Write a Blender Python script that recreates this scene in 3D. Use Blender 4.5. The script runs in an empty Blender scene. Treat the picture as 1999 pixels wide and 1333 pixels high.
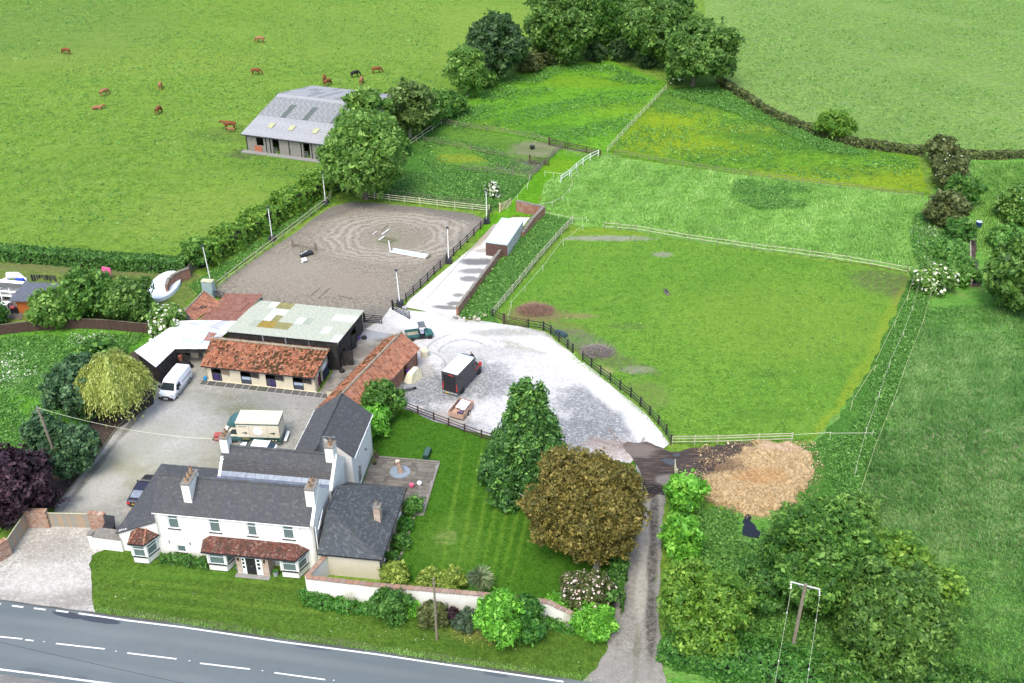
import bpy, math, random
import numpy as np
from mathutils import Vector, Matrix
R = math.radians
random.seed(7); rng = np.random.default_rng(11)
S = bpy.context.scene
C = S.collection
# ---------------------------------------------------------------- camera, sky, sun, exposure
FPX, PITCH, CAMH, CX, CY = 2050.0, R(32.0), 68.3, 999.5, 666.5     # drone camera, survey of the photograph
cam = bpy.data.objects.new('camera', bpy.data.cameras.new('camera')); C.objects.link(cam)
cam.location = (0, 0, CAMH); cam.rotation_euler = (math.pi/2 - PITCH, 0, 0)
cam.data.sensor_width = 36; cam.data.lens = 36*FPX/1999.0
cam.data.clip_start = 1; cam.data.clip_end = 4000
S.camera = cam
W = bpy.data.worlds.new('World'); S.world = W; W.use_nodes = True
wn = W.node_tree; wn.nodes.clear()
sky = wn.nodes.new('ShaderNodeTexSky'); sky.sky_type = 'NISHITA'; sky.sun_disc = False
SUN_EL, SUN_AZ = R(60), R(200)          # azimuth clockwise from +Y (the view direction)
sky.sun_elevation = SUN_EL; sky.sun_rotation = SUN_AZ
sky.air_density = 1.0; sky.dust_density = 3.0; sky.ozone_density = 1.0
bg = wn.nodes.new('ShaderNodeBackground'); bg.inputs[1].default_value = 0.15
wo = wn.nodes.new('ShaderNodeOutputWorld')
wn.links.new(sky.outputs[0], bg.inputs[0]); wn.links.new(bg.outputs[0], wo.inputs[0])
sd = bpy.data.lights.new('sun', 'SUN'); sd.energy = 1.05; sd.angle = R(24); sd.color = (1, .97, .86)
so = bpy.data.objects.new('sun', sd); C.objects.link(so)
sv = Vector((math.sin(SUN_AZ)*math.cos(SUN_EL), math.cos(SUN_AZ)*math.cos(SUN_EL), math.sin(SUN_EL)))
so.rotation_euler = sv.to_track_quat('Z', 'Y').to_euler(); so.location = sv*100
S.view_settings.view_transform = 'Standard'; S.view_settings.look = 'None'
S.view_settings.exposure = 1.34; S.view_settings.gamma = 1; S.view_settings.use_curve_mapping = False
S.render.engine = 'CYCLES'

# ---------------------------------------------------------------- survey: ground positions
_c, _s = math.cos(PITCH), math.sin(PITCH)
def G(px, py, z=0.0):
    u, v = px-CX, py-CY
    t = (CAMH-z)/(FPX*_s+v*_c)
    return Vector((u*t, (FPX*_c-v*_s)*t, z))
def gl(pts, z=0.0): return [G(x, y, z) for x, y in pts]
class Fr:
    def __init__(s, o, a): s.o = Vector((o[0], o[1], 0)); s.a = a
    def w(s, u, v, z=0): c, n = math.cos(s.a), math.sin(s.a); return Vector((s.o.x+u*c-v*n, s.o.y+u*n+v*c, z))
def angle(a, b): return math.atan2(b.y-a.y, b.x-a.x)

# ---------------------------------------------------------------- objects
def tag(o, label=None, cat=None, group=None, kind=None):
    if label: o['label'] = label
    if cat: o['category'] = cat
    if group: o['group'] = group
    if kind: o['kind'] = kind
    return o
def thing(name, label, cat, loc=(0, 0, 0), rz=0.0, group=None):
    o = bpy.data.objects.new(name, None); C.objects.link(o)
    o.location = loc; o.rotation_euler = (0, 0, rz); o.empty_display_size = .3
    return tag(o, label, cat, group, 'thing')
def put(name, me, parent=None, loc=(0, 0, 0), rot=(0, 0, 0), sc=(1, 1, 1), mt=None):
    o = bpy.data.objects.new(name, me); C.objects.link(o)
    o.parent = parent; o.location = loc; o.rotation_euler = rot; o.scale = sc
    if mt is not None:
        o.material_slots[0].link = 'OBJECT'; o.material_slots[0].material = mt
    return o
def copy_thing(root, loc, rz=None, label=None, sc=None):
    r = root.copy(); C.objects.link(r); r.location = loc
    if rz is not None: r.rotation_euler = (0, 0, rz)
    if sc is not None: r.scale = (sc, sc, sc)
    if label: r['label'] = label
    for ch in list(root.children):
        c = ch.copy(); C.objects.link(c); c.parent = r
        for g in ch.children:
            d = g.copy(); C.objects.link(d); d.parent = c
    return r
class M:
    """collects faces; x is the current local transform"""
    def __init__(s): s.v = []; s.f = []; s.m = []; s.x = None; s.k = 0
    def add(s, vs, fs):
        n = len(s.v)
        s.v += [tuple(s.x @ Vector(p)) if s.x is not None else tuple(p) for p in vs]
        s.f += [tuple(n+i for i in f) for f in fs]; s.m += [s.k]*len(fs)
    def box(s, x0, x1, y0, y1, z0, z1):
        s.add([(x0,y0,z0),(x1,y0,z0),(x1,y1,z0),(x0,y1,z0),(x0,y0,z1),(x1,y0,z1),(x1,y1,z1),(x0,y1,z1)],
              [(0,3,2,1),(4,5,6,7),(0,1,5,4),(1,2,6,5),(2,3,7,6),(3,0,4,7)]); return s
    def poly(s, pts): s.add(pts, [tuple(range(len(pts)))]); return s
    def prism(s, pts, z0, z1):
        n = len(pts)
        s.add([(p[0],p[1],z0) for p in pts]+[(p[0],p[1],z1) for p in pts],
              [tuple(range(n))[::-1], tuple(range(n, 2*n))]+[(i,(i+1)%n,n+(i+1)%n,n+i) for i in range(n)]); return s
    def hull(s, a, b):
        """two equal-length rings joined and capped"""
        n = len(a); s.add(list(a)+list(b), [tuple(range(n))[::-1], tuple(range(n, 2*n))]+[(i,(i+1)%n,n+(i+1)%n,n+i) for i in range(n)]); return s
    def tube(s, pts, rad, n=6):
        pts = [Vector(p) for p in pts]
        if not hasattr(rad, '__len__'): rad = [rad]*len(pts)
        vs = []; fs = []
        for i, p in enumerate(pts):
            d = (pts[min(i+1, len(pts)-1)]-pts[max(i-1, 0)]).normalized()
            a = d.orthogonal().normalized() if abs(d.z) > .9 else d.cross(Vector((0,0,1))).normalized()
            b = d.cross(a)
            for k in range(n):
                t = 2*math.pi*k/n; vs.append(p+(a*math.cos(t)+b*math.sin(t))*rad[i])
        for i in range(len(pts)-1):
            for k in range(n): fs.append((i*n+k, i*n+(k+1)%n, (i+1)*n+(k+1)%n, (i+1)*n+k))
        fs.append(tuple(range(n))[::-1]); fs.append(tuple((len(pts)-1)*n+k for k in range(n)))
        s.add(vs, fs); return s
    def disc(s, c, ax, r, h, n=12):
        ax = Vector(ax).normalized(); c = Vector(c); return s.tube([c-ax*h/2, c+ax*h/2], r, n)
    def mesh(s, name, mats):
        me = bpy.data.meshes.new(name); me.from_pydata(s.v, [], s.f)
        for m in (mats if isinstance(mats, (list, tuple)) else [mats]): me.materials.append(m)
        if s.k or any(s.m): me.polygons.foreach_set('material_index', s.m)
        me.update(); return me
    def obj(s, name, mats, parent=None, **k): return put(name, s.mesh(name, mats), parent, **k)
def XF(a, b):
    """frame of a vertical facade: x runs from a to b, y points into the building (to the left of a->b)"""
    a = Vector((a[0], a[1], 0)); b = Vector((b[0], b[1], 0))
    return Matrix.Translation(a) @ Matrix.Rotation(math.atan2(b.y-a.y, b.x-a.x), 4, 'Z'), (b-a).length
def bevel(o, w=.02, n=2):
    m = o.modifiers.new('bevel', 'BEVEL'); m.width = w; m.segments = n; m.limit_method = 'ANGLE'; return o
def smooth(o):
    o.data.polygons.foreach_set('use_smooth', [True]*len(o.data.polygons)); return o

# ---------------------------------------------------------------- materials
class NT:
    def __init__(s, name, rough=.8, spec=.3, metal=0.0):
        s.mat = bpy.data.materials.new(name); s.mat.use_nodes = True; s.t = s.mat.node_tree
        s.b = s.t.nodes['Principled BSDF']; s.out = s.t.nodes['Material Output']
        s.b.inputs['Roughness'].default_value = rough; s.b.inputs['Specular IOR Level'].default_value = spec
        s.b.inputs['Metallic'].default_value = metal
        s._pos = None; s._obj = None
    def n(s, ty, **k):
        x = s.t.nodes.new(ty)
        for a, v in k.items(): setattr(x, a, v)
        return x
    def L(s, a, b): s.t.links.new(a, b)
    def set(s, sock, v):
        if isinstance(v, bpy.types.NodeSocket): s.L(v, sock)
        else:
            if sock.type == 'RGBA' and len(v) == 3: v = (*v, 1)
            sock.default_value = v
    def pos(s):
        if s._pos is None: s._pos = s.n('ShaderNodeNewGeometry').outputs['Position']
        return s._pos
    def oc(s):
        if s._obj is None: s._obj = s.n('ShaderNodeTexCoord').outputs['Object']
        return s._obj
    def island(s): return s.n('ShaderNodeNewGeometry').outputs['Random Per Island']
    def orand(s): return s.n('ShaderNodeObjectInfo').outputs['Random']
    def mapping(s, v, sc=(1,1,1), rz=0.0, loc=(0,0,0)):
        m = s.n('ShaderNodeMapping'); s.L(v, m.inputs[0]); m.inputs['Scale'].default_value = sc
        m.inputs['Rotation'].default_value = (0,0,rz); m.inputs['Location'].default_value = loc; return m.outputs[0]
    def noise(s, sc, det=4, rough=.55, v=None, dist=0.0):
        x = s.n('ShaderNodeTexNoise'); s.L(v if v is not None else s.pos(), x.inputs['Vector'])
        x.inputs['Scale'].default_value = sc; x.inputs['Detail'].default_value = det; x.inputs['Roughness'].default_value = rough
        x.inputs['Distortion'].default_value = dist; return x.outputs['Fac']
    def voro(s, sc, v=None, feat='F1', out='Distance'):
        x = s.n('ShaderNodeTexVoronoi', feature=feat); s.L(v if v is not None else s.pos(), x.inputs['Vector'])
        x.inputs['Scale'].default_value = sc; return x.outputs[out]
    def ramp(s, f, *st):
        x = s.n('ShaderNodeValToRGB'); s.L(f, x.inputs[0]); e = x.color_ramp.elements
        while len(e) < len(st): e.new(.5)
        for i, (p, c) in enumerate(st):
            e[i].position = p; e[i].color = (*(c if hasattr(c, '__len__') else (c,c,c)), 1)
        return x.outputs[0]
    def mix(s, f, a, b, bt='MIX'):
        x = s.n('ShaderNodeMix', data_type='RGBA', blend_type=bt)
        s.set(x.inputs[0], f); s.set(x.inputs[6], a); s.set(x.inputs[7], b); return x.outputs[2]
    def m(s, op, a, b=0.0, c=None):
        x = s.n('ShaderNodeMath', operation=op); s.set(x.inputs[0], a); s.set(x.inputs[1], b)
        if c is not None: s.set(x.inputs[2], c)
        return x.outputs[0]
    def sstep(s, f, a, b):
        x = s.n('ShaderNodeMapRange', interpolation_type='SMOOTHSTEP'); s.set(x.inputs[0], f)
        x.inputs[1].default_value = a; x.inputs[2].default_value = b; return x.outputs[0]
    def blob(s, c, rx, ry, rz=0.0, soft=.35, wob=.7, wsc=.6):
        """soft patch round a ground point, edge broken by noise"""
        v = s.n('ShaderNodeVectorMath', operation='SUBTRACT'); s.L(s.pos(), v.inputs[0]); v.inputs[1].default_value = (c[0], c[1], 0)
        m = s.mapping(v.outputs[0], (1,1,0), -rz)
        q = s.n('ShaderNodeVectorMath', operation='DIVIDE'); s.L(m, q.inputs[0]); q.inputs[1].default_value = (rx, ry, 1)
        l = s.n('ShaderNodeVectorMath', operation='LENGTH'); s.L(q.outputs[0], l.inputs[0])
        d = s.m('ADD', l.outputs['Value'], s.m('MULTIPLY', s.m('SUBTRACT', s.noise(wsc, 5, .65), .5), wob*2))
        return s.m('SUBTRACT', 1.0, s.sstep(d, 1-soft, 1+soft))
    def line(s, pts, w, soft=.4, wob=.3):
        """worn line along ground points"""
        out = None
        for a, b in zip(pts, pts[1:]):
            c = (a+b)/2; L = (b-a).length/2
            k = s.blob(c, L+w, w, angle(a, b), soft, wob)
            out = k if out is None else s.m('MAXIMUM', out, k)
        return out
    def bump(s, h, st=.5, d=.05):
        x = s.n('ShaderNodeBump'); s.L(h, x.inputs['Height']); x.inputs['Strength'].default_value = st; x.inputs['Distance'].default_value = d
        s.L(x.outputs[0], s.b.inputs['Normal']); return s
    def col(s, c): s.set(s.b.inputs['Base Color'], c); return s

def plain(name, c, rough=.7, metal=0.0, spec=.3, var=.12, sc=2.0, bump=0.0, dirt=None):
    t = NT(name, rough, spec, metal)
    n = t.noise(sc, 5, .6, t.oc())
    base = t.mix(t.ramp(n, (.3, 0.0), (.7, 1.0)), tuple(x*(1-var) for x in c), tuple(min(1, x*(1+var)) for x in c))
    if dirt: base = t.mix(t.m('MULTIPLY', t.ramp(t.noise(sc*.35, 6, .7, t.oc()), (.5, 0.0), (.75, 1.0)), dirt[1]), base, dirt[0])
    t.col(base)
    if bump: t.bump(t.noise(sc*8, 3, .6, t.oc()), bump, .02)
    return t.mat
def grass(name, dark, mid, light, patches=(), fine=1.4, big=.06, aniso=None, bump=.7, pale=None):
    t = NT(name, 1.0, .04)
    p = t.pos() if aniso is None else t.mapping(t.pos(), (1, aniso[0], 1), aniso[1])
    sc = lambda k, f: tuple(x*f for x in k)
    f = t.noise(fine*1.6, 7, .78, p)
    c = t.ramp(f, (.36, sc(dark, .72)), (.5, mid), (.64, sc(light, 1.22)))
    c = t.mix(t.m('MULTIPLY', t.ramp(t.noise(big, 5, .6), (.42, 0.0), (.66, 1.0)), .5), c, dark)
    c = t.mix(t.m('MULTIPLY', t.ramp(t.noise(big*3.3, 5, .65), (.5, 0.0), (.7, 1.0)), .5), c, light)
    c = t.mix(t.m('MULTIPLY', t.ramp(t.noise(fine*.5, 8, .85, p), (.50, 0.0), (.575, 1.0)), .6), c, sc(dark, .64))
    c = t.mix(t.m('MULTIPLY', t.ramp(t.noise(fine*.8, 8, .9, t.mapping(p, loc=(5,9,0))), (.53, 0.0), (.60, 1.0)), .5), c, sc(light, 1.2))
    if pale: c = t.mix(t.m('MULTIPLY', t.ramp(t.noise(.35, 6, .7, p), (.5, 0.0), (.68, 1.0)), .55), c, pale)
    brk = t.ramp(t.noise(1.9, 8, .85, p), (.44, 0.0), (.56, 1.0)) if patches else None
    for k, col, st in patches:
        m_ = t.m('MULTIPLY', k(t), st)
        m_ = t.m('MULTIPLY', m_, t.m('MULTIPLY_ADD', brk, .85, .15) if st < .79 else t.m('MULTIPLY_ADD', brk, .5, .5))
        c = t.mix(m_, c, col)
    t.col(c); t.bump(t.noise(fine*2.2, 5, .75, p), bump, .18)
    return t.mat
def leafmat(name, a, b, c, trans=.38, rough=.55):
    t = NT(name, rough, .35)
    at = t.n('ShaderNodeAttribute', attribute_name='spray')
    f = t.m('MULTIPLY_ADD', at.outputs['Fac'], .62, t.m('MULTIPLY', t.island(), .38))
    col = t.ramp(f, (.08, tuple(x*.62 for x in a)), (.35, a), (.62, b), (.92, tuple(x*1.25 for x in c)))
    t.col(col)
    tr = t.n('ShaderNodeBsdfTranslucent'); t.L(t.mix(.5, col, tuple(min(1, x*1.5) for x in c)), tr.inputs[0])
    mx = t.n('ShaderNodeMixShader'); mx.inputs[0].default_value = trans
    t.L(t.b.outputs[0], mx.inputs[1]); t.L(tr.outputs[0], mx.inputs[2]); t.L(mx.outputs[0], t.out.inputs[0])
    return t.mat
def tilemat(name, cols, stain=None, st=.6, rough=.75, sc=.5, stain2=None, per=0):
    """one colour per slate or tile, drawn from a ramp, with moss or lichen over several"""
    t = NT(name, rough+.1, .12)
    c = t.ramp(t.m('FRACT', t.m('ADD', t.island(), t.orand())), *[(i/(len(cols)-1), k) for i, k in enumerate(cols)])
    c = t.mix(t.m('MULTIPLY', t.ramp(t.noise(6, 4, .6, t.oc()), (.35, 0.0), (.7, 1.0)), .3), c, tuple(x*.6 for x in cols[0]))
    if stain: c = t.mix(t.m('MULTIPLY', t.ramp(t.noise(sc, 7, .7, t.mapping(t.oc(), (1.6,.6,1))), (.5, 0.0), (.64, 1.0)), st), c, stain)
    if stain2: c = t.mix(t.m('MULTIPLY', t.ramp(t.noise(sc*2.3, 6, .75, t.oc()), (.56, 0.0), (.66, 1.0)), .8), c, stain2)
    if per:     # single tiles gone dark with moss, thickest in patches
        r2 = t.m('FRACT', t.m('MULTIPLY', t.island(), 37.7)); pat = t.ramp(t.noise(.55, 3, .6, t.oc()), (.40, 0.0), (.62, 1.0))
        c = t.mix(t.m('MULTIPLY', t.m('LESS_THAN', r2, t.m('MULTIPLY', pat, per)), .9), c, (.045,.032,.014))
    t.col(c); t.bump(t.noise(30, 3, .6, t.oc()), .3, .01)
    return t.mat
def glassmat(name, c=(.17,.23,.22), a=.35):
    t = NT(name, .04, .8); t.col(c)
    tr = t.n('ShaderNodeBsdfTransparent'); tr.inputs[0].default_value = (.75,.85,.85,1)
    mx = t.n('ShaderNodeMixShader'); mx.inputs[0].default_value = a
    t.L(t.b.outputs[0], mx.inputs[1]); t.L(tr.outputs[0], mx.inputs[2]); t.L(mx.outputs[0], t.out.inputs[0]); return t.mat

MT = {}
MT['render'] = plain('white_render', (.72,.71,.66), .85, var=.04, sc=.7, dirt=((.5,.48,.40), .35), bump=.15)
MT['cream'] = plain('cream_render', (.56,.51,.38), .85, var=.05, sc=1.2, dirt=((.42,.38,.28), .35))
MT['white'] = plain('white_paint', (.80,.81,.80), .4, var=.03)
MT['whitegloss'] = plain('white_car_paint', (.80,.82,.84), .18, var=.02, spec=.6)
MT['black'] = plain('black_paint', (.02,.02,.022), .45, var=.3)
MT['blackwood'] = plain('black_stained_wood', (.028,.025,.024), .8, var=.5, sc=6, dirt=((.12,.11,.10), .6))
MT['brownwood'] = plain('brown_fence_wood', (.07,.042,.032), .85, var=.3, sc=5)
MT['palewood'] = plain('pale_weathered_wood', (.44,.43,.29), .85, var=.25, sc=3, dirt=((.22,.22,.13), .8))
MT['greywood'] = plain('grey_weathered_wood', (.17,.155,.11), .9, var=.3, sc=3, dirt=((.12,.13,.07), .8))
MT['newwood'] = plain('new_gate_wood', (.62,.47,.30), .8, var=.15, sc=4)
MT['tape'] = plain('electric_fence_tape', (.6,.6,.46), .6, var=.05)
MT['tapeyellow'] = plain('yellowed_fence_tape', (.62,.60,.33), .6, var=.05)
MT['whitepvc'] = plain('white_plastic_rail', (.75,.76,.74), .5, var=.04)
MT['rubber'] = plain('tyre_rubber', (.02,.02,.02), .8)
MT['rim'] = plain('wheel_metal', (.42,.43,.44), .35, metal=.7)
MT['galv'] = plain('galvanised_steel', (.28,.29,.29), .5, metal=.3, var=.15)
MT['concrete'] = plain('concrete_grey', (.22,.215,.20), .9, var=.15, sc=3)
MT['darkblock'] = plain('black_ballast_block', (.03,.032,.038), .7, var=.2)
MT['lead'] = plain('lead_flashing', (.17,.20,.25), .35, var=.25, sc=3, metal=.3)
MT['glass'] = glassmat('window_glass')
MT['carglass'] = plain('dark_car_glass', (.025,.035,.04), .06, spec=.8, var=.1)
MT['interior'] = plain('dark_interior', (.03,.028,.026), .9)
MT['net'] = plain('net_curtain', (.7,.72,.7), .9)
MT['red'] = plain('red_plastic', (.60,.04,.03), .3)
MT['green_dk'] = plain('dark_green_paint', (.035,.10,.10), .3, spec=.5)
MT['stonecap'] = plain('stone_coping', (.19,.175,.15), .9, var=.3, sc=4, dirt=((.14,.13,.10), .7))
MT['polewood'] = plain('pole_wood', (.20,.17,.125), .85, var=.25, sc=4)
MT['bark'] = plain('bark', (.13,.105,.08), .9, var=.4, sc=6, bump=.5)
MT['palebark'] = plain('pale_bark', (.34,.31,.26), .9, var=.3, sc=6)
MT['straw'] = plain('straw', (.60,.43,.22), .9, var=.35, sc=6)
MT['palestone'] = plain('pale_joint_stone', (.34,.33,.30), .9, var=.15, sc=3)
MT['ridge'] = plain('ridge_stone', (.24,.21,.155), .9, var=.3, sc=3, dirt=((.16,.16,.08), .8))
MT['terracotta'] = plain('terracotta', (.34,.21,.12), .8, var=.3, sc=5, dirt=((.10,.08,.06), .8))
MT['dirtwood'] = plain('old_boards', (.20,.15,.11), .9, var=.35, sc=6)
def brickmat(name, cols, mortar=(.45,.42,.36), sc=1.0, worn=0.0, wc=(.7,.68,.62)):
    t = NT(name, .9, .2)
    b = t.n('ShaderNodeTexBrick'); oc = t.oc()
    sx = t.n('ShaderNodeSeparateXYZ'); t.L(oc, sx.inputs[0])
    cx = t.n('ShaderNodeCombineXYZ'); t.L(t.m('ADD', sx.outputs[0], sx.outputs[1]), cx.inputs[0]); t.L(sx.outputs[2], cx.inputs[1])
    t.L(cx.outputs[0], b.inputs['Vector']); b.inputs['Scale'].default_value = 1/sc
    b.inputs['Brick Width'].default_value = .225; b.inputs['Row Height'].default_value = .075; b.inputs['Mortar Size'].default_value = .009
    b.inputs['Color1'].default_value = (*cols[0],1); b.inputs['Color2'].default_value = (*cols[1],1); b.inputs['Mortar'].default_value = (*mortar,1)
    c = t.mix(t.m('MULTIPLY', t.ramp(t.noise(3.5, 5, .7, oc), (.45, 0.0), (.6, 1.0)), .55), b.outputs[0], cols[2])
    if worn: c = t.mix(t.m('MULTIPLY', t.ramp(t.noise(1.1, 6, .7, oc), (.48, 0.0), (.6, 1.0)), worn), c, wc)
    t.col(c); t.bump(b.outputs['Fac'], .4, -.01); return t.mat
MT['brick'] = brickmat('old_red_brick', ((.33,.12,.06),(.24,.09,.055),(.16,.08,.055)), mortar=(.26,.22,.17), worn=.25, wc=(.42,.38,.32))
MT['brickpale'] = brickmat('mottled_orange_brick', ((.36,.20,.13),(.27,.15,.105),(.44,.36,.29)), mortar=(.6,.56,.48), worn=.3)
MT['slate'] = tilemat('welsh_slate', ((.068,.072,.077),(.076,.081,.086),(.085,.090,.095),(.072,.072,.080),(.112,.118,.121)), (.085,.09,.075), .45, .8)
MT['slate2'] = tilemat('newer_slate', ((.056,.064,.072),(.063,.072,.080),(.070,.080,.088),(.115,.127,.135)), (.06,.07,.06), .4, .8)
MT['pantile'] = tilemat('orange_pantile', ((.19,.075,.045),(.32,.14,.08),(.42,.20,.125),(.24,.11,.075),(.37,.19,.135)), (.13,.09,.065), .5, .8, .8)
MT['pantilemoss'] = tilemat('mossy_pantile', ((.17,.065,.036),(.30,.11,.058),(.42,.18,.10),(.21,.09,.06),(.36,.19,.13)), (.09,.05,.03), .5, .8, .8, (.075,.075,.02), per=.62)
MT['redtile'] = tilemat('red_plain_tile', ((.085,.038,.03),(.15,.06,.045),(.22,.09,.065),(.07,.042,.036),(.32,.20,.16)), (.06,.048,.034), .7, .8, 1.2, (.09,.085,.05))
MT['coping'] = tilemat('clay_coping', ((.24,.14,.095),(.31,.19,.13),(.24,.17,.14),(.35,.26,.20)), (.25,.2,.15), .4, .85)
MT['flag'] = tilemat('stone_flag', ((.10,.092,.078),(.15,.138,.115),(.19,.172,.145),(.12,.105,.09)), (.07,.066,.055), .5, .8, .6)
MT['flagwet'] = tilemat('mossy_grey_flag', ((.075,.077,.074),(.11,.11,.105),(.07,.078,.05)), (.06,.062,.03), .6, .7, .9)
# ---------------------------------------------------------------- ground
LAY = [0]
def ragged(pts, jit=.2, step=1.2, closed=True, seed=0):
    r = random.Random(seed+len(pts)); out = []
    n = len(pts)
    for i in range(n if closed else n-1):
        a, b = pts[i], pts[(i+1) % n]; L = (b-a).length
        k = max(1, min(60, int(L/step))); nx, ny = (b.y-a.y)/max(L,.01), -(b.x-a.x)/max(L,.01)
        for j in range(k):
            t = j/k; o = r.uniform(-jit, jit) if j else r.uniform(-jit,jit)*.4
            out.append((a.x+(b.x-a.x)*t+nx*o, a.y+(b.y-a.y)*t+ny*o))
    return out
def area(name, px, mt, jit=.2, step=1.2, z=None, kind='structure', pts=None):
    LAY[0] += 1
    z = .004*LAY[0] if z is None else z
    p = ragged(pts if pts is not None else gl(px), jit, step, seed=LAY[0])
    o = M().poly([(x, y, z) for x, y in p]).obj(name, mt)
    if o.data.polygons[0].normal.z < 0: o.data.flip_normals()
    return tag(o, kind=kind)
def PB(px, py, rx, ry, deg=0, **k): c = G(px, py); return lambda t: t.blob(c, rx, ry, R(deg), **k)
def PA(px, py, rad, w, a0=0, a1=360):
    def f(t):
        c = G(px, py); v = t.n('ShaderNodeVectorMath', operation='SUBTRACT'); t.L(t.pos(), v.inputs[0]); v.inputs[1].default_value = (c.x, c.y, 0)
        x = t.n('ShaderNodeSeparateXYZ'); t.L(v.outputs[0], x.inputs[0]); l = t.m('SQRT', t.m('ADD', t.m('MULTIPLY', x.outputs[0], x.outputs[0]), t.m('MULTIPLY', x.outputs[1], x.outputs[1])))
        d = t.m('ABSOLUTE', t.m('SUBTRACT', l, rad)); k = t.m('SUBTRACT', 1.0, t.sstep(d, w*.4, w))
        an = t.m('ARCTAN2', x.outputs[1], x.outputs[0]); g = t.sstep(t.m('ABSOLUTE', t.m('SUBTRACT', an, R((a0+a1)/2))), R((a1-a0)/2), R((a1-a0)/2-25))
        return t.m('MULTIPLY', k, g)
    return f
def PL(px, w, **k): q = gl(px); return lambda t: t.line(q, w, **k)

g_field = grass('pasture_grass', (.085,.165,.022), (.120,.210,.028), (.155,.245,.040), fine=.9, big=.022, bump=.8, pale=(.16,.235,.055),
    patches=[(PB(820,60,40,26), (.17,.25,.045), .6), (PB(60,60,34,30), (.10,.15,.05), .5), (PB(440,420,16,9), (.19,.25,.05), .5), (PB(600,330,14,6,-20), (.06,.13,.02), .6),
             (PB(1900,110,60,30), (.16,.25,.10), .6), (PB(470,262,9,4), (.05,.075,.025), .6), (PB(480,300,3,2), (.07,.07,.04), .8), (PL([(0,330),(200,345),(400,330),(560,318),(640,300)], 1.2), (.08,.15,.025), .45), (PL([(430,240),(330,190),(180,150),(0,130)], .9), (.09,.16,.03), .4), (PL([(100,480),(260,420),(430,300),(480,265)], .8), (.09,.16,.03), .4), (PB(250,120,30,10), (.20,.25,.05), .35), (PB(700,60,20,12), (.09,.17,.03), .35)])
me = M().poly([(-900,-300,0),(900,-300,0),(900,1500,0),(-900,1500,0)]).mesh('ground', g_field)
tag(put('ground', me), kind='structure')
g_far = grass('right_meadow_grass', (.095,.175,.035), (.135,.225,.05), (.175,.27,.075), fine=.7, big=.03, pale=(.20,.28,.11), bump=.9)
area('field_right_far', [(1405,165),(1480,210),(1600,255),(1790,300),(2300,310),(3600,300),(3600,-420),(1330,-420),(1380,60)], g_far, .3)
g_bright = grass('paddock_grass', (.055,.155,.014), (.092,.235,.018), (.13,.29,.026), fine=1.0, big=.05,
    patches=[(PB(940,250,5,4), (.17,.23,.01), .5), (PB(1240,215,10,5), (.2,.24,.012), .35), (PB(930,235,5,8), (.035,.095,.018), .6), (PB(1080,255,7,3), (.035,.09,.02), .7),
             (PB(1190,240,4,3), (.035,.09,.02), .5), (PB(1140,160,9,4), (.2,.24,.012), .35)])
area('paddock_top', [(820,262),(870,225),(900,185),(950,165),(1050,130),(1190,118),(1300,160),(1297,172),(1180,302),(1060,285)], g_bright, .3)
g_butter = grass('buttercup_grass', (.05,.12,.016), (.09,.20,.018), (.13,.26,.022), fine=1.0, big=.05,
    patches=[(PB(1290,255,10,8), (.30,.34,.010), .40), (PB(1350,290,12,4), (.28,.32,.010), .40), (PB(1330,225,8,6), (.24,.29,.012), .4), (PB(1700,350,22,5), (.32,.35,.010), .42),
             (PB(1490,250,8,3), (.28,.27,.02), .4), (PB(1380,195,18,7), (.035,.095,.03), .6), (PB(1570,280,14,4,-20), (.04,.10,.02), .7), (PB(1640,335,8,2.5), (.05,.11,.02), .6)])
area('paddock_buttercup', [(1183,302),(1298,172),(1400,165),(1500,215),(1600,262),(1790,305),(1815,380),(1400,335)], g_butter, .3)
g_tall = grass('long_meadow_grass', (.085,.215,.032), (.155,.33,.050), (.24,.41,.10), fine=1.6, big=.06, pale=(.24,.33,.16), bump=1,
    patches=[(PB(1510,378,11,6), (.06,.17,.025), .5), (PB(1250,480,26,4), (.07,.19,.03), .5), (PB(1760,460,9,12), (.06,.13,.05), .6)])
area('paddock_tall', [(1165,303),(1400,335),(1810,382),(1800,530),(1700,517),(1400,478),(1130,440),(1050,420),(1062,355)], g_tall, .3)
g_short = grass('grazed_grass', (.068,.165,.020), (.098,.210,.025), (.14,.25,.036), fine=1.8, big=.07,
    patches=[(PB(1742,553,5.5,3.4,-20), (.085,.062,.05), .78), (PB(1760,590,1.1,4.5,-8), (.10,.075,.05), .7), (PB(1190,465,6,.9), (.26,.24,.21), .9), (PB(1295,497,1.4,.8), (.24,.22,.19), .8), (PB(1045,612,3.6,1.9), (.17,.11,.07), .95),
             (PB(1100,640,4,1.6,-25), (.17,.14,.06), .6), (PB(1135,665,5,2.0,-35), (.13,.12,.10), .78), (PB(1200,705,5.5,1.5,-30), (.10,.085,.06), .7), (PB(1245,722,2,.8), (.26,.23,.21), .7),
             (PB(1225,637,2.4,.8), (.07,.08,.045), .55), (PB(1125,617,2.5,.7), (.20,.15,.08), .8), (PB(1170,725,1.8,.9), (.28,.24,.12), .8), (PL([(1770,560),(1700,700),(1640,800),(1600,845)], 1.0), (.24,.28,.02), .55),
             (PB(1010,560,2.5,10,-45), (.07,.19,.02), .6), (PB(1190,452,10,1.2), (.22,.26,.02), .6), (PB(1540,630,14,10), (.17,.24,.035), .5), (PB(1260,770,3,3), (.16,.15,.07), .5), (PB(1500,730,3,.8), (.05,.12,.02), .7), (PB(1500,808,4,1), (.06,.14,.02), .7)])
area('paddock_grazed', [(1125,440),(1240,452),(1400,480),(1760,532),(1778,545),(1770,570),(1748,620),(1695,725),(1600,858),(1450,868),(1312,866),(1296,835),(1240,780),(1190,738),(1130,690),(1065,640),(1000,622),(965,612)], g_short, .15)
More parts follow.
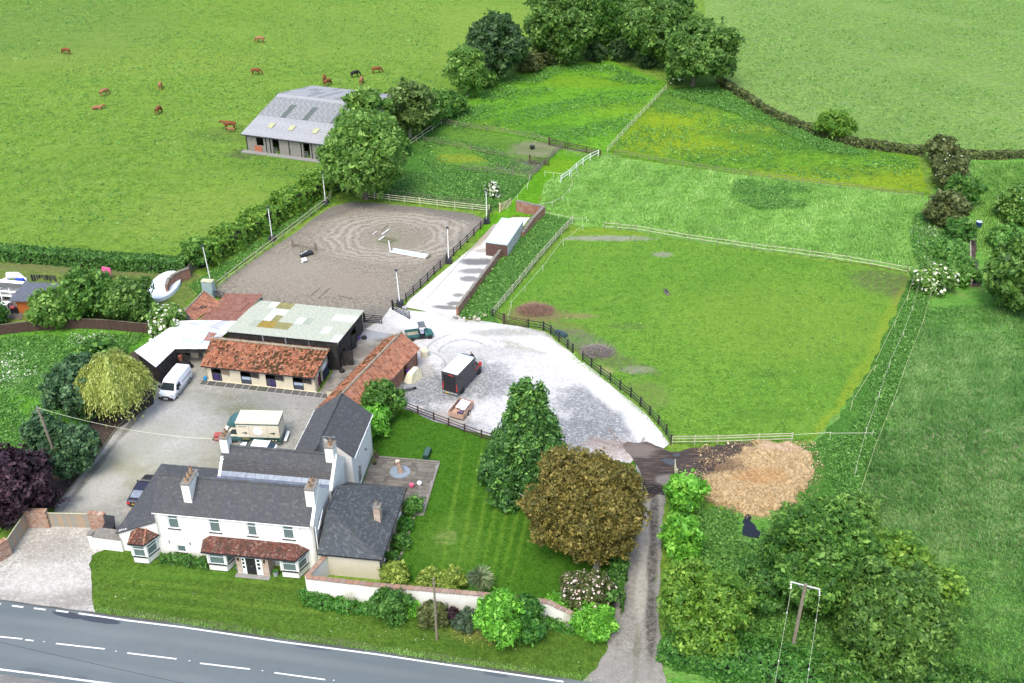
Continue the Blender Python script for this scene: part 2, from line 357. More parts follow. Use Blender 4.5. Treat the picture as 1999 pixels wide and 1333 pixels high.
g_weed = grass('rank_weeds', (.035,.10,.018), (.055,.155,.024), (.095,.21,.04), fine=1.8, big=.1, bump=1)
area('rough_strip_arena', [(640,372),(700,330),(800,268),(905,215),(880,250),(1110,287),(1100,330),(1060,350),(990,405),(957,412),(700,378)], g_weed, .3)
g_pen = grass('pen_grass', (.06,.14,.022), (.085,.19,.025), (.12,.22,.04), fine=1.4, big=.09,
    patches=[(PB(1055,290,5,3.5), (.20,.17,.13), .9), (PB(1020,325,5,3), (.10,.09,.085), .9), (PB(880,310,6,2), (.28,.27,.02), .5), (PB(950,285,14,1.6,-10), (.06,.12,.02), .5)])
area('pen_ground', [(835,270),(880,247),(1105,285),(1080,300),(1035,350),(860,335)], g_pen, .2)
g_lane = grass('lane_grass', (.06,.175,.010), (.085,.235,.012), (.12,.29,.016), fine=1.8, big=.1,
    patches=[(PB(1145,290,4.5,1.6), (.16,.14,.13), .9), (PB(1290,310,16,1.2,-8), (.17,.15,.11), .6), (PB(1100,325,5,3), (.2,.26,.02), .4)])
area('grass_lane', [(1098,288),(1190,297),(1215,305),(1165,312),(1062,358),(1050,395),(1075,425),(1000,420),(955,450),(925,470),(940,430),(990,402),(1040,345)], g_lane, .15)
area('weed_strip_wall', [(1045,415),(1118,430),(963,614),(985,640),(940,632),(893,616),(1000,470)], g_weed, .2)
g_rt = grass('tall_seeding_grass', (.070,.21,.026), (.105,.275,.042), (.155,.33,.07), fine=1.5, big=.06, pale=(.22,.28,.10), bump=1, aniso=(1.8, R(35)),
    patches=[(PB(1900,760,14,12), (.27,.26,.17), .6), (PB(1880,950,18,10), (.25,.24,.16), .65), (PB(1960,880,8,6), (.28,.26,.18), .6), (PB(1850,640,9,8), (.09,.21,.04), .5), (PB(1900,1100,16,10), (.14,.19,.07), .4)])
area('meadow_right', [(1812,385),(1880,300),(2100,310),(3000,330),(3000,1700),(1290,1700),(1290,1290),(1400,1230),(1440,1000),(1590,860),(1700,725),(1780,545),(1810,500)], g_rt, .3)
area('ditch_strip', [(1778,545),(1830,550),(1700,900),(1675,980),(1640,1010),(1440,990),(1560,870),(1600,858),(1700,725)], g_weed, .4)
g_mown = grass('garden_lawn', (.030,.088,.008), (.042,.115,.010), (.055,.14,.014), fine=2.6, big=.12, bump=.35,
    patches=[(PL([(a, 870+(a-870)*.1), (a-45-(a-900)*.1, 1130)], .22, soft=.6, wob=.15), (.13,.22,.025), .55) for a in (905,940,968,992,1016,1038,1060)] +
            [(PB(880,1060,3,4), (.11,.19,.03), .4), (PB(1000,900,2,5,-10), (.03,.09,.01), .3), (PB(910,780,9,1.2,-15), (.10,.22,.02), .4), (PB(870,1050,1,1), (.2,.23,.08), .5)])  # dark strip by the cypress is lawn shadow painted into the grass colour
area('garden_lawn', [(740,830),(786,797),(850,822),(945,848),(1020,880),(1100,870),(1200,885),(1250,890),(1256,930),(1238,980),(1222,1080),(1200,1220),(1060,1180),(860,1150),(700,1110),(640,1000),(735,880),(690,850),(690,790),(720,790)], g_mown, .05)
g_verge = grass('verge_grass', (.040,.088,.011), (.058,.116,.015), (.085,.145,.022), fine=2.4, big=.11, bump=.4,
    patches=[(PL([(a, b), (a+260, b+26)], .25, soft=.6, wob=.2), (.14,.22,.03), .4) for a, b in ((200,1130),(220,1150),(330,1120),(420,1175),(240,1175))] +
            [(PL([(190,1192),(560,1245),(735,1268),(1160,1335)], .55), (.10,.11,.06), .75), (PB(960,1230,4,1.1), (.30,.27,.09), .5), (PB(400,1120,9,1), (.07,.17,.02), .5)])
area('verge_lawn', [(172,1072),(172,1103),(178,1150),(186,1197),(360,1226),(560,1253),(735,1276),(910,1302),(1096,1328),(1160,1345),(1180,1300),(1195,1240),(1206,1170),(1140,1190),(960,1160),(600,1125),(320,1060)], g_verge, .12, .5)
g_neigh = grass('neighbour_lawn', (.085,.13,.03), (.115,.16,.035), (.14,.18,.045), fine=1.6, big=.1, bump=.4, patches=[(PB(250,528,22,1.6,-4), (.13,.11,.07), .7), (PB(330,545,5,2), (.08,.11,.03), .5)])
area('neighbour_lawn', [(-300,490),(0,503),(200,515),(370,525),(420,560),(360,590),(380,628),(300,648),(160,637),(0,650),(-300,690)], g_neigh, .1)
g_wild = grass('wild_garden_grass', (.055,.155,.020), (.09,.235,.026), (.13,.30,.038), fine=1.6, big=.12, bump=1, patches=[(PB(60,720,5,5), (.30,.34,.24), .35), (PB(40,840,8,6), (.08,.22,.02), .5)])
area('wild_garden', [(-500,690),(0,650),(160,637),(300,648),(330,650),(250,690),(310,740),(305,790),(220,840),(110,990),(60,985),(0,1040),(-700,1300)], g_wild, .2)
soil = NT('dark_border_soil', .95, .2); soil.col(soil.ramp(soil.noise(2.5, 6, .7), (.35, (.035,.026,.022)), (.6, (.075,.056,.046)), (.75, (.13,.11,.09)))).bump(soil.noise(9, 4, .7), .8, .05)  # dark bare soil colour, mottled by noise
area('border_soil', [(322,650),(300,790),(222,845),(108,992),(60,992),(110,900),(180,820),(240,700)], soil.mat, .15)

# hard surfaces
def gravel(name, base, grey, patches=(), sp=22, gs=.35, amt=.5, lo=.45):
    t = NT(name, .9, .25)
    c = t.mix(t.ramp(t.noise(sp*.45, 5, .8), (.40, 0.0), (.60, 1.0)), tuple(x*.66 for x in base), tuple(min(.9, x*1.28) for x in base))
    c = t.mix(t.m('MULTIPLY', t.ramp(t.noise(2.1, 8, .85), (.46, 0.0), (.60, 1.0)), .5), c, tuple(x*.72 for x in grey))
    c = t.mix(t.m('MULTIPLY', t.ramp(t.noise(gs, 8, .72), (lo, 0.0), (lo+.2, 1.0)), amt), c, grey)
    c = t.mix(t.m('MULTIPLY', t.ramp(t.noise(1.0, 8, .85, t.mapping(t.pos(), loc=(7,3,0))), (.52, 0.0), (.64, 1.0)), .55), c, tuple(min(.8, x*1.3) for x in base))
    for k, col, st in patches: c = t.mix(t.m('MULTIPLY', t.m('MULTIPLY', k(t), st), t.ramp(t.noise(sp*.16, 8, .88), (.40, .15), (.54, 1.0))), c, col)
    t.col(c); t.bump(t.noise(sp, 3, .7), .6, .03); return t.mat
moss, mossd = (.185,.185,.085), (.10,.105,.05)
m_yard = gravel('pale_yard_gravel', (.285,.28,.245), (.175,.172,.145), [(PB(440,790,4.5,2), mossd, .75), (PB(350,860,4,3), moss, .7), (PB(380,772,2.5,1), mossd, .6), (PB(230,930,3,6,-35), moss, .65),
    (PB(225,905,4,8,-38), (.42,.41,.375), .6), (PB(330,790,6,3), (.36,.36,.34), .5), (PB(290,905,3,2.4), moss, .6), (PB(250,885,2,5,-35), moss, .5), (PB(300,850,2,5,-35), mossd, .45), (PB(500,800,3,1.5), mossd, .4), (PB(400,900,4,2), moss, .4), (PB(180,960,3,3), (.36,.355,.33), .7), (PB(330,850,5,6,20), (.37,.37,.36), .6), (PL([(130,985),(230,860),(290,790)], .35), (.08,.07,.055), .8), (PB(145,975,1,.5), (.12,.11,.10), .6), (PB(560,780,6,2), (.20,.20,.195), .6)], amt=.6)
area('yard_gravel', [(315,715),(340,680),(420,680),(410,745),(640,775),(680,780),(760,660),(700,640),(640,800),(640,900),(560,900),(420,960),(240,1040),(200,1040),(105,1003),(112,985),(222,843),(300,789)], m_yard, .15)
m_drive = gravel('pale_drive_gravel', (.38,.37,.335), (.24,.225,.19), [(PB(100,1070,3,2), (.22,.19,.15), .5), (PB(150,1170,2,1.2), (.17,.155,.13), .7), (PB(60,1170,5,.8,-8), (.23,.21,.19), .7), (PB(90,1130,4,2), (.46,.44,.40), .5)], sp=9, gs=.5, amt=.35)
area('entrance_drive', [(-60,1095),(8,1092),(60,1024),(110,1008),(215,1030),(230,1060),(180,1085),(174,1103),(180,1150),(187,1198),(110,1192),(0,1178),(-120,1165)], m_drive, .12, .5)
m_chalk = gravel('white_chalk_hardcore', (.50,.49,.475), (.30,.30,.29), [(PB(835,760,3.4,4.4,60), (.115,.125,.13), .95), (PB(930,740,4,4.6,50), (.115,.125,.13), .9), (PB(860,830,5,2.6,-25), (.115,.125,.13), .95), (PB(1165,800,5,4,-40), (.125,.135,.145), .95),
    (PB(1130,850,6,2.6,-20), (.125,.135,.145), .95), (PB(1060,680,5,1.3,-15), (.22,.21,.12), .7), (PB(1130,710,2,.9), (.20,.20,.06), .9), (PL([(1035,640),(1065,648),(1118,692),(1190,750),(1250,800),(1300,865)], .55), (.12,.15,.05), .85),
    (PB(1210,880,4,1.6,-20), (.30,.22,.17), .7), (PL([(1190,840),(1205,860),(1230,880)], .28), (.15,.11,.09), .8), (PL([(1150,855),(1190,868),(1240,880)], .28), (.17,.12,.10), .7), (PB(760,640,4,2.5), (.28,.27,.25), .7),
    (PA(905,690,4.6,.22,20,200), (.20,.195,.185), .7), (PA(905,690,3.0,.22,20,200), (.20,.195,.185), .7), (PA(815,715,3.3,.22,-20,120), (.20,.195,.185), .7), (PA(1195,848,3.4,.25,-80,20), (.10,.08,.065), .8),
    (PL([(1010,655),(1080,680),(1150,735),(1230,805),(1280,855)], 1.5, wob=.5), (.62,.61,.59), .9), (PL([(790,630),(870,640),(960,650)], 1.8, wob=.5), (.60,.59,.57), .7), (PB(880,815,2,1.6), (.36,.32,.29), .7), (PB(820,720,1.8,2), (.27,.25,.21), .8), (PB(930,625,3,1), (.18,.19,.11), .5), (PB(980,650,4,.7), (.15,.16,.09), .5), (PB(1010,650,6,1.2), (.22,.22,.19), .6), (PB(950,690,5,1.5), (.30,.29,.27), .6)], amt=.6, lo=.50)
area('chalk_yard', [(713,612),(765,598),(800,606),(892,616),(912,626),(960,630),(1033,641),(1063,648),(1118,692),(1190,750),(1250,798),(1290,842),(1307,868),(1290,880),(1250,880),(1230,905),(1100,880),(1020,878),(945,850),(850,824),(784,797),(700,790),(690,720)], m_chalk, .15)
m_pad = NT('pale_concrete_slab', .8, .3)
cc = m_pad.mix(m_pad.ramp(m_pad.noise(.8, 6, .7), (.35, 0.0), (.65, 1.0)), (.44,.43,.40), (.56,.55,.52))
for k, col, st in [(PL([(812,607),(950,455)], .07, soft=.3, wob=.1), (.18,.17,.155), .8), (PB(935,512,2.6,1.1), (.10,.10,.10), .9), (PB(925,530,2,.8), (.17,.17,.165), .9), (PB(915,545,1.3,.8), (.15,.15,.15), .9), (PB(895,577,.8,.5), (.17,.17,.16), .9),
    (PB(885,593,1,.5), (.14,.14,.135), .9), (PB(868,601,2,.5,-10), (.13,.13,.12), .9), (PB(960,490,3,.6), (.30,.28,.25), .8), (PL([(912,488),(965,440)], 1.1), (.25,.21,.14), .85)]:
    cc = m_pad.mix(m_pad.m('MULTIPLY', k(m_pad), st), cc, col)
m_pad.col(cc).bump(m_pad.noise(6, 4), .15, .02)
area('concrete_pad', [(790,600),(800,585),(920,485),(962,440),(1000,425),(1035,425),(975,502),(893,616),(850,612)], m_pad.mat, .03, 3)
m_cor = NT('wet_yard_concrete', .6, .4)
cc = m_cor.ramp(m_cor.noise(.7, 6, .7), (.36, (.12,.11,.095)), (.5, (.20,.185,.155)), (.64, (.27,.25,.22)))
cc = m_cor.mix(m_cor.m('MULTIPLY', PB(700,688,1.6,1.2)(m_cor), .8), cc, (.14,.12,.10)); cc = m_cor.mix(m_cor.m('MULTIPLY', PB(728,655,2.2,1.1,20)(m_cor), .85), cc, (.24,.25,.26))
m_cor.col(cc)
area('stable_passage', [(618,775),(640,742),(700,640),(716,644),(775,655),(745,690),(685,795)], m_cor.mat, .03, 3)
# arena sand with riding rings
m_ar = NT('arena_sand_and_rubber', .95, .2)
p = m_ar.pos(); base = m_ar.ramp(m_ar.noise(5.5, 7, .82), (.37, (.074,.063,.047)), (.47, (.185,.162,.125)), (.60, (.32,.285,.225)))
base = m_ar.mix(m_ar.m('MULTIPLY', m_ar.ramp(m_ar.noise(1.9, 8, .85), (.50, 0.0), (.60, 1.0)), .55), base, (.06,.055,.046))
cr = G(775, 462); q = m_ar.n('ShaderNodeVectorMath', operation='SUBTRACT'); m_ar.L(p, q.inputs[0]); q.inputs[1].default_value = cr
d0 = m_ar.n('ShaderNodeVectorMath', operation='LENGTH'); m_ar.L(m_ar.mapping(q.outputs[0], (.75, 1, 0)), d0.inputs[0])
dd = m_ar.m('ADD', d0.outputs['Value'], m_ar.m('MULTIPLY', m_ar.noise(.22, 4, .6), 3.6))
ring = m_ar.m('MULTIPLY', m_ar.m('ADD', m_ar.m('SINE', m_ar.m('MULTIPLY', dd, 6.2)), 1.0), .5)
ring = m_ar.m('MULTIPLY', ring, m_ar.m('MULTIPLY', m_ar.sstep(dd, 4.5, 7.0), m_ar.m('SUBTRACT', 1.0, m_ar.sstep(dd, 8.5, 12))))
c = m_ar.mix(m_ar.m('MULTIPLY', ring, .55), base, (.36,.33,.28))
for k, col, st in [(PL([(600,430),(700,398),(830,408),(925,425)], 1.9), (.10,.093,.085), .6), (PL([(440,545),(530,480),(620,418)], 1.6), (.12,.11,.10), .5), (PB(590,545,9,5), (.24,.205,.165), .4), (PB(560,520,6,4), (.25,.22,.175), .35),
    (PB(735,622,3,3), (.11,.105,.095), .5), (PB(780,470,3.4,3), (.19,.18,.125), .5), (PB(757,470,1.5,.9), (.10,.12,.045), .6), (PB(700,560,5,3), (.22,.185,.15), .5), (PL([(930,435),(880,495),(800,570),(755,600)], 1.2), (.14,.13,.115), .4)]:
    c = m_ar.mix(m_ar.m('MULTIPLY', k(m_ar), st), c, col)
m_ar.col(c); m_ar.bump(m_ar.m('ADD', m_ar.noise(7, 5, .8), m_ar.m('MULTIPLY', ring, .8)), .8, .08)
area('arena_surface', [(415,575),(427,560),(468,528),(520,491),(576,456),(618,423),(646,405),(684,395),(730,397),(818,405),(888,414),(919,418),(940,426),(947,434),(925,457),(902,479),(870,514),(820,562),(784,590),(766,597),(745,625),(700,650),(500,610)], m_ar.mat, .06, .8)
# track to the right of the garden
m_tr = gravel('stony_track', (.23,.22,.195), (.14,.13,.115), [(PL([(1238,960),(1225,1060),(1205,1150),(1195,1220),(1178,1333)], .5), (.23,.215,.19), .6), (PL([(1262,1000),(1255,1100),(1248,1215)], .5, wob=.35), (.33,.31,.27), .85),
    (PL([(1278,960),(1275,1060),(1272,1150),(1270,1290)], .45), (.045,.04,.035), .9), (PL([(1245,1230),(1240,1333)], .3), (.08,.085,.035), .6), (PB(1230,1320,3,2), (.22,.205,.185), .5)], sp=14, amt=.4)
area('farm_track', [(1235,890),(1250,940),(1236,1000),(1222,1080),(1208,1150),(1197,1210),(1186,1265),(1165,1305),(1120,1345),(1300,1345),(1291,1290),(1287,1200),(1290,1100),(1293,1030),(1300,960),(1318,890)], m_tr, .12, .5)
m_mud = NT('churned_mud', .65, .4)
mp = m_mud.mapping(m_mud.pos(), (.35, 2.6, 1), R(8))
c = m_mud.ramp(m_mud.noise(1.4, 7, .75, mp), (.34, (.018,.012,.010)), (.5, (.048,.032,.025)), (.66, (.13,.09,.065)))
c = m_mud.mix(m_mud.m('MULTIPLY', PB(1304,938,1.2,.8)(m_mud), .6), c, (.25,.23,.20))
c = m_mud.mix(m_mud.m('MULTIPLY', PB(1240,880,2.4,1.2)(m_mud), .5), c, (.26,.21,.18))
m_mud.col(c); m_mud.bump(m_mud.noise(1.4, 7, .75, mp), 1.0, .2)
area('mud_gateway', [(1215,868),(1262,862),(1310,884),(1400,868),(1470,866),(1480,900),(1500,960),(1420,975),(1370,940),(1310,925),(1296,960),(1262,975),(1250,920)], m_mud.mat, .3, .6)
def puddle(name, px, rag=.08, col=(.06,.065,.07)):
    t = NT(name+'_water', .12, .4); t.col(col)
    o = area(name, px, t.mat, rag, .3, kind='structure'); return o
puddle('puddle', [(1290,899),(1300,896),(1318,899),(1318,907),(1310,910),(1300,906)])
puddle('puddle', [(1312,888),(1325,886),(1328,891),(1318,893)])
area('footpath_soil', [(1892,440),(1908,442),(1905,500),(1915,560),(1896,562),(1893,500)], soil.mat, .2, .5)

# road
m_rd = NT('road_asphalt', .7, .3)
c = m_rd.mix(m_rd.ramp(m_rd.noise(.25, 4, .5, m_rd.mapping(m_rd.pos(), (.2, 1, 1), R(-8))), (.3, 0.0), (.7, 1.0)), (.100,.122,.126), (.135,.155,.158))
c = m_rd.mix(m_rd.m('MULTIPLY', m_rd.ramp(m_rd.noise(40, 2, .7), (.35, 0.0), (.7, 1.0)), .35), c, (.06,.067,.074))
c = m_rd.mix(m_rd.m('MULTIPLY', m_rd.ramp(m_rd.noise(1.3, 7, .8), (.50, 0.0), (.62, 1.0)), .25), c, (.085,.10,.105))
for k, col, st in [(PL([(0,1171),(154,1193),(360,1221),(560,1250),(735,1273),(910,1299),(1096,1326)], .20, soft=.5, wob=.12), (.055,.05,.04), .8), (PL([(0,1208),(300,1246),(800,1318)], .45, soft=.7, wob=.1), (.155,.17,.172), .4), (PL([(0,1275),(300,1317),(420,1333)], .45, soft=.7, wob=.1), (.155,.17,.172), .4), (PL([(110,1197),(160,1207),(230,1217)], .32, soft=.12, wob=.25), (.028,.034,.05), .85), (PL([(580,1262),(640,1270)], .2, soft=.12), (.06,.07,.09), .7), (PL([(950,1316),(990,1322)], .2, soft=.12), (.06,.07,.09), .7), (PB(70,1312,1.3,.3,-8), (.08,.09,.10), .7), (PB(160,1325,.7,.25,-8), (.08,.09,.10), .7)]:
    c = m_rd.mix(m_rd.m('MULTIPLY', k(m_rd), st), c, col)
m_rd.col(c); m_rd.bump(m_rd.noise(30, 2), .2, .01)
e0, e1 = G(0, 1170), G(1160, 1340)
dr = (e1-e0).normalized()
area('road', None, m_rd.mat, .05, 1, pts=[G(0,1172)-dr*60-Vector((0,.0,0)), G(0,1172), G(154,1193), G(360,1219), G(560,1249), G(735,1272), G(910,1298), G(1096,1325), G(1165,1335), G(1165,1335)+dr*60, G(1165,1700)+dr*60, G(0,1312.5)-dr*60-Vector((0,3,0))])
m_pv = gravel('worn_layby', (.19,.185,.175), (.10,.10,.095), [(PB(40,1325,1.2,.5), (.12,.12,.11), .6), (PB(100,1335,1.4,.5), (.12,.12,.11), .6)], sp=20)
area('footway', None, m_pv, .04, 1, pts=[G(0,1318)-dr*60, G(0,1318), G(140,1338), G(140,1338)+dr*60, G(140,1700)+dr*60, G(0,1700)-dr*60])
LAY[0] += 1; zr = .004*LAY[0]
m_ln = NT('road_paint', .7, .3); cl = m_ln.mix(m_ln.ramp(m_ln.noise(7, 5, .8), (.40, 0.0), (.55, 1.0)), (.45,.46,.46), (.74,.75,.74)); m_ln.col(cl)
def stripe(px, w, name='road_marking'):
    p = gl(px); a = M()
    for i in range(len(p)-1):
        d = (p[i+1]-p[i]).normalized(); n = Vector((-d.y, d.x, 0))*w/2
        a.add([(*(p[i]-n).xy, zr), (*(p[i+1]-n).xy, zr), (*(p[i+1]+n).xy, zr), (*(p[i]+n).xy, zr)], [(0,1,2,3)])
    return tag(a.obj(name, m_ln.mat), kind='structure')
for q in ([(-10,1179),(2,1181)], [(24,1184),(46,1187)], [(67,1189),(90,1192)], [(110,1193.5),(134,1197)]): stripe(q, .16)
stripe([(154,1199),(250,1213),(360,1226.5),(560,1256),(735,1279),(910,1305),(1000,1318),(1100,1332.5)], .15)
for q in ([(0,1244.5),(44,1249)], [(50,1250.5),(66,1252.5)], [(110,1258),(205,1268.5)], [(249,1276.5),(345,1288)], [(391,1296.5),(488.5,1308)], [(536,1315),(635,1328.5)]): stripe(q, .13)
for i, q in enumerate(((86.6,1254.6),(227,1273),(370.6,1291.7),(512.6,1311),(652,1330))):
    p_ = G(*q); r_ = thing('road_stud', ['first road stud after the broken centre line at the left frame edge','second road stud from the left in the centre line gaps','third road stud along, below the brick porch','fourth road stud along, below the garden wall corner','last road stud before the road leaves the bottom frame edge'][i], 'road stud', (p_.x, p_.y, zr), R(-8), 'road studs along the centre line'); M().box(-.09,.09,-.05,.05,0,.02).obj('stud_body', MT['galv'], r_); M().box(-.05,.05,-.052,-.051,.004,.018).box(-.04,.04,-.03,.03,.021,.024).obj('reflector', MT['white'], r_)
stripe([(-10,1307),(60,1316),(192,1333.5),(260,1342)], .17)
# ---------------------------------------------------------------- foliage
def cards(P, N, size, asp=.52, curl=0.0):
    """leaf faces: P centres, N facing directions"""
    n = len(P); N = N/np.linalg.norm(N, axis=1, keepdims=True)
    a = np.cross(N, rng.normal(size=(n, 3))); a /= np.linalg.norm(a, axis=1, keepdims=True); b = np.cross(N, a)
    s = (size*(.42+rng.gamma(3, .2, n)))[:, None] if np.isscalar(size) else size[:, None]
    V = np.stack([P-a*s, P-b*s*asp, P+a*s, P+b*s*asp], 1)
    return V.reshape(-1, 3)
SPR = [None]
def quadmesh(name, V, mats, extra=None):
    n = len(V)//4; me = bpy.data.meshes.new(name)
    me.vertices.add(len(V)); me.vertices.foreach_set('co', V.astype(np.float32).ravel())
    me.loops.add(len(V)); me.loops.foreach_set('vertex_index', np.arange(len(V), dtype=np.int32))
    me.polygons.add(n); me.polygons.foreach_set('loop_start', np.arange(0, len(V), 4, dtype=np.int32))
    for m in (mats if isinstance(mats, (list, tuple)) else [mats]): me.materials.append(m)
    if extra is not None: me.polygons.foreach_set('material_index', extra.astype(np.int32))
    at = me.attributes.new('spray', 'FLOAT', 'FACE'); sp = SPR[0]; SPR[0] = None
    if sp is None or len(sp) > n: sp = rng.uniform(0, 1, n)
    if len(sp) < n: sp = np.concatenate([sp, rng.uniform(0, 1, n-len(sp))])
    at.data.foreach_set('value', sp.astype(np.float32))
    me.update(calc_edges=True); return me
def trimesh(name, V, mt):
    n = len(V)//3; me = bpy.data.meshes.new(name)
    me.vertices.add(len(V)); me.vertices.foreach_set('co', V.astype(np.float32).ravel())
    me.loops.add(len(V)); me.loops.foreach_set('vertex_index', np.arange(len(V), dtype=np.int32))
    me.polygons.add(n); me.polygons.foreach_set('loop_start', np.arange(0, len(V), 3, dtype=np.int32))
    me.materials.append(mt); at = me.attributes.new('spray', 'FLOAT', 'FACE'); c = V.reshape(-1, 3, 3)[:, 0]
    at.data.foreach_set('value', np.clip(.5+.3*clumpf(c[:,0], c[:,1], .5, 77)+rng.normal(size=n)*.15, 0, 1).astype(np.float32))
    me.update(calc_edges=True); return me
def shell(c, r, n, lo=.55, down=True):
    """points and outward normals through the outer shell of an ellipsoid"""
    d = rng.normal(size=(n, 3)); d /= np.linalg.norm(d, axis=1, keepdims=True)
    if not down: d[:, 2] = np.abs(d[:, 2])
    k = rng.uniform(lo**3, 1, n)**(1/3)
    r = np.array(r, float)
    return np.array(c)+d*r*k[:, None], d/r*r.mean()
TREECOUNT = [0]
LM = {}
LM['ash'] = leafmat('ash_leaves', (0.0706, 0.1766, 0.0254), (0.1364, 0.267, 0.0403), (0.2825, 0.4294, 0.113))
LM['mid'] = leafmat('hedgerow_leaves', (0.0367, 0.1201, 0.0169), (0.089, 0.2076, 0.0308), (0.226, 0.3955, 0.0735))
LM['dark'] = leafmat('dark_sycamore_leaves', (0.0233, 0.0621, 0.0198), (0.0516, 0.1158, 0.0299), (0.1297, 0.217, 0.0746))
LM['olive'] = leafmat('olive_leaves', (0.0706, 0.1342, 0.0282), (0.1186, 0.1958, 0.0415), (0.2147, 0.3051, 0.0904))
LM['oak'] = leafmat('broad_field_leaves', (0.0565, 0.1342, 0.0226), (0.1009, 0.2076, 0.0332), (0.2034, 0.339, 0.0735))
LM['conifer'] = leafmat('cypress_sprays', (0.0274, 0.0885, 0.0183), (0.064, 0.1729, 0.0307), (0.2318, 0.4148, 0.0732), .15)
LM['coniferblue'] = leafmat('blue_green_sprays', (0.0249, 0.0699, 0.0282), (0.0547, 0.123, 0.0424), (0.1145, 0.2025, 0.0814), .15)
LM['willow'] = leafmat('willow_leaves', (0.22, 0.29, 0.05), (0.4, 0.46, 0.1), (0.56, 0.6, 0.24), .4)
LM['copper'] = leafmat('copper_leaves', (0.085, 0.085, 0.02), (0.19, 0.155, 0.032), (0.34, 0.28, 0.075), .3)
LM['purple'] = leafmat('purple_leaves', (0.02, 0.009, 0.015), (0.042, 0.018, 0.028), (0.08, 0.038, 0.052), .15)
LM['bright'] = leafmat('bright_laurel_leaves', (0.0699, 0.2331, 0.0198), (0.1443, 0.4053, 0.0324), (0.3051, 0.6, 0.0949), .3)
LM['lime'] = leafmat('lime_shrub_leaves', (0.1321, 0.2175, 0.0311), (0.2582, 0.3474, 0.0523), (0.4424, 0.4918, 0.122), .3)
LM['box'] = leafmat('shrub_leaves', (0.0388, 0.1243, 0.0198), (0.079, 0.2027, 0.0299), (0.1525, 0.3037, 0.0678))
LM['bluegreen'] = leafmat('bluish_shrub_leaves', (0.0544, 0.101, 0.0537), (0.0911, 0.1448, 0.0747), (0.1678, 0.217, 0.1288))
LM['hawthorn'] = leafmat('hawthorn_leaves', (0.0706, 0.1836, 0.0198), (0.1424, 0.2788, 0.0308), (0.2825, 0.4294, 0.0678))
LM['ivy'] = leafmat('ivy_leaves', (0.0342, 0.1398, 0.0198), (0.0683, 0.2099, 0.0274), (0.145, 0.3182, 0.061))
LM['weed'] = leafmat('nettle_leaves', (0.0699, 0.1942, 0.0311), (0.1139, 0.275, 0.0424), (0.2136, 0.3905, 0.0949))
LM['brownbush'] = leafmat('brownish_bush_leaves', (0.0653, 0.0932, 0.0282), (0.1215, 0.152, 0.0424), (0.2136, 0.2314, 0.0881))
LM['grassblade'] = leafmat('meadow_blades', (0.13, 0.29, 0.04), (0.21, 0.41, 0.07), (0.34, 0.5, 0.17), .3)
LM['seed'] = leafmat('seeding_blades', (0.06, 0.19, 0.03), (0.12, 0.28, 0.055), (0.25, 0.34, 0.14), .3)
LM['grassy'] = leafmat('grassy_clump_leaves', (0.0494, 0.1695, 0.0226), (0.0712, 0.2254, 0.0285), (0.1356, 0.3164, 0.0565))
LM['yellowpetal'] = leafmat('yellow_petals', (.40,.36,.10), (.55,.48,.14), (.62,.42,.14))
LM['flower'] = leafmat('white_blossom', (.55,.57,.42), (.66,.67,.55), (.78,.78,.68), .2)
LM['pinkflower'] = leafmat('pale_rose_blossom', (.62,.45,.42), (.72,.58,.54), (.80,.70,.66), .2)
def lobes(kind, r, h, seed, n=None):
    """crown as overlapping lobes: list of (centre, radii)"""
    q = random.Random(seed); out = []
    if kind == 'cone':
        tops = [(0,0,1.0), (.28*r,.1*r,.93), (-.25*r,-.05*r,.95), (.05*r,-.3*r,.88), (-.1*r,.3*r,.9)]
        for lv in range(9):
            f = lv/9; rr = r*(1-f**1.55)*.98+.08*r; m = max(3, int(11*(1-f)))
            for k in range(m):
                a = 2*math.pi*(k+q.random()*.8)/m+lv; d = rr*.72*q.uniform(.82,1.08); s = r*q.uniform(.20,.30)*(1-.25*f)
                out.append(((math.cos(a)*d, math.sin(a)*d, h*(.08+.78*f)+q.uniform(-.2,.2)), (s, s, s*1.75)))
        for x, y, f in tops:
            out.append(((x, y, h*f*.86), (r*.17, r*.17, h*.09))); out.append(((x, y, h*f*.95), (r*.09, r*.09, h*.07)))
        out.append(((0,0,h*.42), (r*.6, r*.6, h*.36)))
        return out
    base = .06*h if kind in ('bush', 'low') else .12*h
    top = h; cz = (base+top)/2; hh = (top-base)/2
    n = n or {'bush': 18, 'low': 14, 'round': 36, 'open': 30, 'flat': 30}[kind]
    for i in range(n):
        z = 1-2*(i+.5)/n; a = i*2.39996+q.uniform(-.6,.6); rr = math.sqrt(max(0, 1-z*z))
        big = i % 3 == 0; k = q.uniform(.42,.62) if big else q.uniform(.60,.90); s = q.uniform(.36,.48) if big else q.uniform(.16,.30)
        zz = cz+z*hh*(.62 if big else .80) if kind != 'flat' else cz+max(z, -.35)*hh*(.66 if big else .84)
        out.append(((math.cos(a)*rr*r*k, math.sin(a)*rr*r*k, zz+q.uniform(-.06,.06)*h), (r*s, r*s*q.uniform(.85,1.15), min(r*s*q.uniform(.6,.95), hh*.8))))
    out.append(((0,0,cz), (r*.5, r*.5, hh*.62)))
    return out
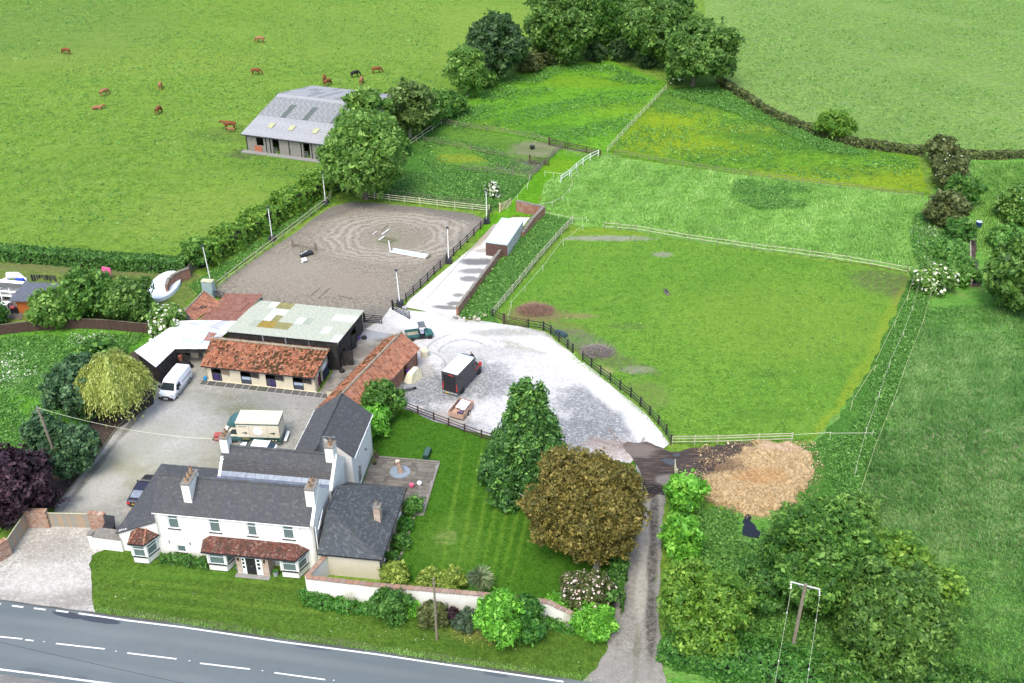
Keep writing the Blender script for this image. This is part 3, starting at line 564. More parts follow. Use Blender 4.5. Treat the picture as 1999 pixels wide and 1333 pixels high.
def crown_pts(L, leaf, cover, lo=.6, flat=0.0, up=.35, jit=.55, per=9):
    """leaves gathered in sprays over the lobes; gaps between sprays show the dark inside"""
    PP, NN, SS = [], [], []
    Lc = np.array([c for c, r in L]); Lr = np.array([r for c, r in L])
    for li, (c, r) in enumerate(L):
        ar = 4*math.pi*(((r[0]*r[1])**1.6+2*(r[0]*r[2])**1.6)/3)**(1/1.6)
        n = int(ar*cover/(leaf*leaf*1.24)/per)+1; P, N = shell(c, r, n, lo)
        w = np.sin(P*(2.2/max(r[0], .4))@rng.normal(size=(3,3))*1.7).sum(1)
        P = P+N*(w*.12*r[0]+rng.normal(size=n)*leaf*.75)[:, None]
        N = N+rng.normal(size=N.shape)*.45+np.array([0,0,up]); N /= np.linalg.norm(N, axis=1, keepdims=True)
        sp = np.clip(.5+.22*rng.normal(size=n)+.12*w*.5, 0, 1)
        o = rng.normal(size=(n, per, 3))*leaf*1.05; o -= N[:, None]*(o*N[:, None]).sum(2, keepdims=True)*.65
        P2 = (P[:, None]+o-N[:, None]*(np.linalg.norm(o, axis=2, keepdims=True)*.35)).reshape(-1, 3)
        N2 = (N[:, None]+o/leaf*.22+rng.normal(size=(n, per, 3))*jit*.8).reshape(-1, 3)
        dn = (((P2[:, None]-Lc[None])/Lr[None])**2).sum(2); dn[:, li] = 9; ok = dn.min(1) > .36     # nothing deep inside a neighbouring lobe
        PP.append(P2[ok]); NN.append(N2[ok]); SS.append(np.repeat(sp, per)[ok])
    P = np.concatenate(PP); N = np.concatenate(NN); k = P[:, 2] > .05
    SPR[0] = np.concatenate(SS)[k]
    return P[k], N[k]
def trunk_mesh(r, h, L, seed, rad, lean=(0,0), n=7, bark='bark', limbs=9):
    q = random.Random(seed); m = M()
    t0 = Vector((0,0,-.05)); t1 = Vector((lean[0]*.5, lean[1]*.5, h*.28)); t2 = Vector((lean[0], lean[1], h*.62))
    m.tube([t0, t0+Vector((0,0,.5)), t1, t2], [rad*1.35, rad, rad*.8, rad*.35], n)
    for c, rr in q.sample(L, min(limbs, len(L))):
        c = Vector(c); s = t0.lerp(t2, q.uniform(.4,.8)); s.x = t1.x+(t2.x-t1.x)*.4; s.y = t1.y+(t2.y-t1.y)*.4
        m.tube([s, s.lerp(c, .5)+Vector((0,0,.25)), c.lerp(s, -.25) if bark == 'palebark' else c], [rad*.45, rad*.28, rad*.08], 5)
    return m.mesh('trunk', MT[bark])
def tree(name, label, cat, px, h, r, kind='round', leaf='mid', size=.3, cover=2.6, group=None, rad=.25, flowers=None, seed=None, lean=(0,0), n=None, bark='bark', at=None, limbs=9, squash=None, lo=.6, off=(0,0), jit=.55):
    TREECOUNT[0] += 1; seed = seed or TREECOUNT[0]*13
    L = lobes(kind, r, h, seed, n)
    L = [((c[0]+lean[0]+off[0], c[1]*(squash or 1)+lean[1]+off[1], c[2]), (rr[0], rr[1]*(squash or 1), rr[2])) for c, rr in L]
    P, N = crown_pts(L, size, cover, lo, jit=jit)
    mats = [LM[leaf]]; V = cards(P, N, size); ex = None
    if kind == 'cone': SPR[0] = np.clip(SPR[0]*.75+.35*np.clip(N[:,2]/np.linalg.norm(N,axis=1),-.5,1)*(P[:,2]/h), 0, 1)     # leaf colour lighter on upward-facing leaves, more so near the top
    if flowers:
        k = int(len(P)*flowers[1]); idx = rng.integers(0, len(P), k)
        top = idx[N[idx, 2] > -.2]; c0 = np.array([0, 0, h*.5]); d = P[top]-c0; d /= np.linalg.norm(d, axis=1, keepdims=True)
        F = P[top]+d*.15; FN = d+rng.normal(size=d.shape)*.3+np.array([0,0,.8]); V2 = cards(F, FN, flowers[2], 1.0)
        ex = np.concatenate([np.zeros(len(V)//4), np.ones(len(V2)//4)]); V = np.concatenate([V, V2]); mats.append(LM[flowers[0]])
    b = at if at is not None else G(*px)
    root = thing(name, label, cat, (b.x, b.y, 0), 0, group)
    put('crown', quadmesh('crown', V, mats, ex), root)
    put('trunk', trunk_mesh(r, h, L, seed, rad, lean, bark=bark, limbs=limbs), root)
    return root
def bush(name, label, px, h, r, leaf='box', size=.16, cover=2.4, group=None, **k):
    k.setdefault('rad', .05)
    return tree(name, label, 'shrub', px, h, r, k.pop('kind', 'bush'), leaf, size, cover, group, limbs=4, **k)
def willow(px, h, r, label):
    b = G(*px); root = thing('willow_tree', label, 'tree', (b.x, b.y, 0))
    n = 2600; th = rng.uniform(0, 2*math.pi, n); rr = r*np.sqrt(rng.uniform(0, 1, n))*.95; lumps = .12*np.sin(th*5+1)+.08*np.sin(th*9)
    zt = h*(.55+.45*np.sqrt(np.clip(1-(rr/r)**2, 0, 1)))*(1+lumps*.35); ln = rng.uniform(.7, 2.4, n)*(.6+rr/r*.9)
    PP, NN = [], []
    for k in range(11):
        f = (k+rng.uniform(0,.8,n))/11; out = rr*(1+lumps)+f*(.55+.2*rr/r)*np.sqrt(ln)*.6
        P = np.stack([np.cos(th)*out, np.sin(th)*out, zt-f*ln*1.15+.25*np.sin(f*3)], 1)+rng.normal(size=(n,3))*.08
        PP.append(P); NN.append(np.stack([np.cos(th), np.sin(th), np.full(n, .7)], 1)+rng.normal(size=(n,3))*.5)
    P = np.concatenate(PP); N = np.concatenate(NN); k = P[:,2] > .15; P, N = P[k], N[k]
    N /= np.linalg.norm(N, axis=1, keepdims=True); dz = np.array([0,0,1.0]); a = dz+rng.normal(size=P.shape)*.22; a -= N*(a*N).sum(1, keepdims=True); a /= np.linalg.norm(a, axis=1, keepdims=True); bb = np.cross(N, a)
    s = rng.uniform(.12,.24,len(P))[:,None]; V = np.stack([P-a*s, P-bb*s*.3, P+a*s, P+bb*s*.3], 1).reshape(-1,3)
    P2, N2 = shell((0,0,h*.5), (r*.75,r*.75,h*.42), 5000, .4); V = np.concatenate([V, cards(P2, N2, .2)])
    put('crown', quadmesh('crown', V, LM['willow']), root)
    put('trunk', trunk_mesh(r, h, [((math.cos(a)*r*.5, math.sin(a)*r*.5, h*.7), (1,1,1)) for a in range(6)], 3, .3), root)
    return root
def hedge(name, label, px, w, h, leaf='mid', size=.2, cover=2.2, wild=.15, group=None, pts=None, cat='hedge', flowers=None):
    """a hedge following ground points; trimmed when wild is small"""
    p = pts if pts is not None else gl(px); o = p[0].copy(); PP, NN = [], []; core = M()
    for a, b in zip(p, p[1:]):
        L = (b-a).length; d = (b-a)/L; nn = np.array([-d.y, d.x, 0.0]); dd = np.array([d.x, d.y, 0.0]); a0 = np.array([a.x-o.x, a.y-o.y, 0.0])
        per = w+2*h; n = int(L*per*cover/(size*size*1.24))
        t = rng.uniform(-.3, L+.3, n); u = rng.uniform(0, per, n); dep = rng.uniform(0, .35, n)**1.3
        side = np.where(u < h, -1, np.where(u > h+w, 1, 0))
        off = np.where(side == 0, u-h-w/2, side*w/2); z = np.where(side == -1, u, np.where(side == 1, per-u, h))
        wave = wild*(np.sin(t*.9+o.x)+.7*np.sin(t*2.3+off*1.1)+.5*np.sin(t*5.1+z*3))
        nx = np.where(side == 0, off/w*.8, side*1.0); nz = np.where(side == 0, 1.0, .15)
        P = a0+dd*t[:,None]+nn*(off+nx*(wave-dep*.7))[:,None]; P[:,2] = z+nz*(wave-dep*.6)
        PP.append(P); NN.append(nn*nx[:,None]+np.array([0,0,1])*nz[:,None]+rng.normal(size=(n,3))*.55)
        core.x = Matrix.Translation(a-o) @ Matrix.Rotation(math.atan2(d.y, d.x), 4, 'Z')
        k = max(.1, w/2-.7-wild); core.box(0, L, -k, k, -.05, max(.15, h-.8-wild)); core.x = None
    P = np.concatenate(PP); N = np.concatenate(NN); k = P[:,2] > .02; P, N = P[k], N[k]
    mats = [LM[leaf]]; V = cards(P, N, size); ex = None
    if flowers:
        idx = rng.integers(0, len(P), int(len(P)*flowers[1])); V2 = cards(P[idx]+np.array([0,0,.1]), N[idx]+np.array([0,0,1]), flowers[2], 1.0)
        ex = np.concatenate([np.zeros(len(V)//4), np.ones(len(V2)//4)]); V = np.concatenate([V, V2]); mats.append(LM[flowers[0]])
    root = thing(name, label, cat, (o.x, o.y, 0), 0, group)
    put('foliage', quadmesh('foliage', V, mats, ex), root)
    core.obj('shade_core', MT['interior'], root)  # near-black filler core: blocks see-through and stands in for inner shade
    return root
def inpoly(x, y, poly):
    c = np.zeros(len(x), bool); n = len(poly)
    for i in range(n):
        x0, y0 = poly[i]; x1, y1 = poly[(i+1)%n]
        if y0 == y1: continue
        c ^= ((y0 > y) != (y1 > y)) & (x < (x1-x0)*(y-y0)/(y1-y0)+x0)
    return c
def clumpf(x, y, sc, seed):
    q = np.random.default_rng(seed); s = np.zeros(len(x))
    for i in range(5):
        k = q.normal(size=2)*sc*(1.6**i); s += np.sin(x*k[0]+y*k[1]+q.uniform(0,6))/(1.3**i)
    return s/2.4
def tufts(name, px, n, h=.4, w=.05, mt='grassblade', blades=3, lean=(0,0), clump=None, seed=1, z=.02, spread=.16, pts=None, leafy=False):
    """blades or leafy shoots scattered over an area: uncountable growth"""
    poly = [(p.x, p.y) for p in (pts if pts is not None else gl(px))]; xs = [p[0] for p in poly]; ys = [p[1] for p in poly]
    q = np.random.default_rng(seed); x = q.uniform(min(xs), max(xs), n*4); y = q.uniform(min(ys), max(ys), n*4)
    k = inpoly(x, y, poly)
    if clump: k &= clumpf(x, y, clump[0], seed) > clump[1]+q.uniform(-.4,.4,len(x))
    x, y = x[k][:n], y[k][:n]; m = len(x)
    if not m: return
    if leafy:
        P = np.repeat(np.stack([x, y, np.full(m, z)], 1), blades, 0); P += q.normal(size=P.shape)*np.array([spread, spread, 0]); P[:,2] += q.uniform(h*.15, h, len(P))
        V = cards(P, q.normal(size=P.shape)*.6+np.array([0,-.2,1.0]), w, .7); me = quadmesh(name, V, LM[mt])
    else:
        hs = h*(1+.45*clumpf(x, y, .35, seed+5))*q.uniform(.6,1.3,m)
        X = np.repeat(x, blades)+q.normal(size=m*blades)*spread; Y = np.repeat(y, blades)+q.normal(size=m*blades)*spread; Hh = np.repeat(np.clip(hs,.05,None), blades)
        ww = w*q.uniform(.6,1.4,len(X)); la = clumpf(X, Y, .12, seed+9)
        dx = (lean[0]+la*.5)+q.normal(size=len(X))*.55; dy = lean[1]+q.normal(size=len(X))*.55; dl = np.sqrt(dx*dx+dy*dy)+1e-3
        k2 = np.clip(dl, .55, 1.3)/dl; dx, dy, dl = dx*k2, dy*k2, dl*k2      # every blade leans over a little
        bx, by = -dy/dl*ww, dx/dl*ww; tx = X+dx*Hh; ty = Y+dy*Hh; zz = np.full(len(X), z)
        V = np.stack([np.stack([X-bx, Y-by, zz], 1), np.stack([X+bx, Y+by, zz], 1), np.stack([tx, ty, zz+Hh], 1)], 1).reshape(-1,3)
        me = trimesh(name, V, LM[mt])
    return tag(put(name, me), kind='stuff')
# ---------------------------------------------------------------- trees and hedges
FG = 'field trees round the top paddock'
tree('ash_tree', 'large bright green ash tree in front of the grey field barn', 'tree', (715,388), 13.2, 7.0, 'round', 'ash', .26, 2.4, rad=.4, n=44)
tree('ash_tree', 'paler ash tree standing directly behind the grey field barn corner', 'tree', (722,300), 11.5, 5.0, 'open', 'ash', .32, 2.2, rad=.3)
tree('ash_tree', 'thin olive tree with visible pale limbs beside the pen fence', 'tree', (800,268), 10.5, 5.0, 'open', 'olive', .30, 1.7, rad=.3, bark='palebark', limbs=16, lo=.7)
tree('hedgerow_tree', 'small dense tree between the olive tree and the light green tree', 'tree', (862,232), 5.5, 3.6, 'bush', 'mid', .28, 2.4)
tree('hedgerow_tree', 'upright light green tree left of the darkest field tree', 'tree', (912,190), 10, 4.2, 'round', 'ash', .32, 2.3, FG)
tree('sycamore_tree', 'darkest dense round tree on the field boundary', 'tree', (968,154), 13, 6.6, 'round', 'dark', .36, 2.8, FG, rad=.4)
tree('willow_shaped_tree', 'tall grey green tree with drooping sprays, first right of the gap', 'tree', (1095,120), 15.5, 7.8, 'round', 'oak', .36, 2.5, FG, rad=.4, n=34)
tree('hedgerow_tree', 'grey green tree in the shaded middle of the tree clump', 'tree', (1180,96), 15.5, 8, 'round', 'mid', .38, 2.5, FG, rad=.4)
tree('hedgerow_tree', 'broad spreading tree on the right of the shaded middle', 'tree', (1285,128), 15, 8.4, 'round', 'oak', .36, 2.5, FG, rad=.4, n=34)
tree('hedgerow_tree', 'wide spreading tree at the end of the clipped field hedge', 'tree', (1352,168), 12, 8.2, 'flat', 'oak', .34, 2.4, FG, rad=.35, n=30, off=(1,0))
for i, (x, y, h, r, l) in enumerate([(890,222,3.6,2.6,'mid'), (948,168,3.4,3,'mid'), (1032,138,4,3.2,'brownbush'), (1062,128,3.4,2.6,'brownbush'), (1215,118,4.5,3,'dark'), (1165,118,3.4,2.6,'dark'), (1262,132,3.2,2.4,'dark'), (770,300,3.6,3.2,'mid'), (838,248,3.5,2.6,'mid')]):
    tree('hedgerow_bush', ['low bush at the foot of the light green tree','low bush under the darkest tree','brownish bush in the gap between dark tree and clump','second brownish bush in the gap beside the clump','dark bush in the deep shade of the clump','dark bush at the front of the clump shade','dark bush under the broad spreading tree','bush between the big ash and the olive tree','bush where the pens meet the hedgerow'][i], 'shrub', (x,y), h, r, 'bush', l, .28, 2.2, 'bushes under the field trees', rad=.08)
tree('elder_bush', 'white flowering bush at the foot of the wide spreading tree', 'shrub', (1318,162), 3.4, 2.0, 'bush', 'mid', .26, 2.0, flowers=('flower', .05, .22))
tree('hawthorn_tree', 'lone spreading hawthorn rising from the clipped field hedge', 'tree', (1626,270), 4.6, 3.6, 'flat', 'hawthorn', .24, 2.0, limbs=8)
TH = 'thorn thicket at the right end of the paddocks'
for i, (x, y, h, r, l) in enumerate([(1832,322,5.0,3.0,'brownbush'), (1852,368,5,3.6,'brownbush'), (1872,402,5.0,3.0,'mid'), (1842,442,5.4,3.5,'brownbush'), (1868,470,3.4,2.4,'box')]):
    tree('thorn_bush', ['topmost brownish thorn bush beside the hedge corner','second brownish thorn bush down the thicket','dark green thorn bush on the outer side of the thicket','widest thorn bush above the whitish weeds','lowest rounded bush of the thorn thicket'][i], 'shrub', (x,y), h, r, 'bush', l, .26, 2.4, TH, rad=.12, flowers=('flower', .012, .16) if i in (0,1) else None)
tree('elder_bush', 'round elder covered in white flowers at the paddock corner', 'shrub', (1818,566), 3.4, 2.9, 'bush', 'ash', .22, 2.3, flowers=('flower', .09, .2), rad=.1)
tree('hedgerow_tree', 'large tree cut by the right frame edge beside the soil path', 'tree', (1985,600), 9.0, 5.6, 'round', 'oak', .30, 2.5, rad=.35)
tree('elder_bush', 'pale flowering elder at the right frame edge above the large tree', 'tree', (1990,430), 5.4, 4.4, 'bush', 'ash', .28, 2.2, flowers=('flower', .02, .2))
tree('scrub_bush', 'low bush beside the blue trough and the soil path', 'shrub', (1965,480), 2.4, 3.2, 'bush', 'weed', .24, 2.0)
for i, (x, y) in enumerate([(1845,505), (1872,545)]):
    tree('scrub_bush', ['scrubby bush above the flowering elder','scrubby bush right of the flowering elder'][i], 'shrub', (x,y), 2.2, 2.8, 'bush', 'weed', .22, 2.2, 'scrub round the flowering elder')
# left side
tree('apple_tree', 'tallest garden tree beside the pink washing', 'tree', (190,622), 7.0, 3.7, 'round', 'mid', .24, 2.4, 'orchard trees in the neighbouring garden', rad=.2)
tree('apple_tree', 'rounded garden tree nearest the white pool cover', 'tree', (262,622), 5.4, 3.4, 'round', 'oak', .24, 2.4, 'orchard trees in the neighbouring garden', rad=.2)
tree('apple_tree', 'pale grey green tree overhanging the garden summerhouse', 'tree', (108,634), 4.6, 3.0, 'round', 'ash', .22, 2.0, 'orchard trees in the neighbouring garden', rad=.18, bark='palebark')
tree('elder_bush', 'white flowering elder growing over the board fence by the white roof', 'shrub', (330,662), 4.6, 2.7, 'bush', 'ash', .22, 2.4, flowers=('flower', .10, .2), rad=.1)
tree('hedgerow_bush', 'bushy end of the arena hedge by the garden corner', 'shrub', (388,520), 4.0, 2.6, 'bush', 'mid', .24, 2.3)
willow((235,812), 7.6, 3.45, 'yellow green weeping willow overhanging the corner of the yard')
tree('yew_tree', 'dark green yew between the wild garden and the willow', 'tree', (170,815), 7.6, 3.4, 'round', 'coniferblue', .26, 2.5)
tree('yew_tree', 'dark green tree behind the willow beside the white roof', 'tree', (206,748), 5.6, 3.2, 'round', 'mid', .26, 2.4)
tree('cypress_tree', 'rounded dark cypress with pale dead twigs behind the leaning pole', 'tree', (152,922), 5.6, 3.0, 'bush', 'coniferblue', .20, 2.8, bark='palebark', limbs=12)
tree('cypress_tree', 'shaded dark green cypress left of the rounded cypress', 'tree', (104,905), 6.2, 2.4, 'round', 'coniferblue', .24, 2.5)
tree('plum_tree', 'dark purple leaved tree beside the brick gate pier', 'tree', (38,1008), 7.4, 4.2, 'round', 'purple', .22, 2.6, lo=.6)
tree('garden_shrub', 'clipped green shrub at the left frame edge by the patio', 'shrub', (0,632), 2.4, 1.6, 'bush', 'box', .18, 2.6)
# middle
tree('cypress_tree', 'tall bright tipped cypress standing on the lawn edge', 'tree', (1028,948), 12.9, 4.5, 'cone', 'conifer', .17, 3.0, rad=.35, jit=.7)
tree('copper_maple_tree', 'bronze leaved spreading tree beside the farm track', 'tree', (1165,1108), 10.2, 5.6, 'open', 'copper', .12, 1.9, rad=.30, lean=(-.6,0), bark='palebark', limbs=26, off=(-.35,2.6), n=64, lo=.45, squash=.95, jit=.8)
bush('garden_bush', 'dark green rounded bush against the tiled stable range', (746,812), 4.0, 2.85, 'mid', .17, 2.6)
bush('laurel_bush', 'vivid light green laurel bush beside the house wing', (730,846), 2.7, 2.3, 'bright', .20, 2.6)
bush('laurel_bush', 'vivid green laurel beside the field gate at the track top', (1333,1003), 4.6, 2.15, 'bright', .20, 2.7, rad=.1)
bush('laurel_bush', 'second vivid green laurel down the track side', (1327,1088), 4.6, 2.1, 'bright', .20, 2.7)
tree('hawthorn_tree', 'yellowish green hawthorn overhanging the farm track', 'tree', (1372,1245), 6.4, 4.7, 'bush', 'hawthorn', .16, 2.4, jit=.7)
BG = 'big trees round the power pole'
tree('ash_tree', 'tallest spreading ash behind the power pole', 'tree', (1592,1172), 9.2, 5.0, 'round', 'mid', .20, 2.3, BG, rad=.3, n=46, jit=.7)
tree('ash_tree', 'ash with yellow green tips at the right of the power pole', 'tree', (1722,1290), 8.4, 4.8, 'round', 'oak', .20, 2.3, BG, rad=.3, n=46, jit=.7)
tree('ash_tree', 'loose ash at the far side of the clump facing the meadow', 'tree', (1745,1190), 6.4, 5.0, 'open', 'hawthorn', .20, 1.9, BG, rad=.25)
tree('elder_tree', 'lower tree between the straw heap and the power pole', 'tree', (1556,1120), 5.6, 3.4, 'bush', 'mid', .19, 2.2, BG)
tree('elder_tree', 'shaded lower tree left of the power pole', 'tree', (1482,1175), 4.0, 3.2, 'bush', 'box', .19, 2.2, BG)
tree('elder_tree', 'pale tipped tree near the tape fence end above the straw heap clump', 'tree', (1640,1060), 4.6, 3.6, 'open', 'ash', .19, 1.8, BG)
tree('elder_tree', 'bush at the bottom frame edge right of the power pole', 'tree', (1640,1356), 3.4, 2.4, 'bush', 'mid', .19, 2.2, BG)
# hedges
hedge('clipped_hedge', 'long clipped hedge along the neighbour lawn and cattle field', [(-60,500),(0,505),(120,514),(250,524),(365,530)], 2.0, 2.0, 'box', .2, 2.3, .08)
hedge('field_hedge', 'overgrown hedge between the riding arena and cattle field', [(388,522),(440,492),(500,455),(560,418),(615,382),(655,362)], 3.6, 2.9, 'hawthorn', .22, 2.4, .45)
hedge('clipped_hedge', 'narrow clipped hedge curving below the far right meadow', [(1402,162),(1450,192),(1500,225),(1550,247),(1600,264),(1660,284),(1740,296),(1800,303)], 1.1, 1.5, 'brownbush', .26, 2.1, .1)
hedge('clipped_hedge', 'short clipped hedge running off the right frame edge', [(1868,309),(1930,311),(2010,308),(2100,306)], 1.1, 1.4, 'brownbush', .26, 2.1, .1)
hedge('ivy_hedge', 'thick ivy hedge along the verge below the power pole', [(1300,1262),(1380,1288),(1470,1308),(1560,1330),(1640,1350)], 4.0, 1.9, 'ivy', .16, 2.6, .15)
hedge('bramble_hedge', 'dark bramble hedge in the bottom right corner', [(1690,1330),(1800,1322),(1900,1350),(2030,1385)], 2.6, 1.3, 'box', .18, 2.3, .3)
hedge('garden_hedge', 'green hedge between the garden lawn and farm track', [(1198,1195),(1205,1130),(1216,1060),(1226,1000),(1232,960)], 1.5, 1.7, 'box', .17, 2.4, .15)
hedge('low_hedge', 'low green plants under the single small front window', [(318,1096),(350,1098),(404,1106)], .9, .75, 'box', .13, 2.4, .12, cat='plants')
hedge('grassy_border', 'tufted green border at the foot of the garden wall', [(598,1160),(612,1178),(660,1186),(728,1196)], 1.2, .6, 'grassy', .13, 2.4, .15, cat='plants')
hedge('grassy_border', 'leafy border at the foot of the wall by the right trellis', [(1050,1218),(1090,1226),(1135,1234)], 1.0, .6, 'grassy', .13, 2.4, .15, cat='plants')
# shrubs along the garden wall and lawn
bush('wall_shrub', 'dense dark green cone shaped shrub against the white garden wall', (765,1206), 3.0, 1.75, 'box', .14, 2.8)
bush('wall_shrub', 'dark low shrub behind the verge telegraph pole', (846,1213), 1.5, 1.45, 'brownbush', .12, 2.8)
bush('wall_shrub', 'bluish green low shrub beside the clump of trees on the verge', (912,1224), 1.4, 1.25, 'bluegreen', .12, 2.8)
bush('wall_shrub', 'small dark purple shrub between two shrubs at the wall', (882,1210), 1.0, .8, 'purple', .12, 2.6)
bush('wall_shrub', 'small light green shrub right of the cone shaped shrub', (804,1200), 1.3, .8, 'bright', .12, 2.4)
tree('verge_tree', 'small bright green tree with a bare stem on the verge', 'tree', (973,1256), 5.6, 2.0, 'round', 'bright', .15, 2.6, rad=.10)
bush('wall_shrub', 'large round green shrub right of the small verge tree', (1018,1238), 3.3, 2.3, 'ivy', .16, 2.8)
bush('rose_bush', 'rose covered in pale blooms at the lawn corner', (1140,1180), 3.3, 2.4, 'brownbush', .15, 2.2, flowers=('pinkflower', .09, .10))
bush('wall_shrub', 'light green shrub left of the rose bush', (1092,1190), 1.6, 1.2, 'bright', .14, 2.6)
bush('wall_shrub', 'bright green shrub spilling over the end of the garden wall', (1158,1232), 2.1, 2.0, 'bright', .14, 2.8)
bush('lawn_shrub', 'yellow green shrub at the annex corner', (770,1132), 1.8, 1.4, 'lime', .13, 2.4)
bush('lawn_shrub', 'feathery yellow green shrub inside the garden wall', (840,1144), 1.9, 1.2, 'lime', .13, 1.9)
bush('lawn_shrub', 'wider feathery shrub left of the spiky cordyline', (880,1150), 2.0, 1.5, 'lime', .13, 1.9)
bush('border_shrub', 'dark green shrub in the bed below the annex chimney', (782,1068), 1.4, 1.0, 'box', .13, 2.5)
bush('border_shrub', 'loose green shrub at the top of the annex flower bed', (806,1000), 1.7, 1.1, 'weed', .13, 2.0)
bush('border_shrub', 'small dark shrub in the middle of the annex flower bed', (790,1032), 1.2, .85, 'ivy', .13, 2.4)
bush('border_shrub', 'green climber at the lower end of the annex flower bed', (764,1100), 1.3, .7, 'box', .12, 2.4)
bush('elder_bush', 'white flowering shrub behind the far arena lamp', (962,386), 2.6, 1.15, 'mid', .18, 2.0, flowers=('flower', .25, .16))
# spiky cordyline
b = G(938, 1162); root = thing('cordyline', 'spiky cordyline palm on a bare stem at the lawn edge', 'palm', (b.x, b.y, 0))
V = []; q = random.Random(4)
for i in range(420):
    d = Vector((q.gauss(0,1), q.gauss(0,1), q.gauss(.25,.9))).normalized(); L = q.uniform(.95,1.5); c = Vector((0,0,2.3)); sd_ = d.cross(Vector((0,0,1))).normalized()*.035
    mid = c+d*L*.55; tip = c+d*L-Vector((0,0,.22*L)); V += [c-sd_, c+sd_, tip+sd_*.2, mid-sd_*1.2]
put('leaves', quadmesh('leaves', np.array([tuple(v) for v in V]), leafmat('cordyline_blades', (.12,.18,.08), (.24,.31,.15), (.48,.52,.32))), root)
M().tube([(0,0,0),(.03,0,1),(0,0,2.35)], [.11,.08,.09], 7).obj('trunk', MT['bark'], root)

# ---------------------------------------------------------------- uncountable growth
tufts('meadow_grass', [(1812,600),(1700,900),(1680,1000),(1800,1333),(2060,1333),(2060,590)], 30000, .36, .045, 'seed', 3, (-.25,.1), seed=2)
tufts('meadow_grass', [(1165,305),(1400,337),(1800,385),(1790,520),(1700,512),(1400,472),(1130,436),(1060,412),(1065,355)], 22000, .30, .055, 'grassblade', 3, (.2,.1), seed=3)
tufts('weeds', [(640,372),(700,330),(860,340),(1030,352),(985,402),(952,408),(700,374)], 10000, .5, .11, 'weed', 3, seed=4, leafy=True, spread=.25)
tufts('weeds', [(1048,418),(1112,432),(966,606),(940,625),(898,616),(985,500)], 11000, .5, .09, 'weed', 3, seed=5, leafy=True, spread=.22)
tufts('weeds', [(1790,555),(1828,560),(1690,900),(1672,965),(1640,985),(1600,870),(1665,850),(1720,700)], 9000, .5, .09, 'weed', 3, seed=6, leafy=True, spread=.22)
tufts('weeds', [(1440,352),(1520,345),(1590,372),(1575,405),(1480,410),(1425,385)], 4500, .4, .11, 'weed', 2, clump=(.25,-.2), seed=7, leafy=True, spread=.25)
tufts('weeds', [(0,660),(280,655),(240,690),(180,700),(100,850),(70,985),(0,1030),(-40,1030),(-40,660)], 9000, .35, .12, 'weed', 3, seed=8, clump=(.3,-.3), leafy=True, spread=.28)
tufts('weeds', [(1365,1000),(1430,1000),(1440,1060),(1500,1062),(1520,1010),(1640,1010),(1700,1150),(1640,1260),(1480,1300),(1380,1270),(1370,1100)], 12000, .6, .11, 'weed', 3, seed=9, leafy=True, spread=.28)
tufts('weeds', [(1290,182),(1400,172),(1480,215),(1600,272),(1700,305),(1620,300),(1480,240),(1380,205)], 6000, .5, .13, 'weed', 3, clump=(.15,-.2), seed=10, leafy=True, spread=.4)
tufts('weeds', [(860,240),(960,168),(1050,132),(1190,128),(1290,165),(1230,165),(1100,142),(960,200),(900,262)], 4500, .4, .14, 'weed', 3, clump=(.5,-.2), seed=11, leafy=True, spread=.4)
tufts('cow_parsley', [(0,700),(50,690),(80,735),(20,760),(-20,750)], 90, .9, .08, 'flower', 3, seed=12, leafy=True, spread=.3)
tufts('cow_parsley', [(140,655),(215,660),(225,680),(130,680)], 70, 1.0, .08, 'flower', 3, seed=13, leafy=True, spread=.3)
tufts('cow_parsley', [(1790,420),(1835,440),(1850,530),(1800,530),(1780,470)], 260, .8, .10, 'flower', 3, seed=14, leafy=True, spread=.3, clump=(.5,.1))
tufts('weeds', [(1790,420),(1880,440),(1885,560),(1800,530),(1780,470)], 7000, .8, .12, 'weed', 3, seed=15, leafy=True, spread=.3)
tufts('field_tufts', [(0,0),(860,0),(860,190),(600,360),(380,500),(0,490)], 9000, .12, .15, 'weed', 2, clump=(.08,-.3), seed=16, leafy=True, spread=.4)
tufts('field_tufts', [(1440,0),(1999,0),(1999,300),(1800,296),(1600,240),(1440,160)], 7000, .12, .14, 'weed', 2, clump=(.08,-.3), seed=17, leafy=True, spread=.4)
tufts('paddock_tufts', [(1130,445),(1400,484),(1740,540),(1600,840),(1320,855),(1150,690),(1000,612)], 900, .10, .09, 'weed', 4, clump=(.5,-.3), seed=18, leafy=True, spread=.3)
tufts('paddock_tufts', [(870,240),(1000,170),(1280,180),(1190,295),(1060,280)], 2500, .3, .13, 'weed', 3, clump=(.4,.0), seed=19, leafy=True, spread=.4)
tufts('paddock_tufts', [(1200,290),(1300,200),(1500,240),(1790,320),(1780,370),(1400,325)], 2500, .3, .13, 'weed', 3, clump=(.4,.0), seed=20, leafy=True, spread=.4)
tufts('weeds', [(840,335),(1030,352),(1040,310),(870,268),(800,272)], 5000, .35, .10, 'weed', 3, clump=(.2,.1), seed=21, leafy=True, spread=.3)
tufts('daisies', [(200,1110),(560,1190),(1000,1262),(1140,1290),(1150,1310),(735,1262),(200,1180)], 420, .04, .05, 'flower', 1, seed=31, leafy=True, clump=(.5,.1))
tufts('verge_grass_tufts', [(186,1188),(360,1216),(560,1243),(735,1266),(910,1291),(1150,1320),(1150,1331),(900,1300),(735,1274),(560,1251),(360,1224),(186,1195)], 9000, .16, .03, 'grassblade', 3, seed=22)
tufts('fallen_blossom', [(880,1225),(960,1218),(1010,1235),(1000,1262),(930,1265),(880,1245)], 1500, .03, .05, 'yellowpetal', 1, seed=23, leafy=True, clump=(1.2,-.1))
tufts('meadow_grass', [(1885,318),(2010,318),(2010,540),(1930,540),(1900,440)], 9000, .4, .06, 'grassblade', 3, seed=24)
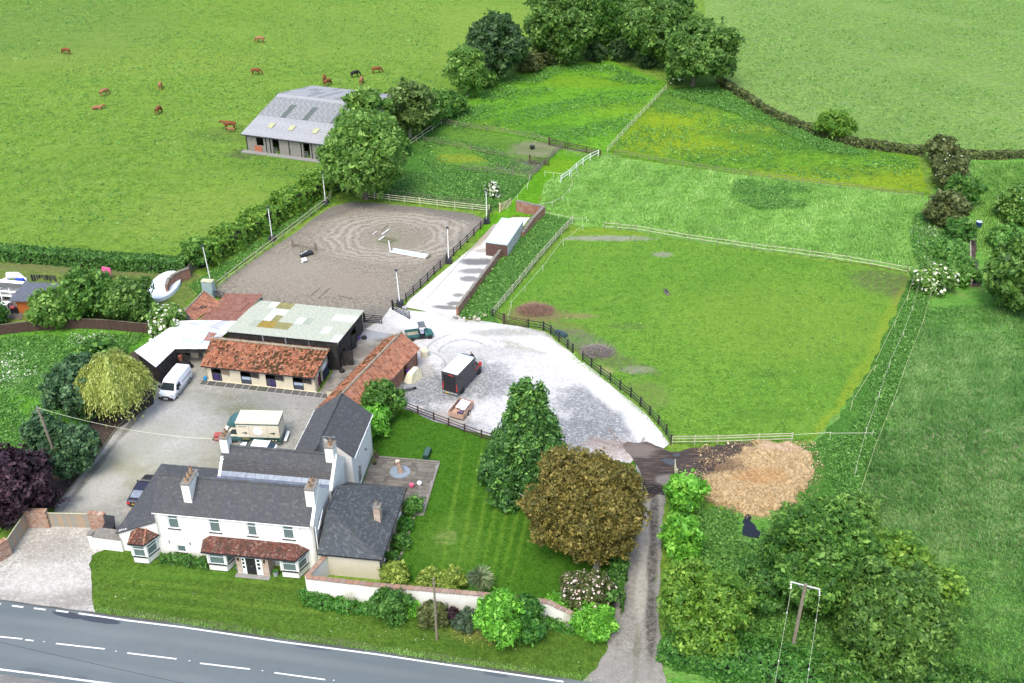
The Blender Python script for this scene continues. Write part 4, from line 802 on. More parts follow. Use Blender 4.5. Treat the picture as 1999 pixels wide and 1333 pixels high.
tufts('weeds', [(370,560),(430,520),(640,385),(650,395),(560,450),(425,550),(400,590)], 9000, .35, .09, 'weed', 2, seed=25, leafy=True, spread=.2)
tufts('weeds', [(1115,690),(1195,742),(1300,850),(1306,872),(1290,845),(1190,752),(1110,700)], 1500, .2, .06, 'grassblade', 2, seed=26, leafy=True, spread=.15)
# ---------------------------------------------------------------- building helpers
def V3(*a): return Vector(a)
def tiles(name, eL, eR, rR, rL, tw, th, mt, parent, thick=.02, gap=.92, seed=1, lift=.03, wave=0.0):
    """one roof slope as courses of separate tiles (too small to pick apart singly: joined)"""
    eL, eR, rR, rL = map(Vector, (eL, eR, rR, rL)); q = random.Random(seed)
    nrm = (eR-eL).cross(rL-eL) if (rL-eL).length > .1 else (eR-eL).cross(rR-eR)
    if nrm.length < 1e-6: nrm = (eR-eL).cross(rR-eR)
    nrm.normalize(); nrm = nrm if nrm.z > 0 else -nrm
    sl = max((rL-eL).length, .01); sr = max((rR-eR).length, .01); rows = max(2, round(min(sl, sr)/th)); m = M()
    for i in range(rows):
        t0, t1 = i/rows, min(1, (i+1.25)/rows)
        a0, b0 = eL.lerp(rL, t0), eR.lerp(rR, t0); a1, b1 = eL.lerp(rL, t1), eR.lerp(rR, t1)
        W0 = (b0-a0).length; n = max(1, round(W0/tw)); off = (.5 if i % 2 and not wave else 0)
        for j in range(n+(1 if off else 0)):
            s0 = max(0, (j-off)/n); s1 = min(1, (j-off+gap)/n)
            if s1-s0 < .2/n: continue
            lf = lift*q.uniform(.6, 1.7); dz = nrm*lf; k = thick
            p0, p1, p2, p3 = a0.lerp(b0, s0)+dz, a0.lerp(b0, s1)+dz, a1.lerp(b1, s1)+nrm*.006, a1.lerp(b1, s0)+nrm*.006
            if wave:
                c0 = (p0+p1)/2+nrm*wave; c1 = (p2+p3)/2+nrm*wave
                m.add([p0, c0, p1, p2, c1, p3, p0-nrm*k, p1-nrm*k], [(0,1,4,5),(1,2,3,4),(6,7,2,1,0)])
            else: m.add([p0, p1, p2, p3, p0-nrm*k, p1-nrm*k], [(0,1,2,3),(4,5,1,0),(4,0,3),(1,5,2)])
    o = m.obj(name, mt, parent); tag(o, kind='stuff'); return o
def slab(m, pts, th=.08):
    """a roof deck just under the tiles"""
    pts = [Vector(p) for p in pts]; m.hull([p-V3(0,0,th) for p in pts], [p-V3(0,0,.004) for p in pts])
def ridgecap(name, a, b, mt, parent, r=.11, seg=.45):
    a, b = Vector(a), Vector(b); n = max(1, int((b-a).length/seg)); m = M()
    for i in range(n): m.tube([a.lerp(b, i/n)+V3(0,0,.02), a.lerp(b, (i+.95)/n)+V3(0,0,.02)], r, 6)
    return m.obj(name, mt, parent)
def wall(m, a, b, z0, z1, th, openings=(), top=None):
    """wall from a to b (outer face on the right-hand side of a->b), openings (x0,x1,z0,z1); top(x) gives a sloped head"""
    X, L = XF(a, b); old = m.x; m.x = X if old is None else old @ X
    xs = sorted({0, L, *[o[0] for o in openings], *[o[1] for o in openings]})
    for x0, x1 in zip(xs, xs[1:]):
        if x1-x0 < 1e-4: continue
        zs = [z0]
        for o in sorted([o for o in openings if o[0] <= x0+1e-5 and o[1] >= x1-1e-5], key=lambda o: o[2]): zs += [o[2], o[3]]
        zs.append(z1)
        for k in range(0, len(zs), 2):
            if zs[k+1]-zs[k] > 1e-4:
                if top and k == len(zs)-2:
                    h0, h1 = top(x0), top(x1); m.add([(x0,0,zs[k]),(x1,0,zs[k]),(x1,th,zs[k]),(x0,th,zs[k]),(x0,0,h0),(x1,0,h1),(x1,th,h1),(x0,th,h0)], [(0,3,2,1),(4,5,6,7),(0,1,5,4),(1,2,6,5),(2,3,7,6),(3,0,4,7)])
                else: m.box(x0, x1, 0, th, zs[k], zs[k+1])
    m.x = old
def window(parent, a, b, x0, x1, z0, z1, bars=(), trans=None, sill=True, curtain=True, name='window', fr='white', depth=.07, sillmt='black', split=None):
    """frame with panes set in a wall a->b"""
    X, L = XF(a, b); m = M(); m.x = X; f = .07; y0, y1 = depth, depth+.06
    m.box(x0, x0+f, y0, y1, z0, z1); m.box(x1-f, x1, y0, y1, z0, z1); m.box(x0+f, x1-f, y0, y1, z0, z0+f); m.box(x0+f, x1-f, y0, y1, z1-f, z1)
    if trans: m.box(x0+f, x1-f, y0+.002, y1-.002, trans-.035, trans+.035)
    for bx in bars: m.box(bx-.025, bx+.025, y0+.004, y1-.004, z0+f, z1-f)
    w = m.obj(name, MT[fr], parent)
    zz = [z0+f, trans-.035, trans+.035, z1-f] if trans else [z0+f, z1-f]
    for k in range(0, len(zz), 2):
        g = M(); g.x = X; g.box(x0+f, x1-f, y0+.02, y0+.03, zz[k], zz[k+1]); g.obj('pane', MT['glass'], w)
    if sill:
        g = M(); g.x = X; g.box(x0-.12, x1+.12, -.09, .04, z0-.07, z0-.003); g.obj('sill', MT[sillmt], w)
    if curtain:
        g = M(); g.x = X; d = (x1-x0)*.16
        g.box(x0+.02, x0+.02+d, y1+.08, y1+.13, z0, z1); g.box(x1-.02-d, x1-.02, y1+.08, y1+.13, z0, z1)
        g.box(x0+.03+d, x1-.03-d, y1+.08, y1+.12, z1-(z1-z0)*.3, z1); g.box(x0+.03+d, x1-.03-d, y1+.09, y1+.12, z0, z0+(z1-z0)*.18)
        g.obj('curtain', MT['net'], w)
    return w
def chimney(parent, u0, u1, v0, v1, z0, z1, pots, mt='render', potm='terracotta', cap=True):
    c = M().box(u0, u1, v0, v1, z0, z1).obj('chimney', MT[mt], parent)
    if cap: M().box(u0-.05, u1+.05, v0-.05, v1+.05, z1-.002, z1+.1).obj('chimney_cap', MT['stonecap'], c)
    for (pu, pv, h) in pots:
        M().tube([(pu,pv,z1+.09),(pu,pv,z1+.12),(pu,pv,z1+h*.8),(pu,pv,z1+h)], [.17,.14,.12,.15], 8).obj('chimney_pot', MT[potm], c)
        M().tube([(pu,pv,z1+h+.001),(pu,pv,z1+h+.03)], .10, 8).obj('pot_mouth', MT['black'], c)
    M().box(u0-.12, u1+.12, v0-.35, v0-.01, z0+.0, z0+.03)
    return c
def gutter(parent, a, b, name='gutter', mt='white', r=.04):
    return M().tube([a, b], r, 6).obj(name, MT[mt], parent)

# ---------------------------------------------------------------- farmhouse
HA = R(-7.6); HO = G(299, 999, 5.2); HF = Fr(HO, HA)
house = thing('farmhouse', 'long white rendered farmhouse with grey slate roofs beside the road', 'house', (HO.x, HO.y, 0), HA)
EZ, RZ = 5.2, 7.5; W1 = 14.85
wd = M()
fw = [(1.2,2.2,3.42,4.97), (5.1,6.1,3.42,4.97), (8.65,9.5,3.4,4.95), (11.95,12.95,3.42,4.95), (1.5,2.35,.55,1.35)]
bays = [(4.85,7.3), (11.7,14.0)]
wall(wd, (0,0), (W1,0), 0, EZ, .3, fw)
wall(wd, (W1,0), (W1,5.0), 0, EZ, .3, [(1.6,2.1,3.7,4.7)])
wall(wd, (0,5.0), (0,.0), 2.2, EZ, .3)
wall(wd, (4.0,9.7), (4.0,5.0), 0, EZ, .3); wall(wd, (15.0,9.7), (4.0,9.7), 0, EZ, .3); wall(wd, (W1+.15,5.0), (W1+.15,9.9), 0, EZ, .3)
for u in (W1, 0):          # gables, the right one with a raised parapet
    s = 1 if u else -1; t = .28; k = .14 if u else -.02
    u0, u1 = (u-t+.012, u+.012) if u else (-.012, t-.012)
    wd.hull([(u0,0,EZ-.1),(u0,5,EZ-.1),(u0,5,EZ+k),(u0,2.5,RZ+k),(u0,0,EZ+k)], [(u1,0,EZ-.1),(u1,5,EZ-.1),(u1,5,EZ+k),(u1,2.5,RZ+k),(u1,0,EZ+k)])
wd.hull([(14.87,5.02,EZ-.1),(14.87,9.7,EZ-.1),(14.87,9.7,EZ+.12),(14.87,7.4,RZ+.12),(14.87,5.02,EZ+.12)], [(15.17,5.02,EZ-.1),(15.17,9.7,EZ-.1),(15.17,9.7,EZ+.12),(15.17,7.4,RZ+.12),(15.17,5.02,EZ+.12)])
wd.hull([(4.02,5.05,EZ-.1),(4.02,9.7,EZ-.1),(4.02,7.4,RZ-.05)], [(4.3,5.05,EZ-.1),(4.3,9.7,EZ-.1),(4.3,7.4,RZ-.05)])
# wing with the gable to the left back, lean-to on the left, annex body
wu0, wu1, wv0, wv1 = 10.1, 15.6, 10.2, 17.3
wall(wd, (wu0,wv0), (wu1,wv0), 0, 5.1, .3)
wing_open = [(1.2,2.6,.05,2.05), (1.9,2.35,3.55,4.35), (5.3,5.75,3.5,4.3)]
wall(wd, (wu1,wv0+.3), (wu1,wv1), 0, 5.1, .3, wing_open)
wall(wd, (wu1,wv1), (wu0,wv1), 0, 5.1, .3); wall(wd, (wu0,wv1), (wu0,wv0), 0, 5.1, .3)
for v in (wv0+.002, wv1-.302): wd.hull([(wu0,v,5.0),(wu1,v,5.0),(12.85,v,7.4)], [(wu0,v+.3,5.0),(wu1,v+.3,5.0),(12.85,v+.3,7.4)])
wall(wd, (-3.9,0), (-.001,0), 0, 2.35, .3, top=lambda x: 2.35+x/3.9*1.72)
wall(wd, (-3.9,9.9), (-3.9,.3), 0, 2.3, .3); wall(wd, (3.98,9.9), (-3.9,9.9), 0, 2.3, .3)
wd.obj('wall', MT['render'], house)
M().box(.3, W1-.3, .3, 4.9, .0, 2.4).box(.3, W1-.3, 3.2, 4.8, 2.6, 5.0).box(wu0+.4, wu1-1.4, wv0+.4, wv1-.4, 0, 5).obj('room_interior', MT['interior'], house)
for i, (a, b, c, d) in enumerate(fw): window(house, (0,0), (W1,0), a, b, c, d, trans=(d-.42 if i < 4 else None), sillmt='black')
window(house, (W1,0), (W1,5.0), 1.6, 2.1, 3.7, 4.7, curtain=False)
window(house, (wu1,wv0+.3), (wu1,wv1), 1.9, 2.35, 3.55, 4.35, bars=(2.12,), sill=False, curtain=False); window(house, (wu1,wv0+.3), (wu1,wv1), 5.3, 5.75, 3.5, 4.3, bars=(5.52,), sill=False, curtain=False)
window(house, (wu1,wv0+.3), (wu1,wv1), 1.2, 2.6, .05, 2.05, bars=(1.55,1.9,2.25), sill=False, curtain=False, name='french_window')
# roof decks
rf = M()
slab(rf, [(-.12,-.1,EZ-.03),(W1-.3,-.1,EZ-.03),(W1-.3,2.5,RZ),(-.12,2.5,RZ)]); slab(rf, [(-.12,2.5,RZ),(W1-.3,2.5,RZ),(W1-.3,5.0,EZ+.02),(-.12,5.0,EZ+.02)])
slab(rf, [(4.0,5.35,EZ+.1),(14.86,5.35,EZ+.1),(14.86,7.4,RZ),(4.0,7.4,RZ)]); slab(rf, [(4.0,7.4,RZ),(14.86,7.4,RZ),(14.86,9.85,EZ),(4.0,9.85,EZ)])
slab(rf, [(-4.1,-.15,2.22),(.0,-.15,4.12),(.0,5.2,4.12),(-4.1,10.1,2.22)]); slab(rf, [(-4.1,10.1,2.22),(.0,5.2,4.12),(4.0,5.2,4.12),(4.0,10.1,2.22)])
slab(rf, [(wu0-.25,wv0+.1,5.0),(12.85,wv0-2.5,7.4),(12.85,wv1+.1,7.4),(wu0-.25,wv1+.1,5.0)]); slab(rf, [(12.85,wv0+.0,7.4),(wu1+.2,wv0-.0,5.02),(wu1+.2,wv1+.1,5.02),(12.85,wv1+.1,7.4)])
rf.obj('roof_deck', MT['black'], house)
SL = MT['slate']
tiles('slates', (-.15,-.12,EZ-.03), (W1-.28,-.12,EZ-.03), (W1-.28,2.5,RZ), (-.15,2.5,RZ), .26, .2, SL, house, seed=1)
tiles('slates', (W1-.28,5.0,EZ+.02), (-.15,5.0,EZ+.02), (-.15,2.5,RZ), (W1-.28,2.5,RZ), .26, .2, SL, house, seed=2)
tiles('slates', (4.0,5.5,EZ+.2), (14.87,5.5,EZ+.2), (14.87,7.4,RZ), (4.0,7.4,RZ), .26, .2, SL, house, seed=3)
tiles('slates', (14.87,9.9,EZ-.06), (4.0,9.9,EZ-.06), (4.0,7.4,RZ), (14.87,7.4,RZ), .26, .2, SL, house, seed=4)
tiles('slates', (-4.15,-.2,2.2), (-4.15,10.15,2.2), (0,5.2,4.12), (0,-.2,4.12), .26, .2, SL, house, seed=5) if False else None
tiles('slates', (-4.15,10.15,2.2), (-4.15,-.2,2.2), (0,-.2,4.12), (0,5.2,4.12), .26, .2, SL, house, seed=5)
tiles('slates', (4.0,10.15,2.2), (-4.15,10.15,2.2), (0,5.2,4.12), (4.0,5.2,4.12), .26, .2, SL, house, seed=6)
tiles('slates', (wu0-.3,wv1+.15,4.98), (wu0-.3,wv0-.2,4.98), (12.85,wv0-2.4,7.4), (12.85,wv1+.15,7.4), .26, .2, SL, house, seed=7)
tiles('slates', (wu1+.25,wv0-.05,5.0), (wu1+.25,wv1+.15,5.0), (12.85,wv1+.15,7.4), (12.85,wv0-.05,7.4), .26, .2, SL, house, seed=8)
for a, b in (((-.1,2.5,RZ+.02),(2.55,2.5,RZ+.02)), ((3.45,2.5,RZ+.02),(W1-.9,2.5,RZ+.02)), ((4.3,7.4,RZ+.02),(14.4,7.4,RZ+.02)), ((12.85,wv0-2.3,7.42),(12.85,wv1,7.42))): ridgecap('ridge_tiles', a, b, MT['slate'], house, .12)
M().box(4.0, 14.84, 4.95, 5.5, EZ+.03, EZ+.22).obj('valley_lead', MT['lead'], house)
M().box(2.5, 3.5, .2, .75, 0, .001)
for i in range(12): M().hull([(4.05+i*.9,5.46,EZ+.215),(4.93+i*.9,5.46,EZ+.215),(4.93+i*.9,5.78,EZ+.56),(4.05+i*.9,5.78,EZ+.56)], [(4.05+i*.9,5.43,EZ+.25),(4.93+i*.9,5.43,EZ+.25),(4.93+i*.9,5.75,EZ+.60),(4.05+i*.9,5.75,EZ+.60)]).obj('lead_sheet', MT['lead'], house)
for a, b in (((-.1,-.15,EZ-.06),(W1-.3,-.15,EZ-.06)), ((wu0-.35,wv0,4.95),(wu0-.35,wv1+.1,4.95)), ((-4.2,-.1,2.15),(-4.2,10.1,2.15)), ((wu1+.3,wv0,4.98),(wu1+.3,wv1+.1,4.98))): gutter(house, a, b, mt='white' if a[0] > -4 and a[1] != -.3 else ('black' if a[0] < -1 else 'white'))
M().tube([(W1+.12,.15,EZ-.2),(W1+.12,.15,.1)], .045, 6).tube([(W1+.14,2.4,RZ-2.4),(W1+.3,.35,EZ-.6)], .045, 6).obj('drainpipe', MT['white'], house)
chimney(house, 2.75, 3.5, .75, 2.9, 5.7, 8.0, [(3.1,1.2,.6),(3.1,1.8,.65),(3.1,2.4,.8)])
chimney(house, W1-.85, W1-.02, 1.2, 2.75, 6.0, 8.25, [(W1-.45,1.6,.6),(W1-.45,2.25,.65)])
chimney(house, 4.05, 4.8, 6.9, 7.9, 6.3, 8.6, [(4.4,7.15,.5),(4.4,7.65,.6)], potm='terracotta')
chimney(house, 14.2, 15.0, 6.85, 7.95, 6.3, 8.6, [(14.6,7.15,.55),(14.6,7.65,.6)])
M().box(4.32, 4.47, 6.2, 6.35, 6.7, 6.75).obj('roof_vent', MT['white'], house)
M().tube([(14.6,7.4,8.6),(14.6,7.4,9.5)], .025, 5).tube([(13.9,7.4,9.5),(15.2,7.4,9.55)], .02, 5).tube([(14.0,7.2,9.5),(14.0,7.6,9.5)], .012, 4).tube([(15,7.2,9.54),(15,7.6,9.54)], .012, 4).obj('television_aerial', MT['galv'], house)
M().tube([(wu1+.1,wv1-2,4.6),(wu1+.28,wv1-2,4.6)], .06, 6).box(wu1+.0,wu1+.18,12.0,12.1,2.3,2.55).box(wu1+.0,wu1+.18,14.6,14.7,2.5,2.75).obj('wall_lamp', MT['galv'], house)
# bays
def bay(u0, u1, d=1.38, cut=.55, roof=True):
    pts = [(u0,0),(u0+cut*.4,-d),(u1-cut,-d),(u1,-.05)]
    m = M(); m.prism([pts[0],pts[1],pts[2],pts[3]], 0, .78); m.prism([pts[0],pts[1],pts[2],pts[3]], 2.12, 2.4)
    for p in (pts[1], pts[2]): m.box(p[0]-.09, p[0]+.09, p[1]-.002, p[1]+.2, .78, 2.12)
    m.box(u0, u0+.14, -.18, 0, .78, 2.12); m.box(u1-.16, u1-.02, -.2, -.02, .78, 2.12)
    b = m.obj('bay', MT['render'], house)
    M().prism([(pts[0][0]-.05,0),(pts[1][0]-.06,pts[1][1]-.07),(pts[2][0]+.04,pts[2][1]-.07),(pts[3][0]+.06,pts[3][1])], .781, .86).obj('sill', MT['black'], b)
    M().prism([(pts[0][0]-.02,0),(pts[1][0]-.02,pts[1][1]-.02),(pts[2][0]+.015,pts[2][1]-.02),(pts[3][0]+.02,pts[3][1])], .0, .10).obj('plinth', MT['black'], b)
    for a, c in ((pts[0],pts[1]),(pts[1],pts[2]),(pts[2],pts[3])):
        L = (Vector(c)-Vector(a)).length; window(house, a, c, .12, L-.12, .88, 2.12, trans=1.75, sill=False, depth=.03)
    M().prism([(u0+.3,-.05),(u0+.5,-d+.5),(u1-cut-.1,-d+.5),(u1-.4,-.05)], .1, 2.1).obj('bay_interior', MT['interior'], b)
    return b
for u0, u1 in ((-2.35,-.2), (4.85,7.3), (11.7,14.0)): bay(u0, u1)
# bay roof on the left and long porch roof
def hiproof(u0, u1, d, ze, zt, cut, cutL, mt, seed, hips=False):
    p = [(u0,.0,ze),(u0+cutL,-d,ze),(u1-cut,-d,ze),(u1,.0,ze)]; t = [(u0+cutL+.35,0,zt),(u1-cut-.35,0,zt)]
    m = M(); slab(m, [p[1],p[2],t[1],t[0]]); slab(m, [p[0],p[1],t[0]]); slab(m, [p[2],p[3],t[1]])
    r = m.obj('porch_roof', MT['black'], house)
    tiles('roof_tiles', p[1], p[2], t[1], t[0], .2, .13, mt, r, seed=seed, lift=.04); tiles('roof_tiles', p[0], p[1], t[0], t[0], .2, .13, mt, r, seed=seed+1); tiles('roof_tiles', p[2], p[3], t[1], t[1], .2, .13, mt, r, seed=seed+2)
    M().tube([V3(*p[0])+V3(-.05,0,-.08), V3(*p[1])+V3(0,-.05,-.08), V3(*p[2])+V3(0,-.05,-.08), V3(*p[3])+V3(.05,0,-.08)], .055, 6).obj('gutter', MT['black'], r)
    if hips:
        for a, b in ((p[1],t[0]),(p[2],t[1])): ridgecap('hip_tiles', a, b, MT['pantile'], r, .09, .16)
hiproof(-2.6, .0, 1.55, 2.5, 3.05, .75, .35, MT['redtile'], 31, True)
hiproof(4.3, 14.15, 1.6, 2.42, 2.95, .75, .35, MT['redtile'], 41)
# brick porch with the front door
pm = M(); pm.box(7.75, 8.2, -1.45, -.02, 0, 2.34); pm.box(10.15, 10.75, -1.45, -.02, 0, 2.34); pm.box(8.2, 10.15, -1.45, -1.2, 2.1, 2.34)
pm.obj('porch_pier', MT['brickpale'], house)
for u in (7.98, 10.42): M().box(u-.07, u+.07, -1.6, -1.45, 1.75, 2.0).obj('porch_lantern', MT['black'], house)
df = M(); df.box(8.22, 8.28, -1.4, -1.32, 0, 2.08); df.box(8.5, 8.62, -1.4, -1.32, 0, 2.08); df.box(9.55, 9.67, -1.4, -1.32, 0, 2.08); df.box(9.95, 10.13, -1.4, -1.32, 0, 2.08); df.box(8.22, 10.13, -1.402, -1.318, 2.0, 2.098)
for z in (0, .55, 1.02, 1.48): 
    df.box(8.28, 8.5, -1.395, -1.325, z, z+(.55 if z == 0 else .12)); df.box(9.67, 9.95, -1.395, -1.325, z, z+(.55 if z == 0 else .12))
df.box(8.28,8.5,-1.395,-1.325,1.9,2.0); df.box(9.67,9.95,-1.395,-1.325,1.9,2.0)
dfo = df.obj('door_frame', MT['white'], house)
M().box(8.28, 8.5, -1.37, -1.36, .5, 1.95).box(9.67, 9.95, -1.37, -1.36, .5, 1.95).obj('pane', MT['carglass'], dfo)
door = M().box(8.62, 9.55, -1.38, -1.33, .02, 2.0).obj('front_door', MT['black'], house)
for a, b in ((8.72,9.03),(9.14,9.45)):
    for z0, z1 in ((.2,.85),(1.05,1.85)): M().box(a, b, -1.40, -1.381, z0, z1).obj('panel', MT['black'], door)
M().box(8.66, 8.70, -1.44, -1.38, 1.0, 1.1).obj('handle', MT['rim'], door); M().box(9.0, 9.2, -1.41, -1.4, .98, 1.02).obj('letterbox', MT['rim'], door)
M().box(7.6, 10.8, -1.95, -1.46, 0, .08).obj('doorstep', MT['concrete'], house)
M().box(-2.3, -.1, -1.6, -1.38, 0, .05).box(4.8, 7.0, -1.62, -1.38, 0, .05).box(11.6, 13.6, -1.65, -1.38, 0, .05).obj('paving_strip', MT['stonecap'], house)
for u in (.9, 2.9): M().tube([(u,-.05,1.9),(u,-.08,1.6)], .05, 5).obj('wall_bracket', MT['galv'], house)
for k in range(10): M().box(13.6+k*.12, 13.64+k*.12, -.06, -.002, 4.75+.1*math.sin(k), 4.82+.1*math.sin(k)).obj('wall_cable', MT['black'], house) if k < 1 else None
# annex (low hipped slate roof)
au0, au1, av0, av1, aez, arz = 15.2, 20.95, -.7, 9.3, 2.65, 5.0
ann = M(); wall(ann, (au0-.1,av0+.2), (au1-.2,av0+.2), 0, aez, .25, []); ann.obj('annex_wall', MT['cream'], house); ann = M(); wall(ann, (au1-.2,av1-.2), (au0-.1,av1-.2), 0, aez, .25)
ann.obj('annex_wall', MT['cream'], house)
aw = M(); ow = [(1.3,2.6,.9,2.0), (6.6,7.9,.9,2.0)]; wall(aw, (au1-.198,av0+.45), (au1-.198,av1-.45), 0, aez, .25, ow); aw.obj('annex_brick_wall', MT['brickpale'], house)
for o in ow: window(house, (au1-.198,av0+.45), (au1-.198,av1-.45), *o, bars=(o[0]+.65,), sillmt='white')
M().box(au0+.3, au1-1.6, av0+.8, av1-.9, 0, 2.3).obj('annex_interior', MT['interior'], house)
A1, A2 = (15.35,2.5,arz), (15.45,5.8,arz); am = M()
fl, fr, br, bl = (au0-.05,av0,aez), (au1+.1,av0,aez), (au1+.1,av1,aez), (au0-.05,av1,aez)
slab(am, [fl, fr, A1]); slab(am, [fr, br, A2, A1]); slab(am, [br, bl, A2]); am.obj('annex_roof_deck', MT['black'], house)
S2 = MT['slate2']
tiles('slates', fl, fr, A1, A1, .26, .2, S2, house, seed=51); tiles('slates', fr, br, A2, A1, .26, .2, S2, house, seed=52); tiles('slates', br, bl, A2, A2, .26, .2, S2, house, seed=53)
for a, b in ((fr, A1), (br, A2), (A1, A2)): ridgecap('hip_tiles', a, b, MT['slate'], house, .10)
gutter(house, (au0,av0-.05,aez-.08), (au1+.15,av0-.05,aez-.08), mt='black'); gutter(house, (au1+.16,av0,aez-.08), (au1+.16,av1,aez-.08), mt='black')
M().tube([(au1-.05,av0+.12,aez-.1),(au1-.05,av0+.12,0)], .05, 6).obj('drainpipe', MT['black'], house)
chimney(house, 19.35, 19.95, 3.55, 4.3, 2.9, 4.75, [(19.65,3.93,.75)], mt='brickpale', potm='stonecap')

# ---------------------------------------------------------------- garden wall with clay coping
def coped_wall(name, label, pts, h, th, ctw=.6, mt='render', body_label=None, cz=.09):
    root = thing(name, label, 'wall', (pts[0].x, pts[0].y, 0)); o = pts[0]; m = M(); parts = []
    for i, (a, b) in enumerate(zip(pts, pts[1:])):
        ha, hb = h[i], h[i+1]; X, L = XF(a-o, b-o); m.x = X; k = .002*i
        m.add([(0,-th/2-k,0),(L,-th/2-k,0),(L,th/2+k,0),(0,th/2+k,0),(0,-th/2-k,ha),(L,-th/2-k,hb),(L,th/2+k,hb),(0,th/2+k,ha)], [(0,3,2,1),(4,5,6,7),(0,1,5,4),(1,2,6,5),(2,3,7,6),(3,0,4,7)])
        n = max(1, round(L/ctw)); 
        for j in range(n): parts.append((X, (j+.04)*L/n, (j+.96)*L/n, ha+(hb-ha)*(j+.5)/n, math.atan2(hb-ha, L)))
    m.obj('wall_body', MT[mt] if isinstance(mt, str) else mt, root)
    for X, x0, x1, z, sl in parts:
        c = M().box(-(x1-x0)/2, (x1-x0)/2, -th/2-.09, th/2+.09, .004, cz).mesh('coping_tile', MT['coping'])
        p = X @ V3((x0+x1)/2, random.uniform(-.01,.01), z+random.uniform(0,.012))
        put('coping_tile', c, root, p, (0, -sl, math.atan2(X[1][0], X[0][0])))
    return root
cz_pts = [HF.w(16.1,1.2), HF.w(15.3,-3.25), HF.w(20.4,-3.5), HF.w(31.2,-2.75), HF.w(38.2,-3.2)]
cz_pts = [G(655,1064,2.2), G(598,1127,2.2), G(742,1143,2.2), G(957,1162,2.15), G(1070,1175,2.0), G(1130,1205,1.4)]
for p in cz_pts: p.z = 0
coped_wall('garden_wall', 'long cream garden wall topped with clay tiles along the verge', cz_pts, [2.2,2.2,2.2,2.15,2.0,1.4], .3)
for (px, py, lb) in ((684,1163,'weathered trellis on the garden wall beside the cone shaped shrub'), (1108,1207,'white trellis on the low end of the garden wall')):
    a = G(px-8, py+18); b = G(px+9, py+20); X, L = XF(a, b); tr = thing('trellis', lb, 'trellis', (a.x, a.y, 0), angle(a, b))
    for k in range(5): M().box(k*L/4-.012, k*L/4+.012, -.03, 0, .4, 1.7).obj('slat', MT['palewood'], tr)
    for k in range(8): M().box(-.03, L+.03, -.045, -.031, .45+k*.17, .475+k*.17).obj('slat', MT['palewood'], tr)
# low wall in front of the lean-to
low = [G(180,1082), G(240,1090)]
low = [G(172,1044,1.55), G(236,1052,1.55)]
for p in low: p.z = 0
lw = thing('front_wall', 'low cream wall with flat stone top between drive and house', 'wall', (low[0].x, low[0].y, 0), angle(*low)); L = (low[1]-low[0]).length
M().box(.45, L, -.12, .28, 0, 1.5).box(0, .449, -.15, .32, 0, 1.62).obj('wall_body', MT['render'], lw); M().box(.46, L, -.2, 1.1, 1.502, 1.58).box(-.05, .458, -.2, .5, 1.622, 1.76).obj('wall_top', MT['stonecap'], lw)
sk = thing('black_bin_store', 'black open lidded bin behind the low cream wall', 'bin', tuple(G(203,1052)), angle(*low)); M().hull([(0,0,0),(.9,0,0),(.9,.8,0),(0,.8,0)], [(-.05,-.05,1.1),(.95,-.05,1.1),(.95,.85,1.35),(-.05,.85,1.35)]).obj('bin_body', MT['black'], sk); M().hull([(-.06,.8,1.36),(.96,.8,1.36),(.96,.86,1.36),(-.06,.86,1.36)], [(-.06,1.0,2.1),(.96,1.0,2.1),(.96,1.06,2.1),(-.06,1.06,2.1)]).obj('lid', MT['darkblock'], sk)

# ---------------------------------------------------------------- entrance screen: brick piers and board panels
def bricks(m, a, b, z1, th, q, cw=.24, ch=.085):
    X, L = XF(a, b); m.x = X
    n = int(z1/ch)
    for i in range(n):
        k = max(1, round(L/cw)); off = .5 if i % 2 else 0
        for j in range(k+(1 if off else 0)):
            x0 = max(0, (j-off)/k*L); x1 = min(L, (j-off+.94)/k*L)
            if x1-x0 > .04: y = q.uniform(0, .018); m.box(x0, x1, -th/2-y, th/2+y, i*ch, i*ch+ch*.86)
    m.x = None
def pier(label, a, b, h, th=.45):
    q = random.Random(int(a.x*10)); o = a.copy(); r = thing('brick_pier', label, 'brick pier', (o.x, o.y, 0)); z = Vector((0,0,0))
    m = M(); bricks(m, z, b-a, h, th, q); tag(m.obj('bricks', tilebrick, r), kind='stuff')
    X, L = XF(z, b-a); c = M(); c.x = X; c.box(.02, L-.02, -th/2+.015, th/2-.015, 0, h-.03); c.obj('mortar', MT['stonecap'], r)
    c = M(); c.x = X
    for i in range(max(2, int(L/.12))): n_ = max(2, int(L/.12)); c.box(i*L/n_+.006, (i+.93)*L/n_, -th/2-.03, th/2+.03, h+.001, h+.09)
    tag(c.obj('coping_bricks', tilebrick, r), kind='stuff'); return r
tilebrick = tilemat('mottled_pier_brick', ((.32,.175,.115),(.40,.25,.175),(.26,.145,.10),(.48,.37,.29),(.35,.21,.15)), (.38,.35,.30), .5, .85, .8)
def zg(px, py, z=0): p = G(px, py, z); p.z = 0; return p
pa, pb, pc, pd, pe, pf = zg(58,1028), zg(100,1029), zg(181,1031), zg(212,1035), zg(2,1098), zg(22,1082)
pier('brick gate pier at the back left corner of the entrance drive', pa, pb, 2.05); pier('brick pier nearest the farmhouse beside the black bin', pc, pd, 1.95)
pier('brick pier end cut by the left frame edge', zg(-20,1108), pf, 1.9)
